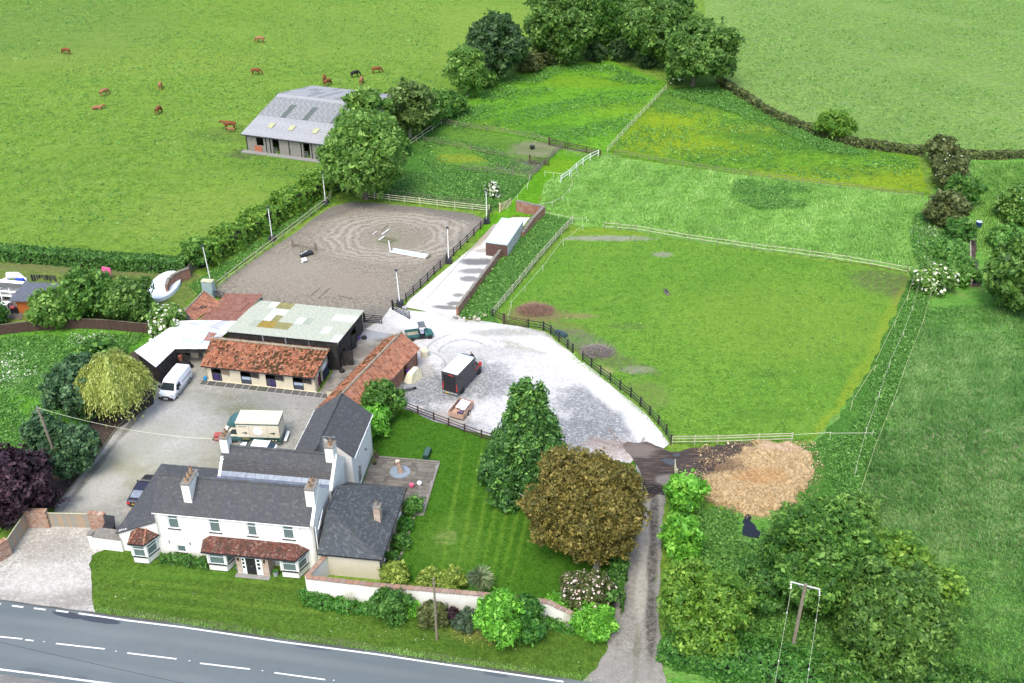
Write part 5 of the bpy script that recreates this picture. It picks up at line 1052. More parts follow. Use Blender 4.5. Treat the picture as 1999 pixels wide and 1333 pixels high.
def board_screen(label, a, b, h, n):
    r = thing('board_screen', label, 'fence', (a.x, a.y, 0), angle(a, b)); L = (b-a).length; q = random.Random(3)
    mm = [plain('panel_boards_%d' % i, c, .85, var=.2, sc=4) for i, c in enumerate(((.34,.26,.18),(.28,.26,.215),(.38,.27,.165)))] if 'PBM' not in globals() else PBM
    globals()['PBM'] = mm; nb = int(L/.155)
    bm = [M().box(0, .14, -.012, .012, .05, h).mesh('board', mm[0])]
    for i in range(nb): put('board', bm[0], r, ((i+.05)*L/nb, q.uniform(-.008,.008), q.uniform(-.02,.02)), mt=mm[q.choice((0,0,1,1,2))])
    M().box(0, L, -.04, .04, h+.022, h+.07).box(0, L, .013, .06, .5, .58).box(0, L, .013, .06, h-.4, h-.32).obj('rail', MT['palewood'], r); return r
board_screen('brown board screen between the two brick piers', pb, pc, 1.75, 2); board_screen('greyer board screen on the left side of the entrance drive', pf, pa, 1.75, 2)

# ---------------------------------------------------------------- stable row
SA = angle(G(404.9,742.6), G(619.6,766.3)); SO = G(404.9,742.6)
st = thing('stable_row', 'cream stable row with mossy orange pantile roof and open half doors', 'stables', (SO.x, SO.y, 0), SA)
LS = 13.36; dops = [(.7,1.9), (4.25,5.5), (7.3,8.47), (10.55,11.8)]
m = M(); wall(m, (0,0), (LS,0), .14, 2.25, .22, [(a, b, .14, 2.07) for a, b in dops]); wall(m, (LS,0), (LS,4), .14, 2.25, .22, [(1.0,2.0,.14,2.05)]); wall(m, (0,4), (0,0), .14, 2.3, .22); wall(m, (LS,4), (0,4), .14, 3.2, .2)
m.obj('wall', MT['cream'], st)
m = M(); wall(m, (0,0), (LS,0), 0, .14, .23, [(a, b, 0, .14) for a, b in dops]); m.obj('plinth', MT['black'], st)
m = M(); slab(m, [(-.35,-.3,2.18),(LS-.1,-.3,2.18),(LS+.6,3.25,3.7),(-.35,3.25,3.7)]); slab(m, [(-.35,3.25,3.7),(LS+.6,3.25,3.7),(LS+.3,4.4,3.2),(-.35,4.4,3.2)]); m.obj('roof_deck', MT['black'], st)
tiles('pantiles', (-.38,-.36,2.17), (LS-.1,-.36,2.17), (LS+.62,3.25,3.7), (-.38,3.25,3.7), .24, .29, MT['pantilemoss'], st, thick=.04, gap=.97, wave=.05, seed=61, lift=.05)
tiles('pantiles', (LS+.3,4.4,3.2), (-.38,4.4,3.2), (-.38,3.25,3.7), (LS+.62,3.25,3.7), .24, .29, MT['pantilemoss'], st, thick=.04, gap=.97, wave=.05, seed=62)
ridgecap('ridge_tiles', (-.35,3.25,3.76), (LS+.5,3.25,3.76), MT['ridge'], st, .15, .4)
gutter(st, (-.3,-.38,2.1), (LS-.1,-.38,2.1), mt='black')
q = random.Random(5)
for i, (a, b) in enumerate(dops):
    lab = ['lower half door hung with a purple rug','lower half door with pale blue panel','open doorway with purple rug over the door','second lower half door with pale blue panel'][i]
    d = M().box(a+.04, b-.04, .05, .1, .05, 1.15).obj('half_door', plain('half_door_paint_%d' % i, (.05,.06,.08), .6), st); d['label'] = lab
    M().box(a, a+.045, -.01, .2, .02, 2.07).box(b-.045, b, -.01, .2, .02, 2.07).obj('door_post', MT['black'], d)
    if i in (1, 3): M().box(a+.1, b-.1, .02, .05, .72, 1.05).obj('panel', plain('blue_white_panel', (.35,.42,.50), .5), d)
    else: M().box(a+.15 if i == 0 else a+.5, b-.35 if i == 0 else b-.02, -.06, .045, .15, 1.0).obj('rug', plain('purple_rug', (.045,.030,.10), .9, var=.3, sc=8), d)
    h = M(); h.x = Matrix.Translation((b+.02,-.03,0)) @ Matrix.Rotation(R(-6), 4, 'Z'); h.box(.02, 1.0, -.03, 0, 1.2, 2.0); o = h.obj('top_door', MT['dirtwood'] if i == 0 else MT['blackwood'], st); o['label'] = 'brown top door hooked open' if i == 0 else 'black top door hooked open'
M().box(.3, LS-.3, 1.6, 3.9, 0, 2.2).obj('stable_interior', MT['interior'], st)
M().tube([(-.15,-.1,.0),(-.15,-.1,.55)], .22, 8).obj('bucket', plain('blue_bucket', (.03,.22,.42), .4), st)
M().box(LS+.002, LS+.05, 2.05, 3.95, .1, 1.5).obj('end_boarding', plain('navy_boards', (.02,.03,.06), .8, var=.3), st)
M().box(LS+.002, LS+.04, 2.1, 3.3, 1.52, 2.2).obj('white_panel', MT['white'], st)
M().box(LS+.02, LS+.10, .55, 1.0, .5, 1.7).obj('hanging_rug', plain('maroon_rug', (.10,.015,.05), .9, var=.3), st)
# yard flagstones in front of the stables
fl = thing('stable_paving', 'row of mossy square flagstones in front of the stable row', 'paving', (SO.x, SO.y, 0), SA); q = random.Random(9); u = -.45
while u < 15.6:
    w = q.choice((.95,1.0,1.1,.8,1.25)); M().box(0, w-.11, 0, .84, .0, .045).obj('flagstone', MT['flagwet'], fl, loc=(u, -1.02+q.uniform(-.01,.01), .09+q.uniform(0,.01))); u += w
M().box(-.5, 15.7, -1.08, -.04, .0, .1).obj('bedding', MT['palestone'], fl); M().box(-.2, 13.4, -.19, -.02, .1, .15).obj('kerb', MT['cream'], fl)

# ---------------------------------------------------------------- dutch barn in black boards with sheeted roof
BA = angle(G(444.3,645.6,4), G(657,667,4)); BO = G(444.3,645.6,4); BO.z = 0
bn = thing('timber_barn', 'black boarded barn with pale corrugated roof patched in ochre', 'barn', (BO.x, BO.y, 0), BA); BL, BD = 13.4, 9.1
def boards(m, a, b, h0, h1, openings=(), w=.2, seed=1):
    X, L = XF(a, b); m.x = X; n = int(L/w); q = random.Random(seed)
    for i in range(n):
        x0, x1 = i*L/n, (i+.93)*L/n; top = h0+(h1-h0)*(i+.5)/n; y = q.uniform(0, .025)
        zs = [0.0]
        for o in openings:
            if o[0] < (x0+x1)/2 < o[1]: zs += [o[2], o[3]]
        zs.append(top)
        for k in range(0, len(zs), 2):
            if zs[k+1]-zs[k] > .05: m.box(x0, x1, -.03-y, -y, zs[k], zs[k+1])
    m.x = None
m = M(); boards(m, (0,0), (BL,0), 3.88, 3.88, seed=1); boards(m, (BL,0), (BL,BD), 3.88, 2.75, [(.8,2.2,.1,2.0),(4.6,6.2,.0,2.4)], seed=2); boards(m, (0,BD), (0,0), 2.75, 3.88, seed=3); boards(m, (BL,BD), (0,BD), 2.75, 2.75, seed=4)
tag(m.obj('wall_boards', MT['blackwood'], bn), kind='stuff')
for a, u in ((0, .02), (4.2,.02), (7,.02), (9.8,.02)): M().box(a+.02, a+.2, -.05, -.032, 2.4, 3.9).obj('strut', MT['galv'] if a else MT['blackwood'], bn)
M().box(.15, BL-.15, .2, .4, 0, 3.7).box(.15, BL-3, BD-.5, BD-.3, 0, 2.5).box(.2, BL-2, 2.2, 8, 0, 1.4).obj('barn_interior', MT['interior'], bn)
for x0, x1, sw in ((1.0,2.3,-75), (4.4,5.3,-20), (6.3,7.2,8)):
    X = Matrix.Translation((BL+.08, x0, 0)) @ Matrix.Rotation(R(90+sw), 4, 'Z'); d = M(); d.x = X
    for k in range(6): d.box(k*(x1-x0)/6+.004, (k+.96)*(x1-x0)/6, -.04, 0, .1, 2.1)
    d.box(.02, x1-x0-.02, -.07, -.041, .5, .62); d.box(.02, x1-x0-.02, -.07, -.041, 1.6, 1.72); d.obj('barn_door', MT['blackwood'], bn)
def corrugated(w, l, pitch=.31, amp=.035):
    n = int(w/pitch)*2; m = M(); vs = [(i*w/n, y, amp*(1 if i % 2 else -1)) for y in (0, l) for i in range(n+1)]
    m.add(vs, [(i, i+1, n+2+i, n+1+i) for i in range(n)]); m.add([(x, y, z-.008) for x, y, z in vs], [(i+1, i, n+1+i, n+2+i) for i in range(n)]); return m
def sheet_roof(parent, o, u, v, n, rows, mats, pick, over=.15, name='roof_sheet', jit=.01, corr=True, seed=3):
    """o corner at the low eave left, u full width vector, v full slope vector"""
    o, u, v = map(Vector, (o, u, v)); q = random.Random(seed); w = u.length/n; l = v.length/rows; me = (corrugated(w*1.03, l+over) if corr else M().box(0, w*.995, 0, l+over, 0, .012)).mesh(name, mats[0])
    un, vn = u.normalized(), v.normalized(); nn = un.cross(vn); rot = Matrix((un, vn, nn)).transposed().to_euler()
    for r in range(rows):
        for c in range(n):
            p = o+un*(c*w)+vn*(r*l)+nn*(.012*(rows-r)+.006*(c % 2)+q.uniform(0, jit)); put(name, me, parent, p, rot, mt=mats[pick(c, r, q)])
sh = [plain('cream_sheet', (.40,.415,.33), .6, var=.12, sc=1.5, dirt=((.24,.26,.17), .7)), plain('white_sheet', (.52,.53,.50), .5, var=.05, sc=1), plain('ochre_sheet', (.27,.19,.03), .6, var=.25, sc=2), plain('dull_olive_sheet', (.24,.215,.085), .6, var=.2, sc=2), plain('grey_green_sheet', (.32,.35,.27), .6, var=.12, sc=2)]
def pk(c, r, q):
    if (c, r) in ((3,1),(4,1)): return 2
    if (c, r) in ((5,1),(6,1),(4,2)): return 3
    if (c, r) in ((3,2),(3,3),(7,2)): return 1
    if (c, r) == (3,4) or (c, r) == (4,4): return 3
    return q.choice((0,0,0,0,0,0,0,4,1) if r else (0,0,1,0))
sheet_roof(bn, (-.25,-.3,4.0), (BL+.45,0,0), (0,BD+.55,-1.22), 14, 5, sh, pk)
M().box(BL+.1, BL+.19, -.3, .1, 3.75, 4.02).obj('barge_board', MT['greywood'], bn)
for v0 in range(12): M().box(BL+.06, BL+.14, -.25+v0*.78, -.25+(v0+.98)*.78, 3.80-v0*.104-.104, 3.93-v0*.104-.104).obj('barge_board', MT['greywood'], bn) if v0 == -1 else None

# ---------------------------------------------------------------- pantile range behind the house
RO = G(663.5,773,4); RO.z = 0; RA = angle(G(663.5,773,4), G(782,650,4))
rg = thing('pantile_range', 'long low brick outbuilding with steep orange pantile roof', 'outbuilding', (RO.x, RO.y, 0), RA); RL = 14.1
m = M(); wall(m, (-1.5,-2.05), (RL-.2,-2.05), 0, 2.4, .3, [(12.0,12.8,.4,1.9)]); wall(m, (RL-.2,-2.05), (RL-.2,2.1), 0, 2.4, .3); wall(m, (RL-.2,2.1), (-1.5,2.1), 0, 2.4, .3, [(9.5,10.5,.0,2.0),(5.5,6.5,.0,2.0)])
m.hull([(RL-.5,-2.05,2.35),(RL-.5,2.1,2.35),(RL-.5,0,3.9)], [(RL-.2,-2.05,2.35),(RL-.2,2.1,2.35),(RL-.2,0,3.9)]); m.obj('wall', MT['brick'], rg)
m = M(); slab(m, [(-1.5,-2.3,2.33),(RL,-2.3,2.33),(RL,0,3.98),(-1.5,0,3.98)]); slab(m, [(-1.5,0,3.98),(RL,0,3.98),(RL,2.4,2.33),(-1.5,2.4,2.33)]); m.obj('roof_deck', MT['black'], rg)
tiles('pantiles', (-1.5,-2.38,2.32), (RL+.02,-2.38,2.32), (RL+.02,0,3.98), (-1.5,0,3.98), .24, .29, MT['pantile'], rg, thick=.04, gap=.97, wave=.05, seed=71, lift=.05)
tiles('pantiles', (RL+.02,2.45,2.32), (-1.5,2.45,2.32), (-1.5,0,3.98), (RL+.02,0,3.98), .24, .29, MT['pantilemoss'], rg, thick=.04, gap=.97, wave=.05, seed=72, lift=.05)
ridgecap('ridge_tiles', (-1.4,0,4.04), (RL,0,4.04), MT['ridge'], rg, .14, .42)
M().box(RL-.25, RL-.15, -1.4, -.6, .1, .0+.11).box(2,10,-1.6,1.6,0,2.2).obj('range_interior', MT['interior'], rg)
for u in (4.2, 7.4): M().box(u, u+.9, 2.15, 2.9, 1.95, 2.02).obj('top_door', MT['blackwood'], rg)
# small cream wall with a hanging basket bracket between stable row and range
p0 = G(640,782); a2 = angle(G(643,783), G(668,786)); w2 = thing('passage_wall', 'short cream wall with stone top between stables and brick range', 'wall', (p0.x, p0.y, 0), a2)
M().box(0, 2.5, 0, .3, .12, 1.45).obj('wall_body', MT['cream'], w2); M().box(-.05, 2.5, -.08, .42, 1.452, 1.56).obj('wall_top', MT['stonecap'], w2); M().box(.0, 2.5, -.01, .31, 0, .118).obj('plinth', MT['black'], w2)
pt = M().tube([(1.15,-.12,.62),(1.55,-.12,.62)], .13, 8).tube([(1.1,-.1,.7),(1.35,-.03,1.25),(1.6,-.1,.7)], .02, 5).obj('wall_manger', MT['black'], w2)

# ---------------------------------------------------------------- white roofed lean-tos and ruined pantile shed
lt = thing('open_shelter', 'open fronted lean-to with bright white sheeted roof beside the willow', 'shelter', tuple(zg(304,717,2.6)), 0)
o = zg(304,717,2.6)
def lw_(px, py, z): p = G(px, py, z)-o; p.z = z; return p
c_a, c_b, c_c, c_d, c_e, c_g, c_h, c_i = lw_(304,717,2.6), lw_(342,681,2.6), lw_(408,681,2.6), lw_(262,686,2.75), lw_(350,627,2.9), lw_(388,626,3.0), lw_(466,627,3.0), lw_(446,646,3.1)
wsh = [plain('bright_white_sheet', (.66,.68,.69), .35, var=.02), plain('pale_blue_sheet', (.42,.48,.54), .35, var=.06), plain('rusting_sheet', (.25,.115,.09), .7, var=.3, sc=3, dirt=((.40,.40,.42), .8)), plain('dull_metal_sheet', (.40,.41,.42), .4, var=.15, dirt=((.26,.18,.15), .8))]
def quadsheets(parent, A, B, Cc, D, nu, nv, pick, seed=1, jit=.012):
    q = random.Random(seed)
    for i in range(nu):
        for j in range(nv):
            def P_(s, t): return A.lerp(B, s).lerp(D.lerp(Cc, s), t)
            e = .004; s0, s1, t0, t1 = i/nu+e, (i+1)/nu-e/2, j/nv+e, (j+1)/nv-e/2; z = V3(0,0,.012*((i+j*2) % 3)+q.uniform(0, jit)); pts = [P_(s0,t0)+z, P_(s1,t0)+z, P_(s1,t1)+z, P_(s0,t1)+z]
            M().hull([p-V3(0,0,.02) for p in pts], pts).obj('roof_sheet', wsh[pick(i, j, q)], parent)
quadsheets(lt, c_a, c_b, c_e, c_d, 2, 3, lambda i, j, q: 0)
c_bg = c_b.lerp(c_c, .0)
quadsheets(lt, c_b, c_c, c_i, c_e.lerp(c_g, .0), 6, 5, lambda i, j, q: 0 if j == 0 or i == 0 else (2 if (i, j) in ((4,3),(4,2)) else q.choice((0,1,3,1,0))))
quadsheets(lt, c_e+V3(0,.05,.03), c_i+V3(0,.02,.03), c_h+V3(0,0,.03), c_g+V3(0,.1,.03), 5, 1, lambda i, j, q: q.choice((0,1,3)), seed=4)
m = M(); boards(m, (c_d+V3(.4,.3,0)).xy, (c_a+V3(.3,.3,0)).xy, 2.6, 2.45, seed=12) if False else None
X_, L_ = XF(c_a+V3(.15,.5,0), c_b+V3(.1,.3,0))
m = M(); boards(m, (c_a+V3(.1,.4,0)).xy, (c_b+V3(.15,.5,0)).xy, 2.42, 2.42, [(0,9,0,.0)], seed=11); boards(m, (c_b+V3(.2,2.6,0)).xy, (c_c+V3(-.1,2.6,0)).xy, 2.5, 2.5, [(.9,2.2,0,2.0)], seed=12)
boards(m, (c_b+V3(0,.12,0)).xy, (c_c+V3(0,.12,0)).xy, 2.5, 2.5, [(-1,9,0,2.0)], seed=15); boards(m, (c_e+V3(.3,-.3,0)).xy, (c_d+V3(.4,.0,0)).xy, 2.6, 2.6, seed=13); boards(m, (c_d+V3(.4,0,0)).xy, (c_a+V3(.1,.4,0)).xy, 2.5, 2.42, seed=14)
tag(m.obj('wall_boards', MT['blackwood'], lt), kind='stuff')
M().tube([c_a+V3(0,0,-.08), c_b+V3(0,0,-.08), c_c+V3(0,0,-.08)], .06, 5).obj('fascia', MT['blackwood'], lt)
for k, f in ((.25,0), (.62,1)): p = c_b.lerp(c_c, k)+V3(0,1.9,0); M().box(p.x, p.x+.9, p.y, p.y+.05, .1, 1.5).obj('cream_panel', MT['cream'], lt)
ru = thing('ruined_shed', 'collapsing shed with part pantile and part rusty sheet roof', 'shed', tuple(zg(376,626.4,2.6)), 0); o = zg(376,626.4,2.6)
t1, t2, t3, t4 = lw_(399,568,3.9), lw_(361,607,3.9), lw_(378,627,2.8), lw_(430,591,2.8)
tiles('pantiles', t3, t4, t1, t2, .24, .29, MT['pantile'], ru, thick=.04, gap=.97, wave=.05, seed=81, lift=.06)
m = M(); slab(m, [t3, t4, t1, t2]); m.obj('roof_deck', MT['black'], ru); ridgecap('ridge_tiles', t1+V3(0,0,.05), t2+V3(0,0,.05), MT['ridge'], ru, .12, .4)
s1, s2, s3, s4 = lw_(440,573,2.85), lw_(514,575,3.0), lw_(465,627,3.0), lw_(388,625,2.85)
rust = plain('rusty_red_sheet', (.19,.085,.06), .8, var=.3, sc=2, dirt=((.30,.17,.13), .6))
q = random.Random(8)
for i in range(6):
    for j in range(3):
        def P_(s, t): return s4.lerp(s3, s).lerp(s1.lerp(s2, s), t)
        z = V3(0,0,.02*((i+j) % 2)+q.uniform(0,.03)-j*.0); pts = [P_(i/6+.003, j/3), P_((i+1)/6, j/3), P_((i+1)/6, (j+1)/3+.01), P_(i/6+.003, (j+1)/3+.01)]
        M().hull([p+z-V3(0,0,.02) for p in pts], [p+z for p in pts]).obj('roof_sheet', rust, ru)
for k in range(16):
    c = t4.lerp(t3, q.uniform(.05,.95))+V3(q.uniform(.1,1.2), q.uniform(-.2,.5), .12); x = M(); x.x = Matrix.Translation(c) @ Matrix.Rotation(q.uniform(0,3), 4, 'Z') @ Matrix.Rotation(q.uniform(-.4,.4), 4, 'X'); x.box(-.2,.2,-.13,.13,-.015,.02); x.obj('slipped_tile', MT['pantile'], ru)
m = M(); m.x = None
wl = [lw_(366,612,0), lw_(388,634,0), lw_(470,634,0), lw_(510,580,0)]
for a, b in ((lw_(361,607,2.8), t3), (s3+V3(-.1,.15,0), s2+V3(-.1,-.2,0)), (s2+V3(-.1,-.2,0), s1+V3(0,-.2,0))): wall(m, a.xy, b.xy, 0, 2.65, .2)
m.obj('wall', MT['concrete'], ru)
M().tube([s3, s2], .09, 4).obj('barge_board', MT['greywood'], ru)
# ---------------------------------------------------------------- field barn
FA = angle(G(472,262.5,3), G(637,283.5,3)); FO = G(472,262.5,3); FO.z = 0
fb = thing('field_barn', 'grey block field barn with mossy grey sheet roof among the cattle', 'barn', (FO.x, FO.y, 0), FA); FL = 17.6
m = M(); op = [(1.9,3.3,1.1,2.6), (5.0,6.3,.0,2.7), (10.9,12.1,.0,2.7), (14.0,15.2,.0,2.7)]
fw_ = m; wall(m, (.4,.55), (FL-.3,.55), 0, 2.9, .25, op); wall(m, (.4,26), (.4,.8), 0, 2.9, .25, top=lambda x: 2.95+min(25.2-x, 13.6)*.19-max(0,(11.6-x))*.19); wall(m, (FL-.3,.8), (FL-.3,26), 0, 2.9, .25, top=lambda x: 2.95+min(x,13.4)*.19-max(0,x-13.4)*.19)
m.obj('wall', brickmat('pale_concrete_block', ((.27,.26,.225),(.23,.22,.19),(.17,.16,.135)), (.14,.135,.125), sc=2.0), fb)
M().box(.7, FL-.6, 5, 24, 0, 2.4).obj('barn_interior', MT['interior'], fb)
M().box(1.9, 3.3, .45, .54, .0, 1.08).obj('red_panel', plain('red_boarding', (.33,.11,.06), .8, var=.3, sc=5), fb)
for u in (.45, 4.2, 5.0, 8.6, 10.9, 12.9, FL-.5): M().box(u-.06, u+.06, .42, .549, 0, 2.9).obj('door_post', MT['darkblock'], fb)
for u0, u1 in ((5.05,6.25),(10.95,12.05),(14.05,15.15)):
    g = M(); [g.box(u0, u1, .6, .64, z, z+.05) for z in (.3,.55,.8,1.05)]; g.obj('gate', MT['galv'], fb)
M().box(-.2, FL+.2, -.75, .4, 0, .12).obj('concrete_apron', MT['concrete'], fb)
fsh = [plain('pale_roof_sheet', (.29,.295,.30), .75, var=.12, sc=.8, dirt=((.19,.19,.19), .7)), plain('mossy_roof_sheet', (.22,.23,.23), .95, var=.4, sc=2.2, dirt=((.07,.07,.062), .9)), plain('yellow_rooflight', (.36,.37,.20), .5, var=.1), plain('green_rooflight', (.095,.115,.10), .6, var=.2)]
vs = Vector((0, 13.9, 2.7)); half = vs*.46
sheet_roof(fb, (-.35,.1,3.0), (FL+.5,0,0), half, 17, 2, fsh, lambda c, r, q: 2 if r == 1 and c in (3,7,12) and False else 0, seed=5)
for c in (3.3, 7.2, 11.8): X = Vector((0,13.9,2.7)).normalized(); M().add; o2 = M(); o2.hull([V3(c,0,.0)+X*2.9+V3(0,0,3.09), V3(c+.95,0,0)+X*2.9+V3(0,0,3.09), V3(c+.95,0,0)+X*4.5+V3(0,0,3.09), V3(c,0,0)+X*4.5+V3(0,0,3.09)], [V3(c,0,.0)+X*2.9+V3(0,0,3.12), V3(c+.95,0,0)+X*2.9+V3(0,0,3.12), V3(c+.95,0,0)+X*4.5+V3(0,0,3.12), V3(c,0,0)+X*4.5+V3(0,0,3.12)]); o2.obj('rooflight', fsh[2], fb)
p1 = Vector((-.35,.1,3.0))+half
sheet_roof(fb, p1, (FL+.5,0,0), vs*.46, 17, 3, fsh, lambda c, r, q: 3 if c in (4,8,13) and r < 2 else 1, seed=6)
p2 = p1+vs*.46
sheet_roof(fb, p2, (FL+.5,0,0), vs*.08, 17, 1, fsh, lambda c, r, q: 0, seed=7)
p3 = p2+vs*.08; sheet_roof(fb, p3, (FL+.5,0,0), (0,12.6,-2.5), 17, 4, fsh, lambda c, r, q: q.choice((0,0,0,1)), seed=8)
M().tube([(-.3,.02,2.92),(FL+.2,.02,2.92)], .07, 6).obj('gutter', MT['black'], fb)
# ---------------------------------------------------------------- site cabin
CA = angle(G(948.5,499.8), G(976.8,503.7)); CO = G(948.5,499.8)
cb = thing('site_cabin', 'flat roofed cabin with white roof and brown end beside the old wall', 'cabin', (CO.x, CO.y, 0), CA)
M().box(0, 3.15, 0, 7.9, .18, 2.15).obj('cabin_body', plain('dark_brown_cabin', (.10,.055,.045), .7, var=.2, sc=3), cb)
M().box(-.08, 3.23, -.08, 7.98, 2.152, 2.36).obj('cabin_roof', plain('pale_blue_white_roof', (.45,.53,.56), .4, var=.04), cb)
M().box(.7, 2.6, 1.1, 1.22, 2.361, 2.38).obj('roof_strip', plain('grey_green_strip', (.35,.42,.38), .7), cb)
for k in range(13): M().box(3.151, 3.19, .1+k*.6, .6+k*.6, .3, 2.1).obj('side_panel', plain('cabin_side_panel', (.38,.40,.38), .6, var=.2) if k == 0 else bpy.data.materials['cabin_side_panel'], cb)
for u in (.3, 2.7): M().box(u, u+.3, .2, 7.6, 0, .178).obj('skid', MT['black'], cb)
# ---------------------------------------------------------------- ruined brick walls
def ruin(name, label, px, hs, th=.35, z=1.6):
    pts = [zg(*p) for p in px]; o = pts[0]; r = thing(name, label, 'wall', (o.x, o.y, 0)); m = M(); c = M(); q = random.Random(len(px))
    for (a, b), (h0, h1) in zip(zip(pts, pts[1:]), zip(hs, hs[1:])):
        X, L = XF(a-o, b-o); m.x = X; c.x = X; n = max(1, int(L/.7))
        for i in range(n):
            h = h0+(h1-h0)*(i+.5)/n+q.uniform(-.06,.06); m.box(i*L/n, (i+1)*L/n, -th/2, th/2, 0, h); c.box(i*L/n+.01, (i+.97)*L/n, -th/2-.05, th/2+.05, h+.002, h+.08)
    m.obj('wall_body', MT['brick'], r); c.obj('coping', MT['stonecap'], r); return r
ruin('old_brick_wall', 'long weathered red brick wall down the side of the concrete pad', [(893,617),(935,560),(976,505),(1000,478),(1014,462)], [1.3,1.3,1.3,1.3,1.0], .3)
ruin('old_brick_wall', 'broken red brick wall corner beyond the white roofed cabin', [(1020,466),(1042,441),(1062,423),(1034,418),(1008,412)], [1.0,1.5,1.7,1.75,1.8], .35)
ruin('garden_brick_wall', 'curved red brick garden wall beside the white pool cover', [(328,577),(332,566),(345,556),(358,549),(372,543)], [1.5,1.6,1.7,1.6,1.5], .3)
# ---------------------------------------------------------------- patio
PO = HF.w(15.75, 9.6); pt = thing('patio', 'square stone flagged patio behind the annex with pale edging', 'patio', (PO.x, PO.y, 0), HA)
q = random.Random(21); ph = .11; v = 0.0
M().box(0, 6.95, -1.2, 6.9, 0, ph-.02).obj('bedding', MT['concrete'], pt)
v = -1.15
while v < 6.75:
    hh = q.choice((.45,.6,.75)); hh = min(hh, 6.85-v); u = 0.03
    while u < 6.75:
        w = min(q.choice((.45,.6,.75,.9)), 6.9-u)
        if w > .12 and hh > .12: M().box(0, w-.045, 0, hh-.045, 0, .04).obj('flagstone', MT['flag'], pt, loc=(u, v, ph-.018+q.uniform(0,.008)))
        u += w
    v += hh
M().box(0, 7.1, 6.92, 7.1, 0, .26).box(6.96, 7.12, -1.2, 6.9, 0, .2).obj('edging', MT['stonecap'], pt)
# ---------------------------------------------------------------- fences and gates
MESH = {}
def unit(key, fn):
    if key not in MESH: MESH[key] = fn()
    return MESH[key]
def fence(label, px, mt, h=1.2, rails=(.4,.75,1.1), sp=2.2, pw=.1, rh=.09, cat='fence', name='post_and_rail_fence', posts_at=None, lean=.0, railmt=None, tape=False, seed=0, sag=0.0):
    pts = gl(px) if not isinstance(px[0], Vector) else px; o = pts[0].copy(); r = thing(name, label, cat, (o.x, o.y, 0)); q = random.Random(seed+len(px))
    pm = unit(('post', mt, h, pw), lambda: M().box(-pw/2, pw/2, -pw/2, pw/2, 0, h).mesh('post', MT[mt]))
    rm = railmt or mt
    rl = unit(('rail', rm, rh, tape), lambda: (M().box(0, 1, -.02, .02, -rh/2, rh/2) if not tape else M().box(0, 1, -.008, .008, -rh/2, rh/2)).mesh('rail', MT[rm]))
    st_ = []
    for i, (a, b) in enumerate(zip(pts, pts[1:])):
        n = max(1, round((b-a).length/sp)) if posts_at is None else 1
        for j in range(n): st_.append(a.lerp(b, j/n))
    st_.append(pts[-1].copy())
    hs = []
    for p in st_:
        lz = q.gauss(0, lean); put('post', pm, r, p-o, (q.gauss(0, lean), lz, angle(pts[0], pts[-1])), (1,1,q.uniform(.97,1.05)))
    for a, b in zip(st_, st_[1:]):
        L = (b-a).length; an = angle(a, b); off = Vector((math.sin(an), -math.cos(an), 0))*(pw/2+.022)
        for z in rails:
            dz = q.gauss(0, lean*.5); put('rail', rl, r, a-o+off+Vector((0,0,z+q.gauss(0,lean*.3))), (0, -dz, an), (L, 1, 1))
    return r
fence('black three rail fence between arena and concrete pad', [(793,590),(835,549),(872,512),(912,474),(951,436)], 'black', 1.35, (.45,.85,1.25), 2.3, .12, .11)
fence('short black fence return at the far corner of the arena', [(951,436),(958,414)], 'black', 1.35, (.45,.85,1.25), 2.2, .12, .11)
fence('pale rail fence along the far end of the arena', [(703,386),(760,393),(820,400),(888,408),(956,415)], 'palewood', 1.25, (.45,.8,1.15), 2.4, .1, .1)
fence('grey rail fence behind the arena under the big ash', [(652,376),(676,372),(703,386)], 'greywood', 1.2, (.5,1.0), 2.4)
fence('mossy two rail fence along the left side of the arena', [(424,564),(480,520),(533,480),(590,436),(640,398),(652,376)], 'greywood', 1.25, (.55,1.1), 2.6, .1, .1, railmt='palewood')
fence('thin grey rail fence hidden in weeds beyond the arena', [(700,374),(800,386),(880,396),(940,402)], 'greywood', 1.1, (.5,.95), 3.0, .08, .07)
fence('black yard fence curving round the grazed paddock', [(1031,640),(1061,645),(1075,652),(1091,667),(1108,680),(1118,689)], 'black', 1.3, (.4,.75,1.15), 9, .13, .1)
fence('longer black yard fence with curved top run down to the muck heap', [(1137,704),(1154,718),(1172,732),(1191,746),(1210,761),(1231,776),(1250,793),(1268,811),(1285,829),(1300,848),(1310,868)], 'black', 1.3, (.4,.75,1.15), 9, .13, .1)
fence('pale three rail fence above the mud gateway', [(1311,868),(1400,867),(1480,864),(1545,862)], 'palewood', 1.2, (.45,.85,1.15), 3.0, .1, .09)
fence('pale slanting rail fence between wall weeds and paddock', [(961,618),(985,590),(1015,553),(1050,510),(1085,470),(1118,434)], 'palewood', 1.2, (.45,.8,1.15), 2.6, .09, .09, lean=.03)
fence('short black fence beside the paddock gate', [(961,618),(984,630)], 'black', 1.25, (.4,.75,1.15), 9, .12)
fence('weathered rail fence along the top of the grazed paddock', [(1180,447),(1240,452),(1300,462),(1345,470),(1400,478),(1470,488),(1545,497),(1620,508),(1700,520),(1770,534)], 'greywood', 1.1, (.5,1.0), 2.4, .09, .09, lean=.04, railmt='palewood')
fence('pale rail fence climbing to the wide spreading tree', [(1186,298),(1215,265),(1250,228),(1280,196),(1300,176)], 'palewood', 1.2, (.55,1.1), 2.6, .1, .1)
fence('dark rail fence between buttercups and long grass', [(1200,303),(1300,320),(1400,337),(1500,350),(1600,363),(1720,378),(1800,388)], 'greywood', 1.1, (.55,1.0), 3.0, .09, .08, lean=.02)
fence('white plastic fence running down from the pen gateway', [(1168,306),(1152,314),(1138,323),(1125,333),(1112,346),(1095,357)], 'whitepvc', 1.25, (.7,1.2), 9, .1, .1)
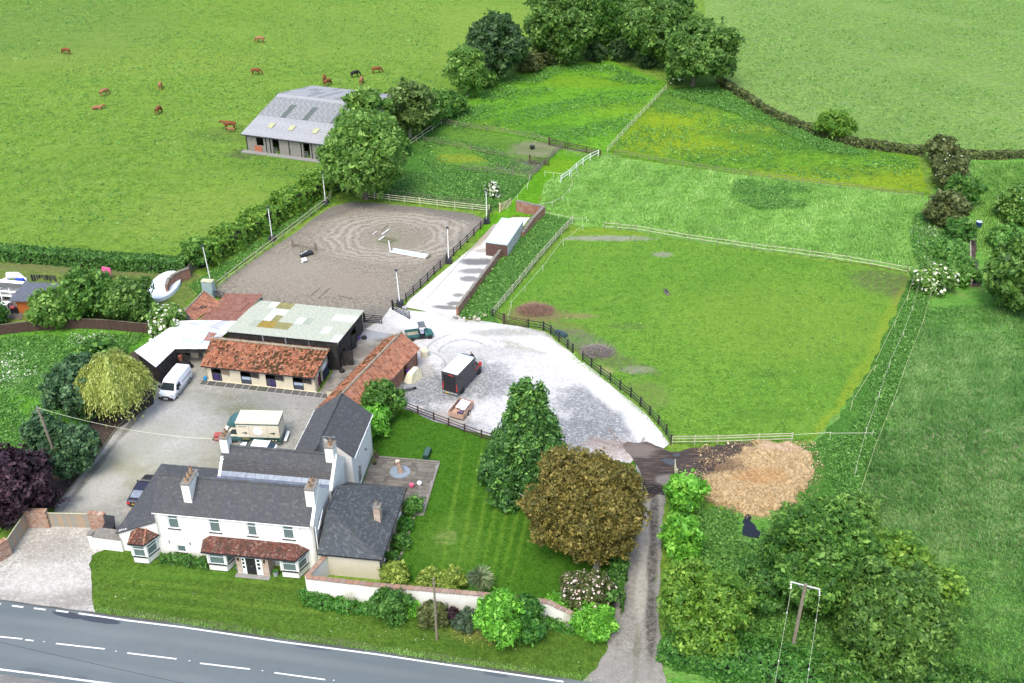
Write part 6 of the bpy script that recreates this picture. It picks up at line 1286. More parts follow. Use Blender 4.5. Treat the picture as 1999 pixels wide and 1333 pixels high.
fence('rail fence along the top of the pens', [(862,243),(920,253),(980,262),(1040,272),(1072,282)], 'greywood', 1.2, (.45,.8,1.15), 2.6, .09, .08, lean=.03)
fence('rail fence dividing the two pens', [(828,278),(890,288),(950,302),(1015,314),(1036,322)], 'greywood', 1.15, (.5,1.0), 2.6, .09, .08, lean=.03)
fence('lower rail fence of the pens among the weeds', [(903,333),(950,338),(1000,345),(1034,350)], 'greywood', 1.15, (.5,1.0), 2.6, .09, .08, lean=.03)
fence('rail fence at the hedge end of the pens', [(800,286),(825,268),(862,243)], 'palewood', 1.2, (.5,1.1), 3.0, .1, .1)
fence('brown rails along the lane side of the pens', [(1034,350),(1050,336),(1063,322),(1080,305),(1095,292)], 'greywood', 1.3, (.4,.75,1.1), 9, .14, .12)
fence('brown close railed fence beside the pen gateway', [(1108,291),(1145,299),(1172,306)], 'brownwood', 1.3, (.3,.6,.9,1.2), 9, .14, .12)
fence('brown rail fence between house garden and yard', [(786,797),(816,809),(847,821),(876,832),(907,844),(940,856),(975,866)], 'brownwood', 1.15, (.35,.7,1.05), 9, .13, .1)
fence('low dark fence end beside the cypress', [(996,956),(1018,968)], 'greywood', .4, (.3,), 9, .08, .08)
fence('grey post fence on the soil path at the right', [(1893,440),(1893,500),(1895,562)], 'greywood', 1.1, (.6,1.0), 4.2, .08, .06, railmt='tape')
fence('short rail fence below the flowering elder', [(1845,552),(1870,556),(1893,560)], 'greywood', 1.1, (.5,1.0), 9)
def tapefence(label, px, h=1.0, mt='tape', posts='tape', lean=.06, two=False):
    return fence(label, px, posts, h+.1, (h,) if not two else (h*.6, h), 9, .045, .045, name='electric_tape_fence', railmt=mt, tape=True, lean=lean)
tapefence('white electric tape from the wooden gate up the lane', [(990,412),(1010,392),(1030,370),(1034,352)], .95)
tapefence('white electric tape sagging across the lane', [(1064,345),(1080,347),(1098,349),(1116,349),(1128,345)], .9)
tapefence('white electric tape along the wall corner to the long grass', [(1040,410),(1078,405),(1098,394),(1112,378),(1117,364)], .9)
tapefence('white tape from the brick wall corner to the slanting fence', [(1064,424),(1090,430),(1117,436),(1145,436)], .9)
tapefence('slack white tape inside the slanting paddock fence', [(992,628),(998,600),(1025,570),(1060,530),(1100,480),(1138,450)], .9)
tapefence('yellowed tape inside the right side of the grazed paddock', [(1772,534),(1781,556),(1770,590),(1745,640),(1705,728),(1660,800)], 1.0, 'tapeyellow', 'tapeyellow')
tapefence('long white tape line down the ditch strip', [(1792,568),(1780,610),(1762,660),(1735,720),(1715,780),(1690,850),(1668,930)], 1.0)
tapefence('outer tape line along the meadow edge', [(1842,566),(1815,585),(1800,640),(1770,715),(1740,800),(1705,890),(1680,965),(1672,990)], 1.0, 'tapeyellow', 'greywood')
tapefence('pale tape from the rail fence end to the ditch strip', [(1545,862),(1620,858),(1700,854)], .9)
for i, (a, b) in enumerate([((1235,452),(1258,455)), ((1330,468),(1345,475)), ((1392,478),(1412,480))]): pass
# gates
def gate(label, a, b, mt='black', h=1.15, bars=5, z0=.15, cat='gate', name='field_gate', braces=True, post=True, swing=None):
    a, b = zg(*a) if isinstance(a, tuple) else a, zg(*b) if isinstance(b, tuple) else b
    r = thing(name, label, cat, (a.x, a.y, 0), angle(a, b)); L = (b-a).length
    for i in range(bars): z = z0+(h-z0)*i/(bars-1); M().box(.05, L-.05, -.02, .02, z-.04, z+.04).obj('bar', MT[mt], r)
    for x in (.0, L-.08): M().box(x, x+.08, -.035, .035, z0-.06, h+.08).obj('stile', MT[mt], r)
    if braces:
        M().hull([(.1,-.045,z0),(.2,-.045,z0),(L/2+.05,-.045,h),(L/2-.05,-.045,h)], [(.1,-.021,z0),(.2,-.021,z0),(L/2+.05,-.021,h),(L/2-.05,-.021,h)]).obj('brace', MT[mt], r)
        M().hull([(L-.2,-.046,z0),(L-.1,-.046,z0),(L/2+.05,-.046,h),(L/2-.05,-.046,h)], [(L-.2,-.022,z0),(L-.1,-.022,z0),(L/2+.05,-.022,h),(L/2-.05,-.022,h)]).obj('brace', MT[mt], r)
    if post: M().box(-.22, -.04, -.09, .09, 0, h+.3).obj('gate_post', MT[mt], r)
    return r
gate('black metal gate open beside the nearest arena lamp', (768,606), (800,624), 'black', 1.2)
gate('black gate standing open at the barn corner', (713,630), (746,633), 'black', 1.2)
gate('dark gate into the grazed paddock from the yard', (985,632), (1028,641), 'brownwood', 1.2)
gate('new pale wooden gate at the end of the lane', (977,414), (997,402), 'newwood', 1.25)
gate('dark wooden field gate across the farm track', (1258,963), (1300,968), 'black', 1.15)
gate('long timber gate standing open on its post beside the laurel', (1319,937), (1316,915), 'palewood', 1.2)
gate('brown gate at the top of the pens', (1073,284), (1104,291), 'brownwood', 1.3, 6, braces=False)
gate('brown gate across the lower pen', (1035,319), (1072,324), 'brownwood', 1.3, 5, braces=True)
gate('small dark gate among rubbish behind the ruined shed', (408,580), (440,586), 'black', 1.1)
# curved panel fence of the neighbour
nf = [(-60,668),(0,655),(58,648),(94,645),(124,643),(153,642),(186,643),(217,645),(249,648),(280,651),(306,654)]
p = gl(nf); r = thing('panel_fence', 'curved brown board panel fence between the two left gardens', 'fence', (p[0].x, p[0].y, 0))
for a, b in zip(p, p[1:]):
    X, L = XF(a-p[0], b-p[0]); m = M(); m.x = X
    for k in range(5): m.box(.05, L-.05, -.015, .015+.008*(k % 2), .1+k*.28, .1+k*.28+.268)
    m.obj('panel', MT['brownwood'], r); M().box(-.05, .05, -.05, .05, 0, 1.6).obj('post', MT['brownwood'], r, loc=a-p[0])
    t = M(); t.x = X; t.box(0, L, -.04, .04, 1.5, 1.54); t.obj('capping', MT['greywood'], r)
p = gl([(370,540),(378,528),(392,520)]); r = thing('panel_fence', 'grey board fence continuing the curved garden brick wall', 'fence', (p[0].x, p[0].y, 0))
for a, b in zip(p, p[1:]): X, L = XF(a-p[0], b-p[0]); m = M(); m.x = X; m.box(0, L, -.02, .02, 0, 1.6); m.obj('panel', MT['greywood'], r); M().box(-.05,.05,-.05,.05,0,1.7).obj('post', MT['greywood'], r, loc=a-p[0])
# timber edging of the yard border
p = gl([(108,992),(150,940),(195,885),(222,846),(262,802),(298,770)]); r = thing('timber_edging', 'low grey timber edging between yard gravel and soil border', 'edging', (p[0].x, p[0].y, 0))
for a, b in zip(p, p[1:]): X, L = XF(a-p[0], b-p[0]); m = M(); m.x = X; m.box(0, L-.03, -.05, .05, 0, .24); m.obj('sleeper', MT['greywood'], r)

# ---------------------------------------------------------------- arena lamps and poles
def lamp(px, h, label, lean=(0,0), block=True):
    b = G(*px); r = thing('floodlight_pole', label, 'floodlight', (b.x, b.y, 0), 0, 'floodlights round the riding arena')
    t = Vector((lean[0], lean[1], h)); m = M(); m.tube([(0,0,0), t], [.075,.06], 7).obj('pole', MT['whitepvc'], r)
    M().box(t.x-.16, t.x+.16, t.y-.3, t.y+.02, h, h+.2).obj('lamp_head', MT['darkblock'], r); M().box(t.x-.12, t.x+.12, t.y-.29, t.y-.02, h-.012, h-.001).obj('lamp_glass', MT['white'], r)
    if block: bevel(M().box(-.45, .45, -.45, .45, 0, .75).obj('ballast', MT['darkblock'], r), .04)
lamp((411,548), 5.3, 'white floodlight pole by the grey box at the arena corner', (-.25,0), False)
lamp((532,470), 5.3, 'white floodlight pole halfway along the arena hedge')
lamp((636,400), 5.3, 'white floodlight pole in front of the big ash')
lamp((950,436), 5.3, 'white floodlight pole at the far corner near the cabin')
lamp((876,513), 5.4, 'white floodlight pole midway down the concrete pad')
lamp((781,597), 5.2, 'white floodlight pole beside the open arena gate', (-.2,0))
def upole(px, h, label, rad=.14, lean=(0,0), mt='polewood'):
    b = G(*px); r = thing('utility_pole', label, 'pole', (b.x, b.y, 0)); t = Vector((lean[0], lean[1], h)); M().tube([(0,0,0), t], [rad, rad*.75], 9).obj('pole', MT[mt], r); return r, b+t
pl, tl = upole((123,928), 8.3, 'tall leaning telegraph pole beside the soil border', .16, (-.7,.25))
M().tube([(-.7-.25,.25,7.9),(-.7+.1,.25,8.1)], .03, 5).box(-.8,-.6,.2,.3,8.2,8.4).obj('pole_fitting', MT['galv'], pl)
pm, tm = upole((853,1250), 7.2, 'slim telegraph pole on the roadside verge', .11)
for k in range(4): M().tube([(-.16,0,3+k*1.2),(.16,0,3+k*1.2)], .012, 4).obj('step_bolt', MT['galv'], pm)
pr, tr_ = upole((1541,1330), 9.6, 'power pole with steel crossarm among the big trees', .16)
pr.location = (G(1541,1330).x, G(1541,1330).y, 0)
b = G(1552,1262); hgt_ = 6.8
for o in list(pr.children): bpy.data.objects.remove(o)
bb = G(1538,1330); pr.location = (23.0, 59.68, 0); PT = 8.6
M().tube([(0,0,0),(0,0,PT)], [.17,.13], 9).obj('pole', MT['polewood'], pr)
ca = R(-21); cdx, cdy = math.cos(ca)*1.15, math.sin(ca)*1.15
M().tube([(-cdx,-cdy,PT-.15),(cdx,cdy,PT-.15)], .075, 4).obj('crossarm', MT['galv'], pr)
M().tube([(-cdx*.5,-cdy*.5,PT-.2),(0,0,PT-.75)], .025, 5).obj('arm_brace', MT['galv'], pr); M().tube([(cdx*.5,cdy*.5,PT-.2),(0,0,PT-.75)], .025, 5).obj('arm_brace', MT['galv'], pr)
ends = []
for s in (-1, 1):
    e = Vector((s*cdx*.95, s*cdy*.95, PT-.2)); m = M()
    for k in range(4): m.tube([e-V3(.02*k,.12*k,.07*k), e-V3(.02*k+.01,.12*k+.06,.07*k+.04)], .06, 6)
    m.obj('insulator', MT['white'], pr); ends.append(pr.location+e-V3(.08,.5,.3))
def wire(label, a, b, sag=.6, rad=.012, mt='black', name='overhead_wire', beads=0):
    a, b = Vector(a), Vector(b); n = 14; r = thing(name, label, 'wire', tuple(a)); pts = [(a.lerp(b, i/n)-a)-V3(0,0,sag*4*(i/n)*(1-i/n)) for i in range(n+1)]
    M().tube(pts, rad, 4).obj('wire', MT[mt], r)
    for k in range(beads): p = pts[1+k*2]; M().tube([p-V3(0,.07,0), p+V3(0,.07,0)], .035, 5).obj('bead', MT['whitepvc'], r)
    return r
wire('left power line sloping down from the crossarm out of frame', ends[0], ends[0]+V3(-10.5,-30,-1.0), .8, .009, 'tape', beads=2)
wire('right power line sloping down from the crossarm out of frame', ends[1], ends[1]+V3(-10.5,-30,-1.0), .8, .009, 'tape', beads=2)
wire('dark overhead wire crossing the road at the bottom left', G(-60,1222,3.0)-V3(8,-1.4,0), G(470,1345,4.5)+V3(6,-2,0), .3, .018)
wire('pale overhead wire from the leaning pole to the red pot chimney', tl, HF.w(4.4,7.3,8.3), .8, .014, 'tape')
wire('thin dark wire over the purple tree', tl, tl+V3(-14,-24,-2), .6, .010)

# ---------------------------------------------------------------- vehicles
def wheels(root, spots, r=.34, w=.22):
    for (x, y) in spots:
        s = 1 if y > 0 else -1; t = M(); t.disc((x,y,r), (0,1,0), r, w, 16); t = t.obj('wheel', MT['rubber'], root); M().disc((x,y+s*(w/2+.006),r), (0,1,0), r*.62, .02, 12).obj('rim', MT['rim'], t)
def loft(name, mt, parent, st, smoothit=True, bev=None):
    """body from cross-sections: (x, z_bottom, z_waist, z_top, half width low, half width waist, half width top)"""
    m = M(); rings = []
    for x, zb, zw, zt, wl, ww, wt in st:
        rings.append([(x,-wl,zb),(x,wl,zb),(x,ww,zw),(x,wt,zt),(x,-wt,zt),(x,-ww,zw)])
    vs = [p for r_ in rings for p in r_]; n = 6; fs = [tuple(range(n))[::-1], tuple((len(rings)-1)*n+k for k in range(n))]
    for i in range(len(rings)-1): fs += [(i*n+k, i*n+(k+1)%n, (i+1)*n+(k+1)%n, (i+1)*n+k) for k in range(n)]
    m.add(vs, fs); o = m.obj(name, mt, parent); bevel(o, bev or .05, 3); return o
def glassq(parent, pts, th=.012, name='window', mt='carglass'):
    pts = [Vector(p) for p in pts]; n = (pts[1]-pts[0]).cross(pts[2]-pts[0]).normalized()*th; M().hull(pts, [p+n for p in pts]).obj(name, MT[mt], parent)
# white van, nose towards the viewer
A_, B_ = G(349,776), G(371,748); va = angle(B_, A_)
vp = (A_+B_)/2+Vector((-math.sin(va), math.cos(va), 0))*-.98; 
van = thing('panel_van', 'white panel van parked in front of the white roofed shelter', 'van', (vp.x, vp.y, 0), va)
loft('body', MT['whitegloss'], van, [(-2.45,.35,1.1,1.92,.90,.98,.80),(-1.5,.30,1.1,1.98,.95,1.0,.82),(.9,.30,1.08,1.96,.95,1.0,.80),(1.25,.30,1.05,1.82,.95,1.0,.76),(1.85,.30,1.0,1.18,.94,.98,.84),(2.35,.32,.85,.98,.90,.92,.78),(2.48,.35,.6,.8,.80,.84,.70)])
glassq(van, [(1.30,-.70,1.80),(1.30,.70,1.80),(1.92,.82,1.20),(1.92,-.82,1.20)][::-1], -.03, 'windscreen')
for s in (-1, 1):
    glassq(van, [(.55,s*.905,1.62),(1.25,s*.90,1.60),(1.62,s*.995,1.15),(.55,s*1.012,1.12)], .012*(-s), 'side_window')
    M().box(1.35, 1.55, min(s*1.0,s*1.25), max(s*1.0,s*1.25), 1.12, 1.35).obj('mirror', MT['black'], van)
    M().box(2.28, 2.46, min(s*.55,s*.86), max(s*.55,s*.86), .74, .92).obj('headlight', MT['rim'], van)
    M().box(-2.2, .2, min(s*.99,s*1.02), max(s*.99,s*1.02), 1.28, 1.34).obj('door_rail', MT['black'], van); M().box(-1.9, 1.2, min(s*.985,s*1.015), max(s*.985,s*1.015), .55, .62).obj('rubbing_strip', MT['black'], van)
M().box(2.40, 2.56, -.85, .85, .32, .60).obj('bumper', MT['black'], van); M().box(2.561, 2.575, -.26, .26, .40, .52).obj('number_plate', MT['white'], van); M().box(2.47, 2.52, -.5, .5, .66, .74).obj('grille', MT['black'], van)
wheels(van, [(1.55,.86),(1.55,-.86),(-1.55,.86),(-1.55,-.86)])
# dark car seen from behind
A_ = G(260,992); ca_ = angle(G(258,985), G(297,925)); car = thing('dark_car', 'dark saloon car with yellow rear plate beside the house lean-to', 'car', (A_.x+math.cos(ca_)*2.2+.3, A_.y+math.sin(ca_)*2.2-.1, 0), ca_)
CP = plain('dark_aubergine_paint', (.02,.016,.028), .15, spec=.8, var=.1)
loft('body', CP, car, [(-2.25,.35,.65,.85,.78,.82,.72),(-2.05,.25,.72,.98,.84,.88,.78),(-1.0,.22,.72,.98,.88,.9,.80),(1.0,.22,.70,.94,.88,.9,.80),(2.0,.22,.65,.82,.84,.88,.74),(2.28,.3,.5,.68,.76,.78,.66)])
loft('roof', CP, car, [(-1.75,.95,.97,1.0,.74,.74,.70),(-.95,.95,1.2,1.36,.76,.68,.58),(.3,.95,1.2,1.38,.76,.68,.58),(1.15,.93,.96,.98,.74,.74,.70)])
glassq(car, [(-1.72,-.62,1.02),(-1.72,.62,1.02),(-1.03,.52,1.36),(-1.03,-.52,1.36)][::-1], .015, 'rear_window', 'paleglass' if 'paleglass' in MT else 'lead')
glassq(car, [(1.1,-.64,1.0),(1.1,.64,1.0),(.4,.52,1.37),(.4,-.52,1.37)], .015, 'windscreen')
for s in (-1,1): glassq(car, [(-1.1,s*.76,1.0),(.8,s*.76,1.0),(.3,s*.665,1.3),(-.8,s*.665,1.3)], .02*(-s), 'side_window'); M().box(-2.3, -2.2, min(s*.45,s*.78), max(s*.45,s*.78), .62, .78).obj('tail_light', MT['red'], car); M().box(.75,.9,min(s*.9,s*1.05),max(s*.9,s*1.05),.9,1.02).obj('mirror', CP, car)
M().box(-2.31, -2.29, -.26, .26, .6, .72).obj('number_plate', plain('yellow_plate', (.6,.42,.02), .5), car)
wheels(car, [(1.35,.8),(1.35,-.8),(-1.35,.8),(-1.35,-.8)], .32, .2)
# white car mostly hidden behind the house
p0 = zg(500,865,1.45); a0 = angle(zg(484,858,1.45), zg(520,861,1.45)); wc = thing('white_car', 'white roofed car parked between cream horsebox and house', 'car', (p0.x, p0.y, 0), a0+math.pi)
loft('body', MT['whitegloss'], wc, [(-2.0,.35,.65,.9,.76,.8,.70),(-1.8,.25,.72,.98,.84,.86,.76),(1.0,.22,.70,.96,.84,.86,.76),(1.8,.22,.65,.84,.8,.84,.72),(2.05,.3,.5,.68,.72,.74,.64)])
loft('cabin', MT['carglass'], wc, [(-1.85,.95,.97,1.0,.72,.72,.68),(-1.35,.95,1.2,1.42,.74,.68,.58),(.4,.95,1.2,1.44,.74,.68,.58),(1.25,.93,.96,.98,.72,.72,.68)])
bevel(M().box(-1.35, .45, -.58, .58, 1.42, 1.47).obj('roof', MT['whitegloss'], wc), .03); wheels(wc, [(1.3,.76),(1.3,-.76),(-1.3,.76),(-1.3,-.76)], .32, .2)
# dark horsebox
HZ = 3.05
q1, q2, q3, q4 = zg(893.6,732.7,HZ), zg(928,697,HZ), zg(861,723.8,HZ), zg(896,689,HZ)
ha = angle(q1, q2); bl = (q2-q1).length; bw = abs(((q3-q1).cross((q2-q1).normalized())).z)
hb = thing('dark_horsebox', 'dark grey horsebox lorry with white roof parked on the chalk yard', 'horsebox', (q1.x, q1.y, 0), ha)   # x forward, y to the left side of the box
DP = plain('charcoal_horsebox_paint', (.035,.035,.042), .35, spec=.5, var=.15)
bevel(M().box(0, bl, 0, bw, .45, HZ-.06).obj('box_body', DP, hb), .06)
bevel(M().box(.08, bl-.1, .08, bw-.08, HZ-.05, HZ).obj('roof', MT['white'], hb), .04)
M().box(bl-.75, bl-.12, .12, bw-.12, HZ+.001, HZ+.03).obj('roof_front_panel', plain('grey_roof_panel', (.42,.47,.50), .4), hb)
yc = bw/2; 
c = loft('cab', DP, hb, [(bl-.2,.4,1.2,2.55,.95,1.0,.80),(bl+.35,.4,1.2,2.35,.95,1.0,.78),(bl+1.15,.4,1.15,1.4,.95,.98,.86),(bl+1.75,.4,.9,1.1,.9,.92,.8),(bl+1.9,.45,.7,.85,.8,.82,.7)]); c.location = (0, yc, 0)
loft('luton', DP, hb, [(bl-.05,2.4,2.6,2.98,1.0,1.0,.95),(bl+.4,2.45,2.6,2.85,.9,.9,.8),(bl+.6,2.5,2.55,2.6,.7,.7,.6)]).location = (0, yc, 0)
glassq(hb, [(bl+.45,yc-.7,2.25),(bl+.45,yc+.7,2.25),(bl+1.2,yc+.8,1.45),(bl+1.2,yc-.8,1.45)][::-1], -.03, 'windscreen')
glassq(hb, [(bl+.05,yc-.93,2.0),(bl+.45,yc-.92,1.95),(bl+1.0,yc-.985,1.35),(bl+.05,yc-.99,1.3)], .02, 'side_window')
M().hull([(bl+.0,-.005+yc-1.0,1.12),(bl+1.0,yc-1.0,1.28),(bl+1.0,yc-1.0,1.42),(bl+.0,yc-1.0,1.26)], [(bl+.0,yc-1.03,1.12),(bl+1.0,yc-1.03,1.28),(bl+1.0,yc-1.03,1.42),(bl+.0,yc-1.03,1.26)]).obj('red_stripe', MT['red'], hb)
M().box(bl+.9, bl+1.05, yc-1.3, yc-1.02, 1.45, 1.85).obj('mirror', MT['red'], hb)
for y, s_ in ((.1,.08), (bw-.22,-.02)): M().hull([(-.03,y,.75),(-.03,y+.12,.75),(-.03,y+.05+s_,1.75),(-.03,y+s_,1.75)], [(.0,y,.75),(.0,y+.12,.75),(.0,y+.05+s_,1.75),(.0,y+s_,1.75)]).obj('tail_light', MT['red'], hb)
M().box(-.02, -.001, .3, bw-.3, .5, 2.7).obj('ramp', MT['black'], hb); M().box(-.035, -.021, .6, bw-.9, 2.72, 2.8).obj('red_stripe', MT['red'], hb)
M().box(-.15, .1, .1, bw-.1, .35, .48).obj('rear_bumper', MT['galv'], hb); M().box(-.17,-.151,bw-.95,bw-.45,.36,.46).obj('number_plate', plain('yellow_plate2', (.6,.35,.03), .5), hb)
M().box(bl-.75, bl-.5, -.02, -.001, 2.2, 2.45).box(.25, .55, -.02, -.001, 2.4, 2.65).obj('side_vent', MT['black'], hb)
wheels(hb, [(1.0,.06),(1.0,bw-.06),(bl+1.05,.14),(bl+1.05,bw-.14)], .36, .24)
# cream and green horsebox
HZ = 3.0; r1, r2, r3 = zg(458.5,825,HZ), zg(542.6,827.2,HZ), zg(554,802,HZ)
ga = angle(r1, r2); gw = abs(((r3-r2).cross((r2-r1).normalized())).z); gL = (r2-r1).length
gb = thing('cream_horsebox', 'cream and dark green horsebox lorry facing the chimney', 'horsebox', (r1.x, r1.y, 0), ga)   # nose towards -x
CR = plain('cream_coach_paint', (.62,.57,.44), .4, var=.05, dirt=((.5,.45,.33), .3)); GP = MT['green_dk']; GP2 = plain('very_dark_green_paint', (.02,.04,.035), .35)
bevel(M().box(0, gL, 0, gw, 1.12, 2.72).obj('box_body', CR, gb), .04)
M().box(-.012, gL+.012, -.012, gw+.012, .52, 1.118).obj('green_skirt', GP, gb); M().box(-.014, gL+.014, -.014, gw+.014, 2.722, 2.86).obj('green_band', GP, gb)
bevel(M().box(-.03, gL+.03, -.03, gw+.03, 2.862, HZ).obj('roof', MT['cream'], gb), .03)
for u0, u1 in ((.35,1.7),(gL-1.7,gL-.15)): M().box(u0, u1, -.03, -.013, .62, 1.08).obj('locker_door', GP2, gb)
for k in range(3): M().box(gL-1.2+k*.33, gL-1.0+k*.33, -.04, -.031, .72, .86).obj('small_lettering', MT['cream'], gb)
for z in (.98,.88): M().box(.5, 1.3, -.04, -.031, z, z+.03).obj('small_lettering', plain('gold_line', (.45,.38,.12), .5), gb)
M().box(0, gL, -.02, gw+.02, .42, .518).obj('lower_rail', MT['galv'], gb)
M().disc((gL*.50,-.012,1.95), (0,1,0), .52, .03, 24).obj('round_badge', MT['white'], gb); M().disc((gL*.50,-.008,1.95), (0,1,0), .57, .02, 24).obj('badge_ring', plain('pale_pink_ring', (.6,.42,.38), .5), gb)
M().box(gL*.5-.14, gL*.5+.14, -.034, -.028, 1.74, 1.80).obj('badge_emblem', plain('grey_emblem', (.25,.28,.4), .5), gb)
def arrow(x): M().add; m = M(); m.hull([(x-.28,-.03,1.68),(x+.05,-.03,1.66),(x+.08,-.03,1.54),(x+.32,-.03,1.70),(x+.12,-.03,1.86),(x+.05,-.03,1.76),(x-.28,-.03,1.74)], [(x-.28,-.012,1.68),(x+.05,-.012,1.66),(x+.08,-.012,1.54),(x+.32,-.012,1.70),(x+.12,-.012,1.86),(x+.05,-.012,1.76),(x-.28,-.012,1.74)]); m.obj('horse_emblem', GP2, gb)
arrow(.85); arrow(gL-.75)
for x in (1.35, gL-1.25): M().box(x-.012, x+.012, -.02, -.001, 1.2, 2.65).obj('door_seam', MT['galv'], gb)
for k in range(7): M().box(.25+k*.13, .33+k*.13, -.016, -.001, 2.45+.03*(k % 2), 2.55).obj('side_lettering', GP2, gb)
yc = gw/2
c = loft('cab', CR, gb, [(.15,.5,1.2,2.3,.95,1.0,.80),(-.55,.5,1.2,2.15,.95,1.0,.78),(-1.2,.5,1.15,1.4,.95,.98,.86),(-1.75,.5,.95,1.15,.9,.92,.8),(-1.9,.5,.7,.9,.8,.82,.7)]); c.location = (0, yc, 0)
c = loft('cab_lower', GP, gb, [(.1,.45,.9,1.12,.955,1.012,1.01),(-1.2,.45,.9,1.10,.955,1.0,.995),(-1.78,.48,.75,.9,.92,.94,.93)]); c.location = (0, yc, 0)
loft('luton', GP, gb, [(.05,2.3,2.6,2.98,1.02,1.02,1.0),(-.5,2.32,2.5,2.85,.98,.98,.85),(-1.05,2.3,2.35,2.5,.8,.8,.65)]).location = (0, yc, 0)
glassq(gb, [(-.62,yc-.7,2.1),(-.62,yc+.7,2.1),(-1.25,yc+.8,1.45),(-1.25,yc-.8,1.45)], -.03, 'windscreen')
glassq(gb, [(.0,yc-.93,1.95),(-.5,yc-.92,1.95),(-1.0,yc-.995,1.4),(.0,yc-1.0,1.35)], -.02, 'side_window')
M().box(-1.15,-.98,yc-1.28,yc-1.0,1.45,1.85).obj('mirror', MT['black'], gb)
M().box(gL+.013, gL+.03, .2, gw-.2, .6, 2.6).obj('rear_ramp', CR, gb); M().box(gL+.031, gL+.04, .15, gw-.15, .62, 1.05).obj('ramp_band', GP, gb); M().box(gL+.2, gL+.5, .5, gw-.2, .35, .5).obj('tow_step', MT['whitepvc'], gb)
wheels(gb, [(gL-1.6,.1),(gL-1.6,gw-.1),(-1.1,.14),(-1.1,gw-.14)], .36, .24)
# red potted thing by the lorry nose and utility buggy
ub0, ub1 = G(803.6,667), G(834,663); ua = angle(ub0, ub1); ug = thing('utility_buggy', 'green utility buggy with open load bed beside the pantile range', 'utility vehicle', (ub0.x, ub0.y, 0), ua)
BG_ = plain('teal_green_plastic', (.03,.12,.11), .4); yb = .65
m = M(); m.box(-.55,.95,-.02,1.32,.55,.62); m.obj('load_floor', plain('bed_floor', (.25,.22,.17), .9, var=.3), ug)
for x0,x1,y0,y1 in ((-.6,.98,-.06,-.021),(-.6,.98,1.321,1.36),(-.62,-.56,-.06,1.36),(.951,1.0,-.02,1.32)): M().box(x0,x1,y0,y1,.55,.98).obj('bed_side', BG_, ug)
loft('bonnet', BG_, ug, [(1.75,.4,.7,.95,.6,.62,.5),(2.1,.4,.75,1.02,.62,.64,.5),(2.6,.45,.65,.85,.58,.6,.45),(2.78,.5,.55,.65,.5,.5,.4)]).location = (0,yb,0)
M().box(1.0,1.85,.0,1.3,.3,.42).box(1.0,1.35,.05,1.25,.42,.75).obj('seat_base', MT['black'], ug); M().box(1.02,1.12,.05,1.25,.76,1.2).obj('seat', MT['darkblock'], ug)
for y in (.03,1.27): M().tube([(1.05,y,.5),(1.1,y,1.85),(1.75,y,1.85),(2.1,y,.95)], .03, 6).obj('roll_bar', MT['black'], ug)
bevel(M().box(.98,1.85,-.02,1.32,1.87,1.93).obj('roof', plain('grey_buggy_roof', (.10,.11,.11), .5), ug), .03); M().box(1.2,1.6,.25,.9,.8,.95).obj('feed_bag', plain('white_purple_bag', (.5,.48,.58), .7, var=.4, sc=12), ug)
M().box(-.75,-.62,.0,.15,1.2,1.32).tube([(-.6,.07,.9),(-.68,.07,1.25)], .03, 5).obj('tool_rack', MT['galv'], ug)
wheels(ug, [(.05,.05),(.05,1.25),(2.3,.05),(2.3,1.25)], .3, .24)
# plank sided trailer full of rubbish
t0, t1, t2, t3 = zg(903.8,815.6,.55), zg(926.7,780,.95), zg(900,771,.9), zg(873,800,.6); ta = angle(t0, t1)
TR = thing('farm_trailer', 'small plank sided trailer loaded with rubbish bags and white sheet', 'trailer', (t0.x, t0.y, 0), ta); tl_ = (t1-t0).length*.9; tw_ = 1.75
TW = plain('pinkish_trailer_boards', (.42,.27,.20), .85, var=.3, sc=4)
M().box(0, tl_, 0, tw_, .35, .42).obj('floor', TW, TR)
for (a, b) in (((0,-.04),(tl_,-.001)),((0,tw_+.001),(tl_,tw_+.04)),((-.04,0),(-.001,tw_)),((tl_+.001,0),(tl_+.04,tw_))):
    for k in range(3): M().box(a[0], b[0], a[1], b[1], .36+k*.2, .545+k*.2).obj('plank', TW, TR)
q = random.Random(2)
for k in range(9):
    x, y = q.uniform(.2,tl_-.3), q.uniform(.25,tw_-.25); m = M(); c0 = V3(x,y,.62); m.tube([c0-V3(.2,0,.12), c0-V3(.1,0,.0), c0+V3(.1,.05,.05), c0+V3(.2,0,-.05)], [.1,.2,.22,.08], 7); smooth(m.obj('rubbish_bag', plain('bag_%d' % k, q.choice(((.10,.07,.14),(.05,.04,.07),(.3,.26,.36),(.55,.52,.56))), .4, var=.4, sc=6), TR))
m = M(); m.hull([(1.1,.3,.78),(tl_-.2,.25,.86),(tl_-.15,1.35,.95),(1.15,1.45,.84)], [(1.1,.3,.81),(tl_-.2,.25,.89),(tl_-.15,1.35,.98),(1.15,1.45,.87)]); m.obj('white_sheet', MT['whitegloss'], TR)
wheels(TR, [(tl_*.5,-.06),(tl_*.5,tw_+.06)], .3, .16)

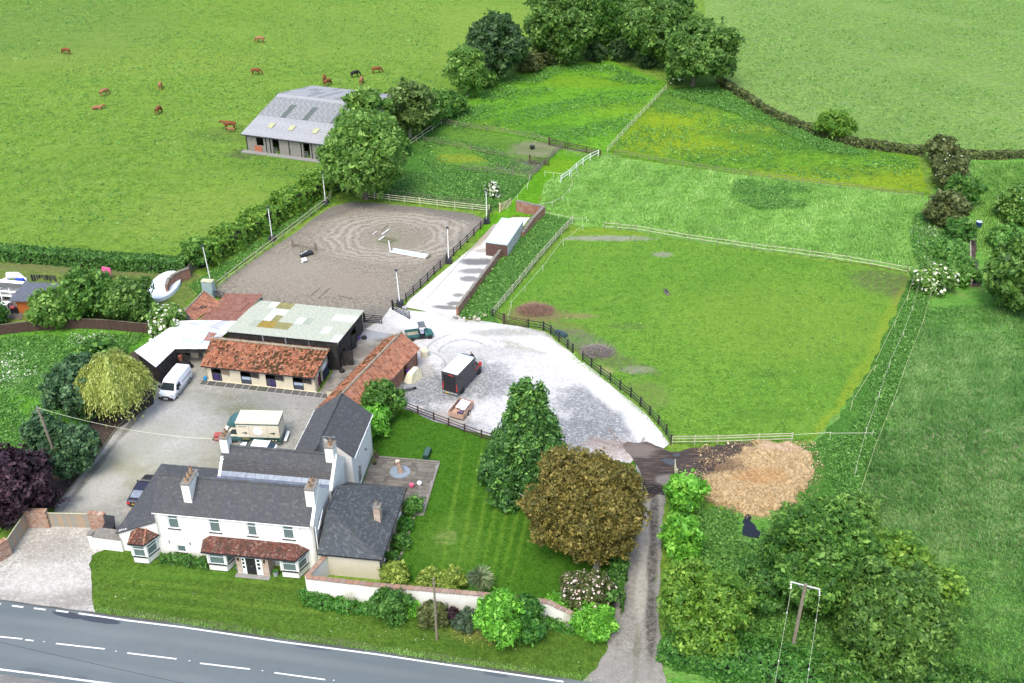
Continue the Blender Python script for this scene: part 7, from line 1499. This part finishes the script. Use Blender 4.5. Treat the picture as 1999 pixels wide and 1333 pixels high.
# ---------------------------------------------------------------- animals and person
def skinned(name, verts, edges, rad, mt, sub=1, root=0):
    me = bpy.data.meshes.new(name); me.from_pydata(verts, edges, []); o = bpy.data.objects.new(name, me); C.objects.link(o)
    md = o.modifiers.new('skin', 'SKIN'); 
    for v, r_ in zip(me.skin_vertices[0].data, rad): v.radius = (r_, r_) if not hasattr(r_, '__len__') else r_
    me.skin_vertices[0].data[root].use_root = True
    s = o.modifiers.new('sub', 'SUBSURF'); s.levels = sub; s.render_levels = sub
    dg = bpy.context.evaluated_depsgraph_get(); dg.update(); nm = bpy.data.meshes.new_from_object(o.evaluated_get(dg)); bpy.data.objects.remove(o)
    nm.name = name; nm.materials.clear(); nm.materials.append(mt); nm.polygons.foreach_set('use_smooth', [True]*len(nm.polygons)); return nm
def cowmesh(name, mt, graze=True, lying=False):
    v = [(-.75,0,1.18),(-.35,0,1.12),(.15,0,1.08),(.62,0,1.14),(.95,0,1.12 if graze else 1.28)]; rd = [.27,.35,.38,.31,.21]; e = [(0,1),(1,2),(2,3),(3,4)]
    hd = [(1.22,0,.72),(1.38,0,.36),(1.50,0,.12)] if graze else [(1.22,0,1.42),(1.5,0,1.36),(1.72,0,1.22)]
    if lying: hd = [(1.2,.12,1.5),(1.42,.2,1.46),(1.62,.28,1.34)]
    for k, (p, r_) in enumerate(zip(hd, (.16,.15,.09))): v.append(p); rd.append(r_); e.append((4+k, 5+k))
    for ear in (-1,1): v.append((hd[1][0]-.1, ear*.24+hd[1][1], hd[1][2]+.12)); rd.append(.05); e.append((6, len(v)-1))
    for s in (-1,1):
        for x, a in ((.62,3),(-.68,0)):
            n = len(v); bk = -.06 if x < 0 else .02
            v += [(x, s*.24, .82),(x+(.05 if x < 0 else -.02), s*.25, .48),(x+bk, s*.24, .06)]; rd += [.15,.075,.06]; e += [(a,n),(n,n+1),(n+1,n+2)]
    n = len(v); v += [(-1.0,0,1.2),(-1.08,0,.75),(-1.06,0,.45)]; rd += [.05,.03,.06]; e += [(0,n),(n,n+1),(n+1,n+2)]
    if lying:
        v = [(x, y if z > .85 else y*1.7, max(.12, z-.72) if z > .55 else .12) for x, y, z in v]
    return skinned(name, v, e, rd, mt, 1, 2)
cb1 = plain('red_brown_hide', (.16,.050,.018), .8, var=.25, sc=2, dirt=((.22,.10,.05), .4)); cb2 = plain('sandy_hide', (.26,.12,.055), .8, var=.25, sc=2, dirt=((.38,.27,.19), .6)); cb3 = plain('black_hide', (.012,.011,.012), .7)
cm = {k: cowmesh('body', m_, True) for k, m_ in (('b',cb1),('s',cb2),('k',cb3))}; cm['up'] = cowmesh('body', cb1, False); cm['lie'] = cowmesh('body', cb2, False, True)
cows = [(131,106,160,'b','red brown cow furthest left, grazing side on'),(509,83,175,'s','sandy cow highest up the field, grazing alone'),(500,146,0,'b','dark red cow side on with its head down to the right'),(314,174,100,'s','sandy cow grazing between the field corner and the barn, head away'),
    (204,187,60,'s','pale rumped cow standing just above the lying one'),(190,213,10,'lie','cow lying down below the pale rumped cow'),(310,222,80,'b','cow seen from behind, lowest of those left of the barn pair'),(634,160,95,'b','upper of two overlapping cows above the barn roof'),
    (639,168,60,'b','lower of two overlapping cows above the barn roof'),(693,151,40,'k','black cow grazing above the ash trees'),(706,164,85,'s','pale sandy cow just below the black cow'),(735,143,20,'b','red cow furthest right, above the ash trees'),(450,253,180,'up','large red cow standing by the barn corner with a calf'),(690,193,90,'b','cow half hidden behind the barn and ash tree')]
for x, y, d, k, lb in cows:
    p = G(x, y); r = thing('cow', lb, 'cow', (p.x, p.y, 0), R(d), 'cattle in the big pasture'); put('body', cm[k], r); 
    if k == 'up': r.scale = (1.15,1.15,1.15)
p = G(455,254); r = thing('calf', 'pale sandy calf standing against the large red cow', 'calf', (p.x, p.y-1.0, 0), R(185)); put('body', cowmesh('body', cb2, False), r, sc=(.62,.62,.62))
# person beyond the dark horsebox
pp = G(921,712); jk = plain('dark_navy_clothing', (.02,.018,.03), .8); sk_ = plain('skin', (.45,.26,.18), .6)
pn = thing('person', 'person in dark jacket standing beyond the dark horsebox cab', 'person', (pp.x, pp.y, 0), R(200))
v = [(0,0,.98),(0,0,1.2),(0,0,1.42),(0,0,1.53),(0,.02,1.62),(0,.02,1.74)]; rd = [.16,.15,.17,.06,.09,.09]; e = [(0,1),(1,2),(2,3),(3,4),(4,5)]
for s in (-1,1):
    n = len(v); v += [(s*.2,0,1.42),(s*.27,.06,1.14),(s*.22,.26,1.0),(s*.19,.33,.98)]; rd += [.075,.055,.045,.04]; e += [(2,n),(n,n+1),(n+1,n+2),(n+2,n+3)]
    n = len(v); v += [(s*.1,0,.88),(s*.12,.04,.48),(s*.12,0,.08),(s*.13,.16,.04)]; rd += [.11,.075,.055,.045]; e += [(0,n),(n,n+1),(n+1,n+2),(n+2,n+3)]
body = put('body', skinned('body', v, e, rd, jk, 2), pn)
h = M(); h.tube([(0,.02,1.56),(0,.03,1.64),(0,.02,1.74),(0,.02,1.79)], [.05,.098,.1,.04], 10); smooth(h.obj('head', sk_, pn)); h = M(); h.tube([(0,-.02,1.66),(0,-.0,1.74),(0,0,1.81)], [.10,.112,.05], 10); smooth(h.obj('hair', MT['black'], pn))
for s in (-1,1): M().disc((s*.035,.118,1.69), (0,1,0), .012, .012, 6).obj('eye', MT['black'], pn)
M().hull([(-.015,.11,1.64),(.015,.11,1.64),(0,.115,1.69)], [(-.01,.14,1.645),(.01,.14,1.645),(0,.13,1.66)]).obj('nose', sk_, pn)
for s in (-1,1):
    hnd = M(); c0 = V3(s*.19,.34,.98); hnd.tube([c0, c0+V3(0,.08,-.01)], [.035,.04], 6)
    for k in range(4): hnd.tube([c0+V3((k-1.5)*.02,.07,0), c0+V3((k-1.5)*.024,.12,-.015), c0+V3((k-1.5)*.022,.14,-.05)], .010, 5)
    hnd.tube([c0+V3(-s*.03,.03,0), c0+V3(-s*.05,.08,-.02)], .011, 5); hnd.obj('hand', sk_, pn)

# ---------------------------------------------------------------- riding arena furniture
def jump(label, a, b, h=1.4, poles=((.7,),(.45,)), mt='palewood'):
    a, b = G(*a), G(*b); r = thing('jump', label, 'horse jump', (a.x, a.y, 0), angle(a, b)); L = (b-a).length
    for x in (0, L): M().box(x-.05,x+.05,-.05,.05,0,h).obj('upright', MT[mt], r); M().box(x-.05,x+.05,-.5,.5,0,.1).obj('foot', MT[mt], r); M().box(x-.045,x+.045,.35,.43,0,h*.8).obj('upright', MT[mt], r); M().box(x-.03,x+.03,.051,.349,.5,.6).obj('cross_rail', MT[mt], r)
    for k, (z, y) in enumerate(poles): M().tube([(.08,y,z),(L-.08,y,z)], .05, 7).obj('pole', MT['greywood' if k % 2 else mt], r)
jump('weathered double jump with mossy rails near the arena hedge', (571,484), (616,492), 1.5, ((.8,0),(.45,.2),(.08,.6)), 'dirtwood')
def lay(name, label, cat, a, b, rad=.05, mt='whitepvc', z=.06, box=None):
    a, b = G(*a), G(*b); r = thing(name, label, cat, (a.x, a.y, .17), angle(a, b)); L = (b-a).length
    (M().tube([(0,0,z),(L,0,z)], rad, 7) if not box else M().box(0, L, -box[0]/2, box[0]/2, 0, box[1])).obj(name.replace('ground_','')+'_body' if False else 'pole', MT[mt], r); return r
lay('ground_pole', 'short white pole at the top left of the arena centre poles', 'pole', (728,460), (735,454)); lay('ground_pole', 'faint pole lying above the white centre poles', 'pole', (745,452), (757,442), .04, 'greywood')
lay('ground_pole', 'thick white pole lying above the centre square', 'pole', (746,460), (760,450), .08); lay('ground_pole', 'white pole at the left of the centre square', 'pole', (740,471), (750,464), .09)
lay('ground_pole', 'dark pole on the far side of the centre square', 'pole', (750,465), (768,470), .05, 'greywood'); lay('ground_pole', 'mossy pole on the near side of the centre square', 'pole', (741,471), (759,477), .05, 'greywood'); lay('ground_pole', 'mossy pole closing the right of the centre square', 'pole', (760,476), (768,470), .05, 'greywood')
lay('ground_pole', 'white pole slanting from the square to the white tray', 'pole', (759,473), (762,493), .07)
a = G(761,494); r = thing('white_tray_jump', 'long white water tray with poles lying in the arena', 'horse jump', (a.x, a.y, .17), angle(G(761,494), G(800,501))); L = 5.6
M().box(0,L,-.05,.05,0,.12).box(0,L,1.0,1.1,0,.12).obj('pole', MT['whitepvc'], r); M().box(.1,L-.1,.051,.999,.0,.05).obj('tray', plain('pale_blue_tray', (.40,.46,.50), .3), r); M().box(L,L+.3,-.1,1.1,0,.2).obj('end_piece', MT['greywood'], r)
M().tube([(3.2,.5,.2),(5.6,.2,.2)], .08, 7).obj('cross_pole', MT['white'], r)
a = G(590,502); r = thing('black_jump_wing', 'black plastic jump wing with two thin uprights lying in the arena', 'horse jump', (a.x, a.y, .17), R(35))
M().box(.4,1.6,-.4,.5,0,.35).obj('wing_block', MT['black'], r); M().box(-.3,.35,-.3,.2,0,.25).obj('wing_block', MT['black'], r); M().tube([(.1,.6,0),(.1,.7,1.5)], .04, 6).tube([(.5,.7,0),(.5,.8,1.5)], .04, 6).obj('upright', MT['greywood'], r); M().tube([(-.2,.1,.3),(1.0,.4,.4)], .04, 6).obj('cup_bar', MT['whitepvc'], r)
a = G(591,513); r = thing('white_bucket', 'pale rounded bucket lying below the black jump wing', 'bucket', (a.x, a.y, .17)); M().tube([(0,0,.0),(.05,0,.3),(.45,.05,.35),(.5,.05,.2)], [.2,.3,.3,.2], 8).obj('bucket_body', MT['whitepvc'], r)
lay('ground_rail', 'thin dark rail lying on the near side of the arena', 'pole', (603,582), (624,565), .035, 'greywood'); lay('ground_rail', 'second thin dark rail lying beside the first', 'pole', (622,584), (643,565), .035, 'greywood'); lay('ground_rail', 'broken pale rail lying near the barn roof', 'pole', (660,579), (688,585), .04, 'greywood')

# ---------------------------------------------------------------- yard and garden objects
a = G(410,578); r = thing('control_box', 'pale grey blue metal cabinet at the arena corner', 'cabinet', (a.x, a.y, 0), R(-10)); bevel(M().box(-.75,.75,-.4,.4,0,2.3).obj('cabinet_body', plain('blue_grey_metal', (.34,.42,.46), .5, metal=.2), r), .03); M().box(-.8,.8,-.45,.45,2.302,2.36).obj('cabinet_top', MT['palewood'], r)
a = G(805,742); r = thing('dust_sheet_heap', 'cream tarpaulin draped over a stack beside the pantile range', 'tarpaulin', (a.x, a.y, 0), R(60)); m = M()
m.hull([(-1.0,-.6,0),(1.1,-.7,0),(1.2,.6,0),(-1.0,.7,0)], [(-.6,-.45,1.3),(.9,-.3,1.5),(.8,.3,1.45),(-.5,.4,1.2)]); o = m.obj('sheet', plain('cream_tarpaulin', (.62,.60,.44), .7, var=.08, sc=3), r); bevel(o, .15, 3)
q = random.Random(3)
for k in range(7): x = -1.0+k*.3; M().hull([(x,-.72,0),(x+.14,-.78,0),(x+.2,-.7,0)], [(x+.1,-.5,1.1),(x+.16,-.52,1.1),(x+.2,-.48,1.1)]).obj('fold', bpy.data.materials['cream_tarpaulin'], r)
a = G(798,736); r = thing('purple_barrel', 'purple plastic barrel between brick range and cream tarpaulin', 'barrel', (a.x, a.y, 0)); M().tube([(0,0,.02),(0,0,.2),(0,0,.7),(0,0,.95)], [.26,.32,.32,.27], 12).obj('barrel_body', plain('purple_plastic', (.18,.06,.50), .35), r)
a = G(796,763); r = thing('wheelbarrow', 'old grey wheelbarrow beside the dark green bush', 'wheelbarrow', (a.x, a.y, 0), R(15)); M().hull([(-.3,-.25,.35),(.5,-.25,.35),(.5,.25,.35),(-.3,.25,.35)], [(-.45,-.38,.62),(.75,-.38,.68),(.75,.38,.68),(-.45,.38,.62)]).obj('tray', MT['galv'], r); M().tube([(.8,-.1,.2),(-.9,-.3,.55)], .025, 5).tube([(.8,.1,.2),(-.9,.3,.55)], .025, 5).obj('handle', MT['greywood'], r); M().disc((.85,0,.2), (0,1,0), .2, .1, 12).obj('wheel', MT['rubber'], r)
a = G(817,701); r = thing('water_tank', 'pale cream water tank at the far corner of the brick range', 'tank', (a.x+.7, a.y+.6, 0)); M().tube([(0,0,0),(0,0,.9),(0,0,1.15)], [.5,.52,.3], 14).obj('tank_body', MT['cream'], r)
for i, (x, y, c_, lb) in enumerate(((699,662,(.12,.05,.22),'purple haynet heap outside the barn door'),(711,662,(.02,.02,.02),'black rubber tub beside the purple haynet'),(668,727,(.02,.02,.02),'black boots and tub near the barn corner'),(790,604,(.35,.35,.33),'pile of stones and tyres at the base of the nearest lamp'))):
    a = G(x, y); r = thing('yard_tub' if i else 'haynet', lb, 'tub' if i else 'haynet', (a.x, a.y, .1)); M().tube([(0,0,0),(0,0,.12),(0,0,.3)], [.28,.36,.3], 10).obj('tub_body' if i else 'net', plain('tub_%d' % i, c_, .6, var=.4, sc=8), r)
a = G(430,872); r = thing('red_flower_tub', 'red painted machine beside the nose of the cream horsebox', 'machine', (zg(428,860).x, zg(428,860).y, 0)); M().box(-.4,.4,-.3,.3,.25,.9).obj('machine_body', plain('dull_red_paint', (.35,.08,.07), .5, var=.3), r); M().disc((-.5,0,.2), (0,1,0), .2, .15, 10).disc((.4,0,.2), (0,1,0), .2, .15, 10).obj('wheel', MT['rubber'], r)
# dark machine under the lean-to
a = G(362,718); r = thing('quad_bike', 'dark machine with rusty top parked in the mouth of the shelter', 'machine', (a.x, a.y, 0), R(-30)); bevel(M().box(-.7,.7,-.4,.4,.35,.95).obj('machine_body', MT['black'], r), .12); M().tube([(-.5,0,.9),(-.6,0,1.5),(-.3,.1,1.7)], [.25,.3,.15], 8).obj('rusty_top', plain('rusty_brown', (.22,.08,.05), .8, var=.4, sc=6), r); wheels(r, [(.6,.4),(.6,-.4),(-.6,.4),(-.6,-.4)], .28, .2)
# patio furniture
a = G(781,921,.15); r = thing('stump_ornament', 'carved tree stump ornament on a round slate bed on the patio', 'ornament', (a.x, a.y, .13)); M().disc((0,0,.03), (0,0,1), 1.05, .06, 20).obj('slate_bed', plain('blue_slate_chips', (.20,.24,.29), .8, var=.4, sc=9), r)
m = M(); m.tube([(.1,0,.05),(.0,0,.5),(-.15,.1,1.1),(-.22,.1,1.3)], [.34,.26,.24,.3], 9); m.obj('stump', plain('pale_stump', (.34,.25,.18), .9, var=.25, sc=5, bump=.4), r); m = M()
for k in range(7): an = k*.9; m.tube([(-.22,.1,1.28),(-.22+math.cos(an)*.22,.1+math.sin(an)*.22,1.38)], [.05,.07], 6)
m.obj('stump_top', plain('pale_fungus', (.55,.50,.42), .8, var=.2), r)
a = G(834,888,.15); r = thing('garden_box', 'dark green storage box at the far corner of the patio', 'storage box', (a.x, a.y, .13), HA+R(-3)); bevel(M().box(-.3,.3,-.75,.75,0,.5).obj('box_body', plain('dark_green_plastic', (.018,.045,.035), .5), r), .03); M().box(-.24,.24,-.68,.68,.502,.52).obj('lid_panel', plain('green_lid', (.05,.10,.08), .4), r)
def pot(label, px, rr=.25, h=.4, c=(.25,.12,.08), plant='box', ph=.5, z=0):
    a = G(*px, z); r = thing('plant_pot', label, 'plant pot', (a.x, a.y, z)); M().tube([(0,0,0),(0,0,h)], [rr*.75, rr], 10).obj('pot', plain('pot_%d_%d' % (int(px[0]), int(px[1])), c, .7), r)
    P, N = shell((0,0,h+ph*.4), (rr*1.1,rr*1.1,ph*.5), 90, .3); put('plant', quadmesh('plant', cards(P, N, .09), LM[plant]), r)
pot('grey hooped planter right of the brick porch', (539,1124), .26, .6, (.30,.32,.32), 'ivy', .15); pot('dark planter between left bay and brick porch', (465,1112), .28, .5, (.12,.12,.13), 'ivy', .15)
pot('brown plant pot against the wing wall on the patio', (735,893), .26, .4, (.16,.10,.07), 'brownbush', .5, .13); pot('second pot against the wing wall nearer the french window', (731,906), .22, .3, (.08,.06,.05), 'brownbush', .3, .13)
a = G(804,952); r = thing('pink_ball', 'pink flower tub at the annex corner of the patio', 'flower tub', (a.x, a.y, .1)); M().tube([(0,0,0),(0,0,.35)], [.2,.26], 10).obj('tub', plain('pink_tub', (.6,.10,.18), .5), r)
a = G(819,948); r = thing('white_pot', 'white round pot on the lawn edge by the pink tub', 'pot', (a.x, a.y, .1)); M().tube([(0,0,0),(0,0,.3),(0,0,.4)], [.16,.26,.18], 10).obj('pot_body', MT['white'], r)
# bed along the annex
for i in range(22):
    p = [(822,945),(815,990),(800,1035),(785,1080),(762,1128)]; t = i/21*4; k = min(3, int(t)); a = G(*p[k]).lerp(G(*p[k+1]), t-k); 
    if i == 0: ed = thing('bed_edging', 'rough stone edging of the annex flower bed', 'edging', (a.x, a.y, 0)); e0 = a.copy()
    M().box(-.2,.2,-.1,.1,0,.14).obj('stone', MT['stonecap'], ed, loc=a-e0, rot=(0,0,R(70)))
for i, (x, y) in enumerate(((846,872),(850,1040))): pass
# paddock objects
a = G(1301,573); r = thing('feed_trough', 'small dark trough lying in the grazed paddock', 'trough', (a.x, a.y, 0), R(105)); M().box(-.6,.6,-.22,.22,.0,.4).obj('trough_body', MT['greywood'], r); M().box(-.52,.52,-.16,.16,.402,.41).obj('trough_inside', MT['black'], r)
a = G(1095,655); r = thing('water_trough', 'dark green trough just inside the curved black fence', 'trough', (a.x, a.y, 0), R(-40)); M().box(-.8,.8,-.3,.3,0,.5).obj('trough_body', plain('trough_green', (.04,.09,.08), .5), r); M().box(-.72,.72,-.24,.24,.502,.51).obj('water', MT['carglass'], r)
a = G(1909,444); r = thing('blue_drum', 'dark blue water drum with pale lid at the head of the soil path', 'drum', (a.x, a.y, 0)); M().tube([(0,0,0),(0,0,.95)], .42, 14).obj('drum_body', plain('navy_plastic', (.012,.03,.12), .4), r); M().tube([(0,0,.951),(0,0,1.0)], .44, 14).obj('lid', plain('pale_blue_lid', (.45,.52,.6), .4), r)
a = G(1039,291); r = thing('black_bucket', 'black bucket in the upper pen', 'bucket', (a.x, a.y, 0)); M().tube([(0,0,0),(0,0,.6)], [.35,.45], 12).obj('bucket_body', MT['black'], r)
a = G(925,622); r = thing('rubble_pile', 'pale rubble pile at the foot of the long brick wall', 'rubble', (a.x, a.y, 0)); q = random.Random(1)
for k in range(26): x = M(); x.x = Matrix.Translation((q.gauss(0,.9),q.gauss(0,.5),q.uniform(.02,.35))) @ Matrix.Rotation(q.uniform(0,6),4,'Z') @ Matrix.Rotation(q.uniform(-.6,.6),4,'X'); s_ = q.uniform(.1,.28); x.box(-s_,s_,-s_*.7,s_*.7,-s_*.4,s_*.4); x.obj('stone', MT['stonecap' if k % 3 else 'cream'], r)
for i, (x, y, rr_, n_, lb) in enumerate(((1045,606,2.3,700,'brown heap of cut brushwood inside the paddock gate'),(1165,688,2.0,600,'grey tangled brushwood pile at the gap in the black fence'))):
    a = G(x, y); r = thing('brushwood_pile', lb, 'brushwood', (a.x, a.y, 0)); m = M(); q = random.Random(i)
    for k in range(n_):
        an = q.uniform(0,6.28); d = rr_*math.sqrt(q.random()); h_ = .9*(1-(d/rr_)**2)*q.random(); c0 = V3(math.cos(an)*d, math.sin(an)*d*.7, h_+.05); dv = V3(q.gauss(0,1),q.gauss(0,1),q.gauss(0,.35)).normalized()*q.uniform(.25,.7); sd2 = dv.cross(V3(0,0,1)).normalized()*.02
        m.add([c0-dv-sd2, c0-dv+sd2, c0+dv+sd2, c0+dv-sd2], [(0,1,2,3)])
    tag(m.obj('sticks', plain('twigs_%d' % i, ((.22,.13,.09),(.20,.17,.15))[i], .9, var=.4, sc=5), r), kind='stuff')
# straw and muck heap: lumpy mound, uncountable
poly = [(p_.x, p_.y) for p_ in gl([(1375,930),(1420,900),(1470,868),(1530,866),(1575,880),(1592,910),(1580,950),(1540,985),(1500,1005),(1455,1008),(1400,985),(1372,965)])]
xs = [p_[0] for p_ in poly]; ys = [p_[1] for p_ in poly]; st_ = .16; nx, ny = int((max(xs)-min(xs)+1)/st_), int((max(ys)-min(ys)+1)/st_)
gx, gy = np.meshgrid(min(xs)-.5+np.arange(nx)*st_, min(ys)-.5+np.arange(ny)*st_); fx, fy = gx.ravel(), gy.ravel()
dd_ = np.full(len(fx), 1e9)
for i in range(len(poly)):
    ax, ay = poly[i]; bx, by = poly[(i+1)%len(poly)]; L2 = (bx-ax)**2+(by-ay)**2; t = np.clip(((fx-ax)*(bx-ax)+(fy-ay)*(by-ay))/L2,0,1); dd_ = np.minimum(dd_, np.hypot(fx-ax-t*(bx-ax), fy-ay-t*(by-ay)))
ins = inpoly(fx, fy, poly); sdist = np.where(ins, dd_, -dd_)+.55*clumpf(fx,fy,1.3,8)
hz = .75*(1-np.exp(-np.clip(sdist,0,None)/.9))*(1+.35*clumpf(fx,fy,.5,3))+.26*clumpf(fx,fy,1.1,4)+.10*clumpf(fx,fy,4,5)+rng.normal(size=len(fx))*.06
hz = np.where(sdist > 0, hz+.12, -.2+sdist*.3)
me = bpy.data.meshes.new('straw_heap'); vv = np.stack([fx,fy,hz],1); fs = [(j*nx+i, j*nx+i+1, (j+1)*nx+i+1, (j+1)*nx+i) for j in range(ny-1) for i in range(nx-1) if sdist[j*nx+i] > -.4]
me.from_pydata(vv.tolist(), [], fs); ms = NT('straw_and_shavings', .95, .15); c = ms.ramp(ms.noise(3.2,7,.8), (.38,(.17,.105,.05)), (.48,(.36,.26,.135)), (.60,(.50,.39,.23)))
c = ms.mix(ms.m('MULTIPLY', PB(1390,915,3.2,1.6,-10)(ms), .8), c, (.09,.055,.04)); c = ms.mix(ms.m('MULTIPLY', PB(1480,940,2.6,1.2)(ms), .5), c, (.35,.18,.06)); c = ms.mix(ms.m('MULTIPLY', PB(1520,880,3,1)(ms), .6), c, (.44,.33,.25))
ms.col(c); ms.bump(ms.noise(12,5,.8), .8, .06); me.materials.append(ms.mat); tag(put('straw_heap', me), kind='stuff')
LM['strawleaf'] = leafmat('loose_straw', (.24,.15,.07), (.42,.31,.16), (.58,.48,.31), .1)
kk = np.where(sdist > .1)[0]; sel = rng.choice(kk, 20000); P = vv[sel]+rng.normal(size=(20000,3))*.07+np.array([0,0,.04]); tag(put('loose_straw', quadmesh('loose_straw', cards(P, rng.normal(size=P.shape)*.7+np.array([0,0,1.0]), .05, .22), LM['strawleaf'])), kind='stuff')
tufts('loose_straw', [(1330,905),(1375,870),(1480,862),(1590,865),(1610,920),(1590,970),(1500,1020),(1400,1005),(1350,960)], 2600, .05, .055, 'strawleaf', 2, clump=(.9,-.1), seed=40, leafy=True, z=.2)
puddle('pond', [(1452,1008),(1462,1005),(1468,1022),(1478,1035),(1490,1045),(1480,1052),(1462,1050),(1448,1045),(1450,1030)], .15, (.012,.014,.02))
# ---------------------------------------------------------------- neighbour's garden
area('neighbour_patio', [(-80,570),(0,560),(40,568),(52,600),(42,625),(10,622),(-80,640)], MT['flag'], .05)
a = G(36,590); sa = angle(G(26,590), G(98,590)); sh_ = thing('summerhouse', 'orange timber summerhouse with grey felt roof', 'summerhouse', (G(38,612).x, G(38,612).y, 0), R(-4))
M().box(0, 3.6, 0, 3.3, 0, 2.0).obj('wall', plain('orange_stained_boards', (.42,.12,.03), .7, var=.15, sc=5), sh_)
for k in range(9): M().box(-.02, 3.62, -.015, -.001, .05+k*.22, .25+k*.22).obj('board', bpy.data.materials['orange_stained_boards'], sh_)
m = M(); m.hull([(-.7,-.5,2.05),(4.1,-.5,2.05),(4.1,4.0,2.3),(-.7,4.0,2.3)], [(-.7,-.5,2.15),(4.1,-.5,2.15),(4.1,4.0,2.4),(-.7,4.0,2.4)]); m.obj('roof', plain('grey_felt_roof', (.09,.10,.12), .8, var=.15, sc=2), sh_)
k_ = G(0,596); pk_ = thing('outdoor_kitchen', 'white open fronted garden kitchen with dark planted top', 'garden kitchen', (G(-14,586).x, G(-14,586).y, 0), R(-9)); KL = 4.1
for x in (0,1.3,2.7,4.0): M().box(x, x+.12, 0, 1.5, 0, 2.1).obj('upright', MT['white'], pk_)
for z in (.75,1.4,2.1): M().box(-.05, KL+.17, -.02, 1.5, z, z+.08).obj('shelf', MT['white'], pk_)
M().box(0, KL+.1, 1.5, 1.6, 0, 2.3).obj('back_wall', MT['white'], pk_); M().box(0, KL+.1, -.1, 1.0, 2.182, 2.24).obj('planter_top', plain('dark_planted_top', (.09,.09,.08), .9, var=.9, sc=9), pk_); M().box(.2, 3.9, .5, 1.3, 0, .6).obj('dark_recess', MT['interior'], pk_)
a = G(32,562); pv = thing('pizza_oven_dome', 'white domed shelter behind the garden kitchen', 'shelter', (a.x, a.y, 0)); m = M(); m.tube([(-1.2,0,0),(-1.1,0,1.2),(-.6,0,1.9),(.6,0,1.9),(1.2,0,1.2),(1.3,0,0)], .5, 8); m.obj('dome', MT['white'], pv); M().box(.6,1.7,-.9,-.5,.9,1.8).obj('blue_cloth', plain('blue_cloth', (.03,.07,.42), .7), pv)
a = G(10,594); r = thing('garden_table', 'white garden table on the neighbouring patio', 'table', (G(9,602).x, G(9,602).y, .1)); M().box(-.7,.7,-.5,.5,.68,.73).obj('table_top', MT['whitepvc'], r)
for sx in (-.6,.6):
    for sy in (-.4,.4): M().box(sx-.03,sx+.03,sy-.03,sy+.03,0,.68).obj('leg', MT['whitepvc'], r)
M().box(-.6,.6,-.95,-.7,.38,.43).box(-.6,.6,.7,.95,.38,.43).obj('bench', MT['whitepvc'], r)
a = G(31,612); r = thing('barbecue', 'red and black barbecue beside the orange summerhouse', 'barbecue', (a.x, a.y, .1)); M().box(-.5,.4,-.25,.25,.3,.75).obj('body', MT['black'], r); M().box(-.45,.1,-.26,.2,.752,.95).obj('lid', plain('dull_red', (.35,.06,.06), .4), r); M().disc((-.4,-.2,.15),(0,1,0),.15,.08,8).disc((.3,-.2,.15),(0,1,0),.15,.08,8).obj('wheel', MT['rubber'], r)
a = G(60,560); b = G(112,562); r = thing('washing_line', 'line of dark washing behind the grey roofed summerhouse', 'washing line', (a.x, a.y, 0), angle(a, b)); L = (b-a).length; M().tube([(0,0,1.9),(L,0,1.9)], .015, 4).obj('line', MT['black'], r); q = random.Random(6)
for k in range(10): x = .4+k*L/10.5; M().box(x, x+L/13, -.01, .01, 1.9-q.uniform(.4,1.1), 1.9).obj('garment', plain('washing_%d' % (k % 3), ((.015,.015,.018),(.03,.03,.03),(.05,.05,.055))[k % 3], .9) if k < 3 else bpy.data.materials['washing_%d' % (k % 3)], r)
for x in (0, L): M().tube([(x,0,0),(x,0,2.0)], .03, 5).obj('line_post', MT['galv'], r)
a = G(211,546); r = thing('pink_washing', 'bright pink cloth hanging beside the tallest garden tree', 'washing', (a.x, a.y, 0)); M().tube([(0,0,0),(0,0,2.0)], .03, 5).obj('line_post', MT['galv'], r); M().hull([(-.6,0,.7),(.5,0,.5),(.6,0,1.7),(-.5,0,1.95)], [(-.6,.25,.7),(.5,.3,.5),(.6,.2,1.7),(-.5,.2,1.95)]).obj('cloth', plain('pink_cloth', (.75,.12,.30), .7, var=.15), r)
a = G(326,566); pc_ = thing('pool_cover', 'round white pool cover behind the curved brick wall', 'pool', (G(322,562).x, G(322,562).y, 0)); o = M().tube([(0,0,0),(0,0,.55),(0,0,.62)], [2.6,2.6,2.5], 28).obj('cover', plain('white_blue_cover', (.62,.68,.73), .4, var=.05), pc_); o.scale = (.75,1.5,1)
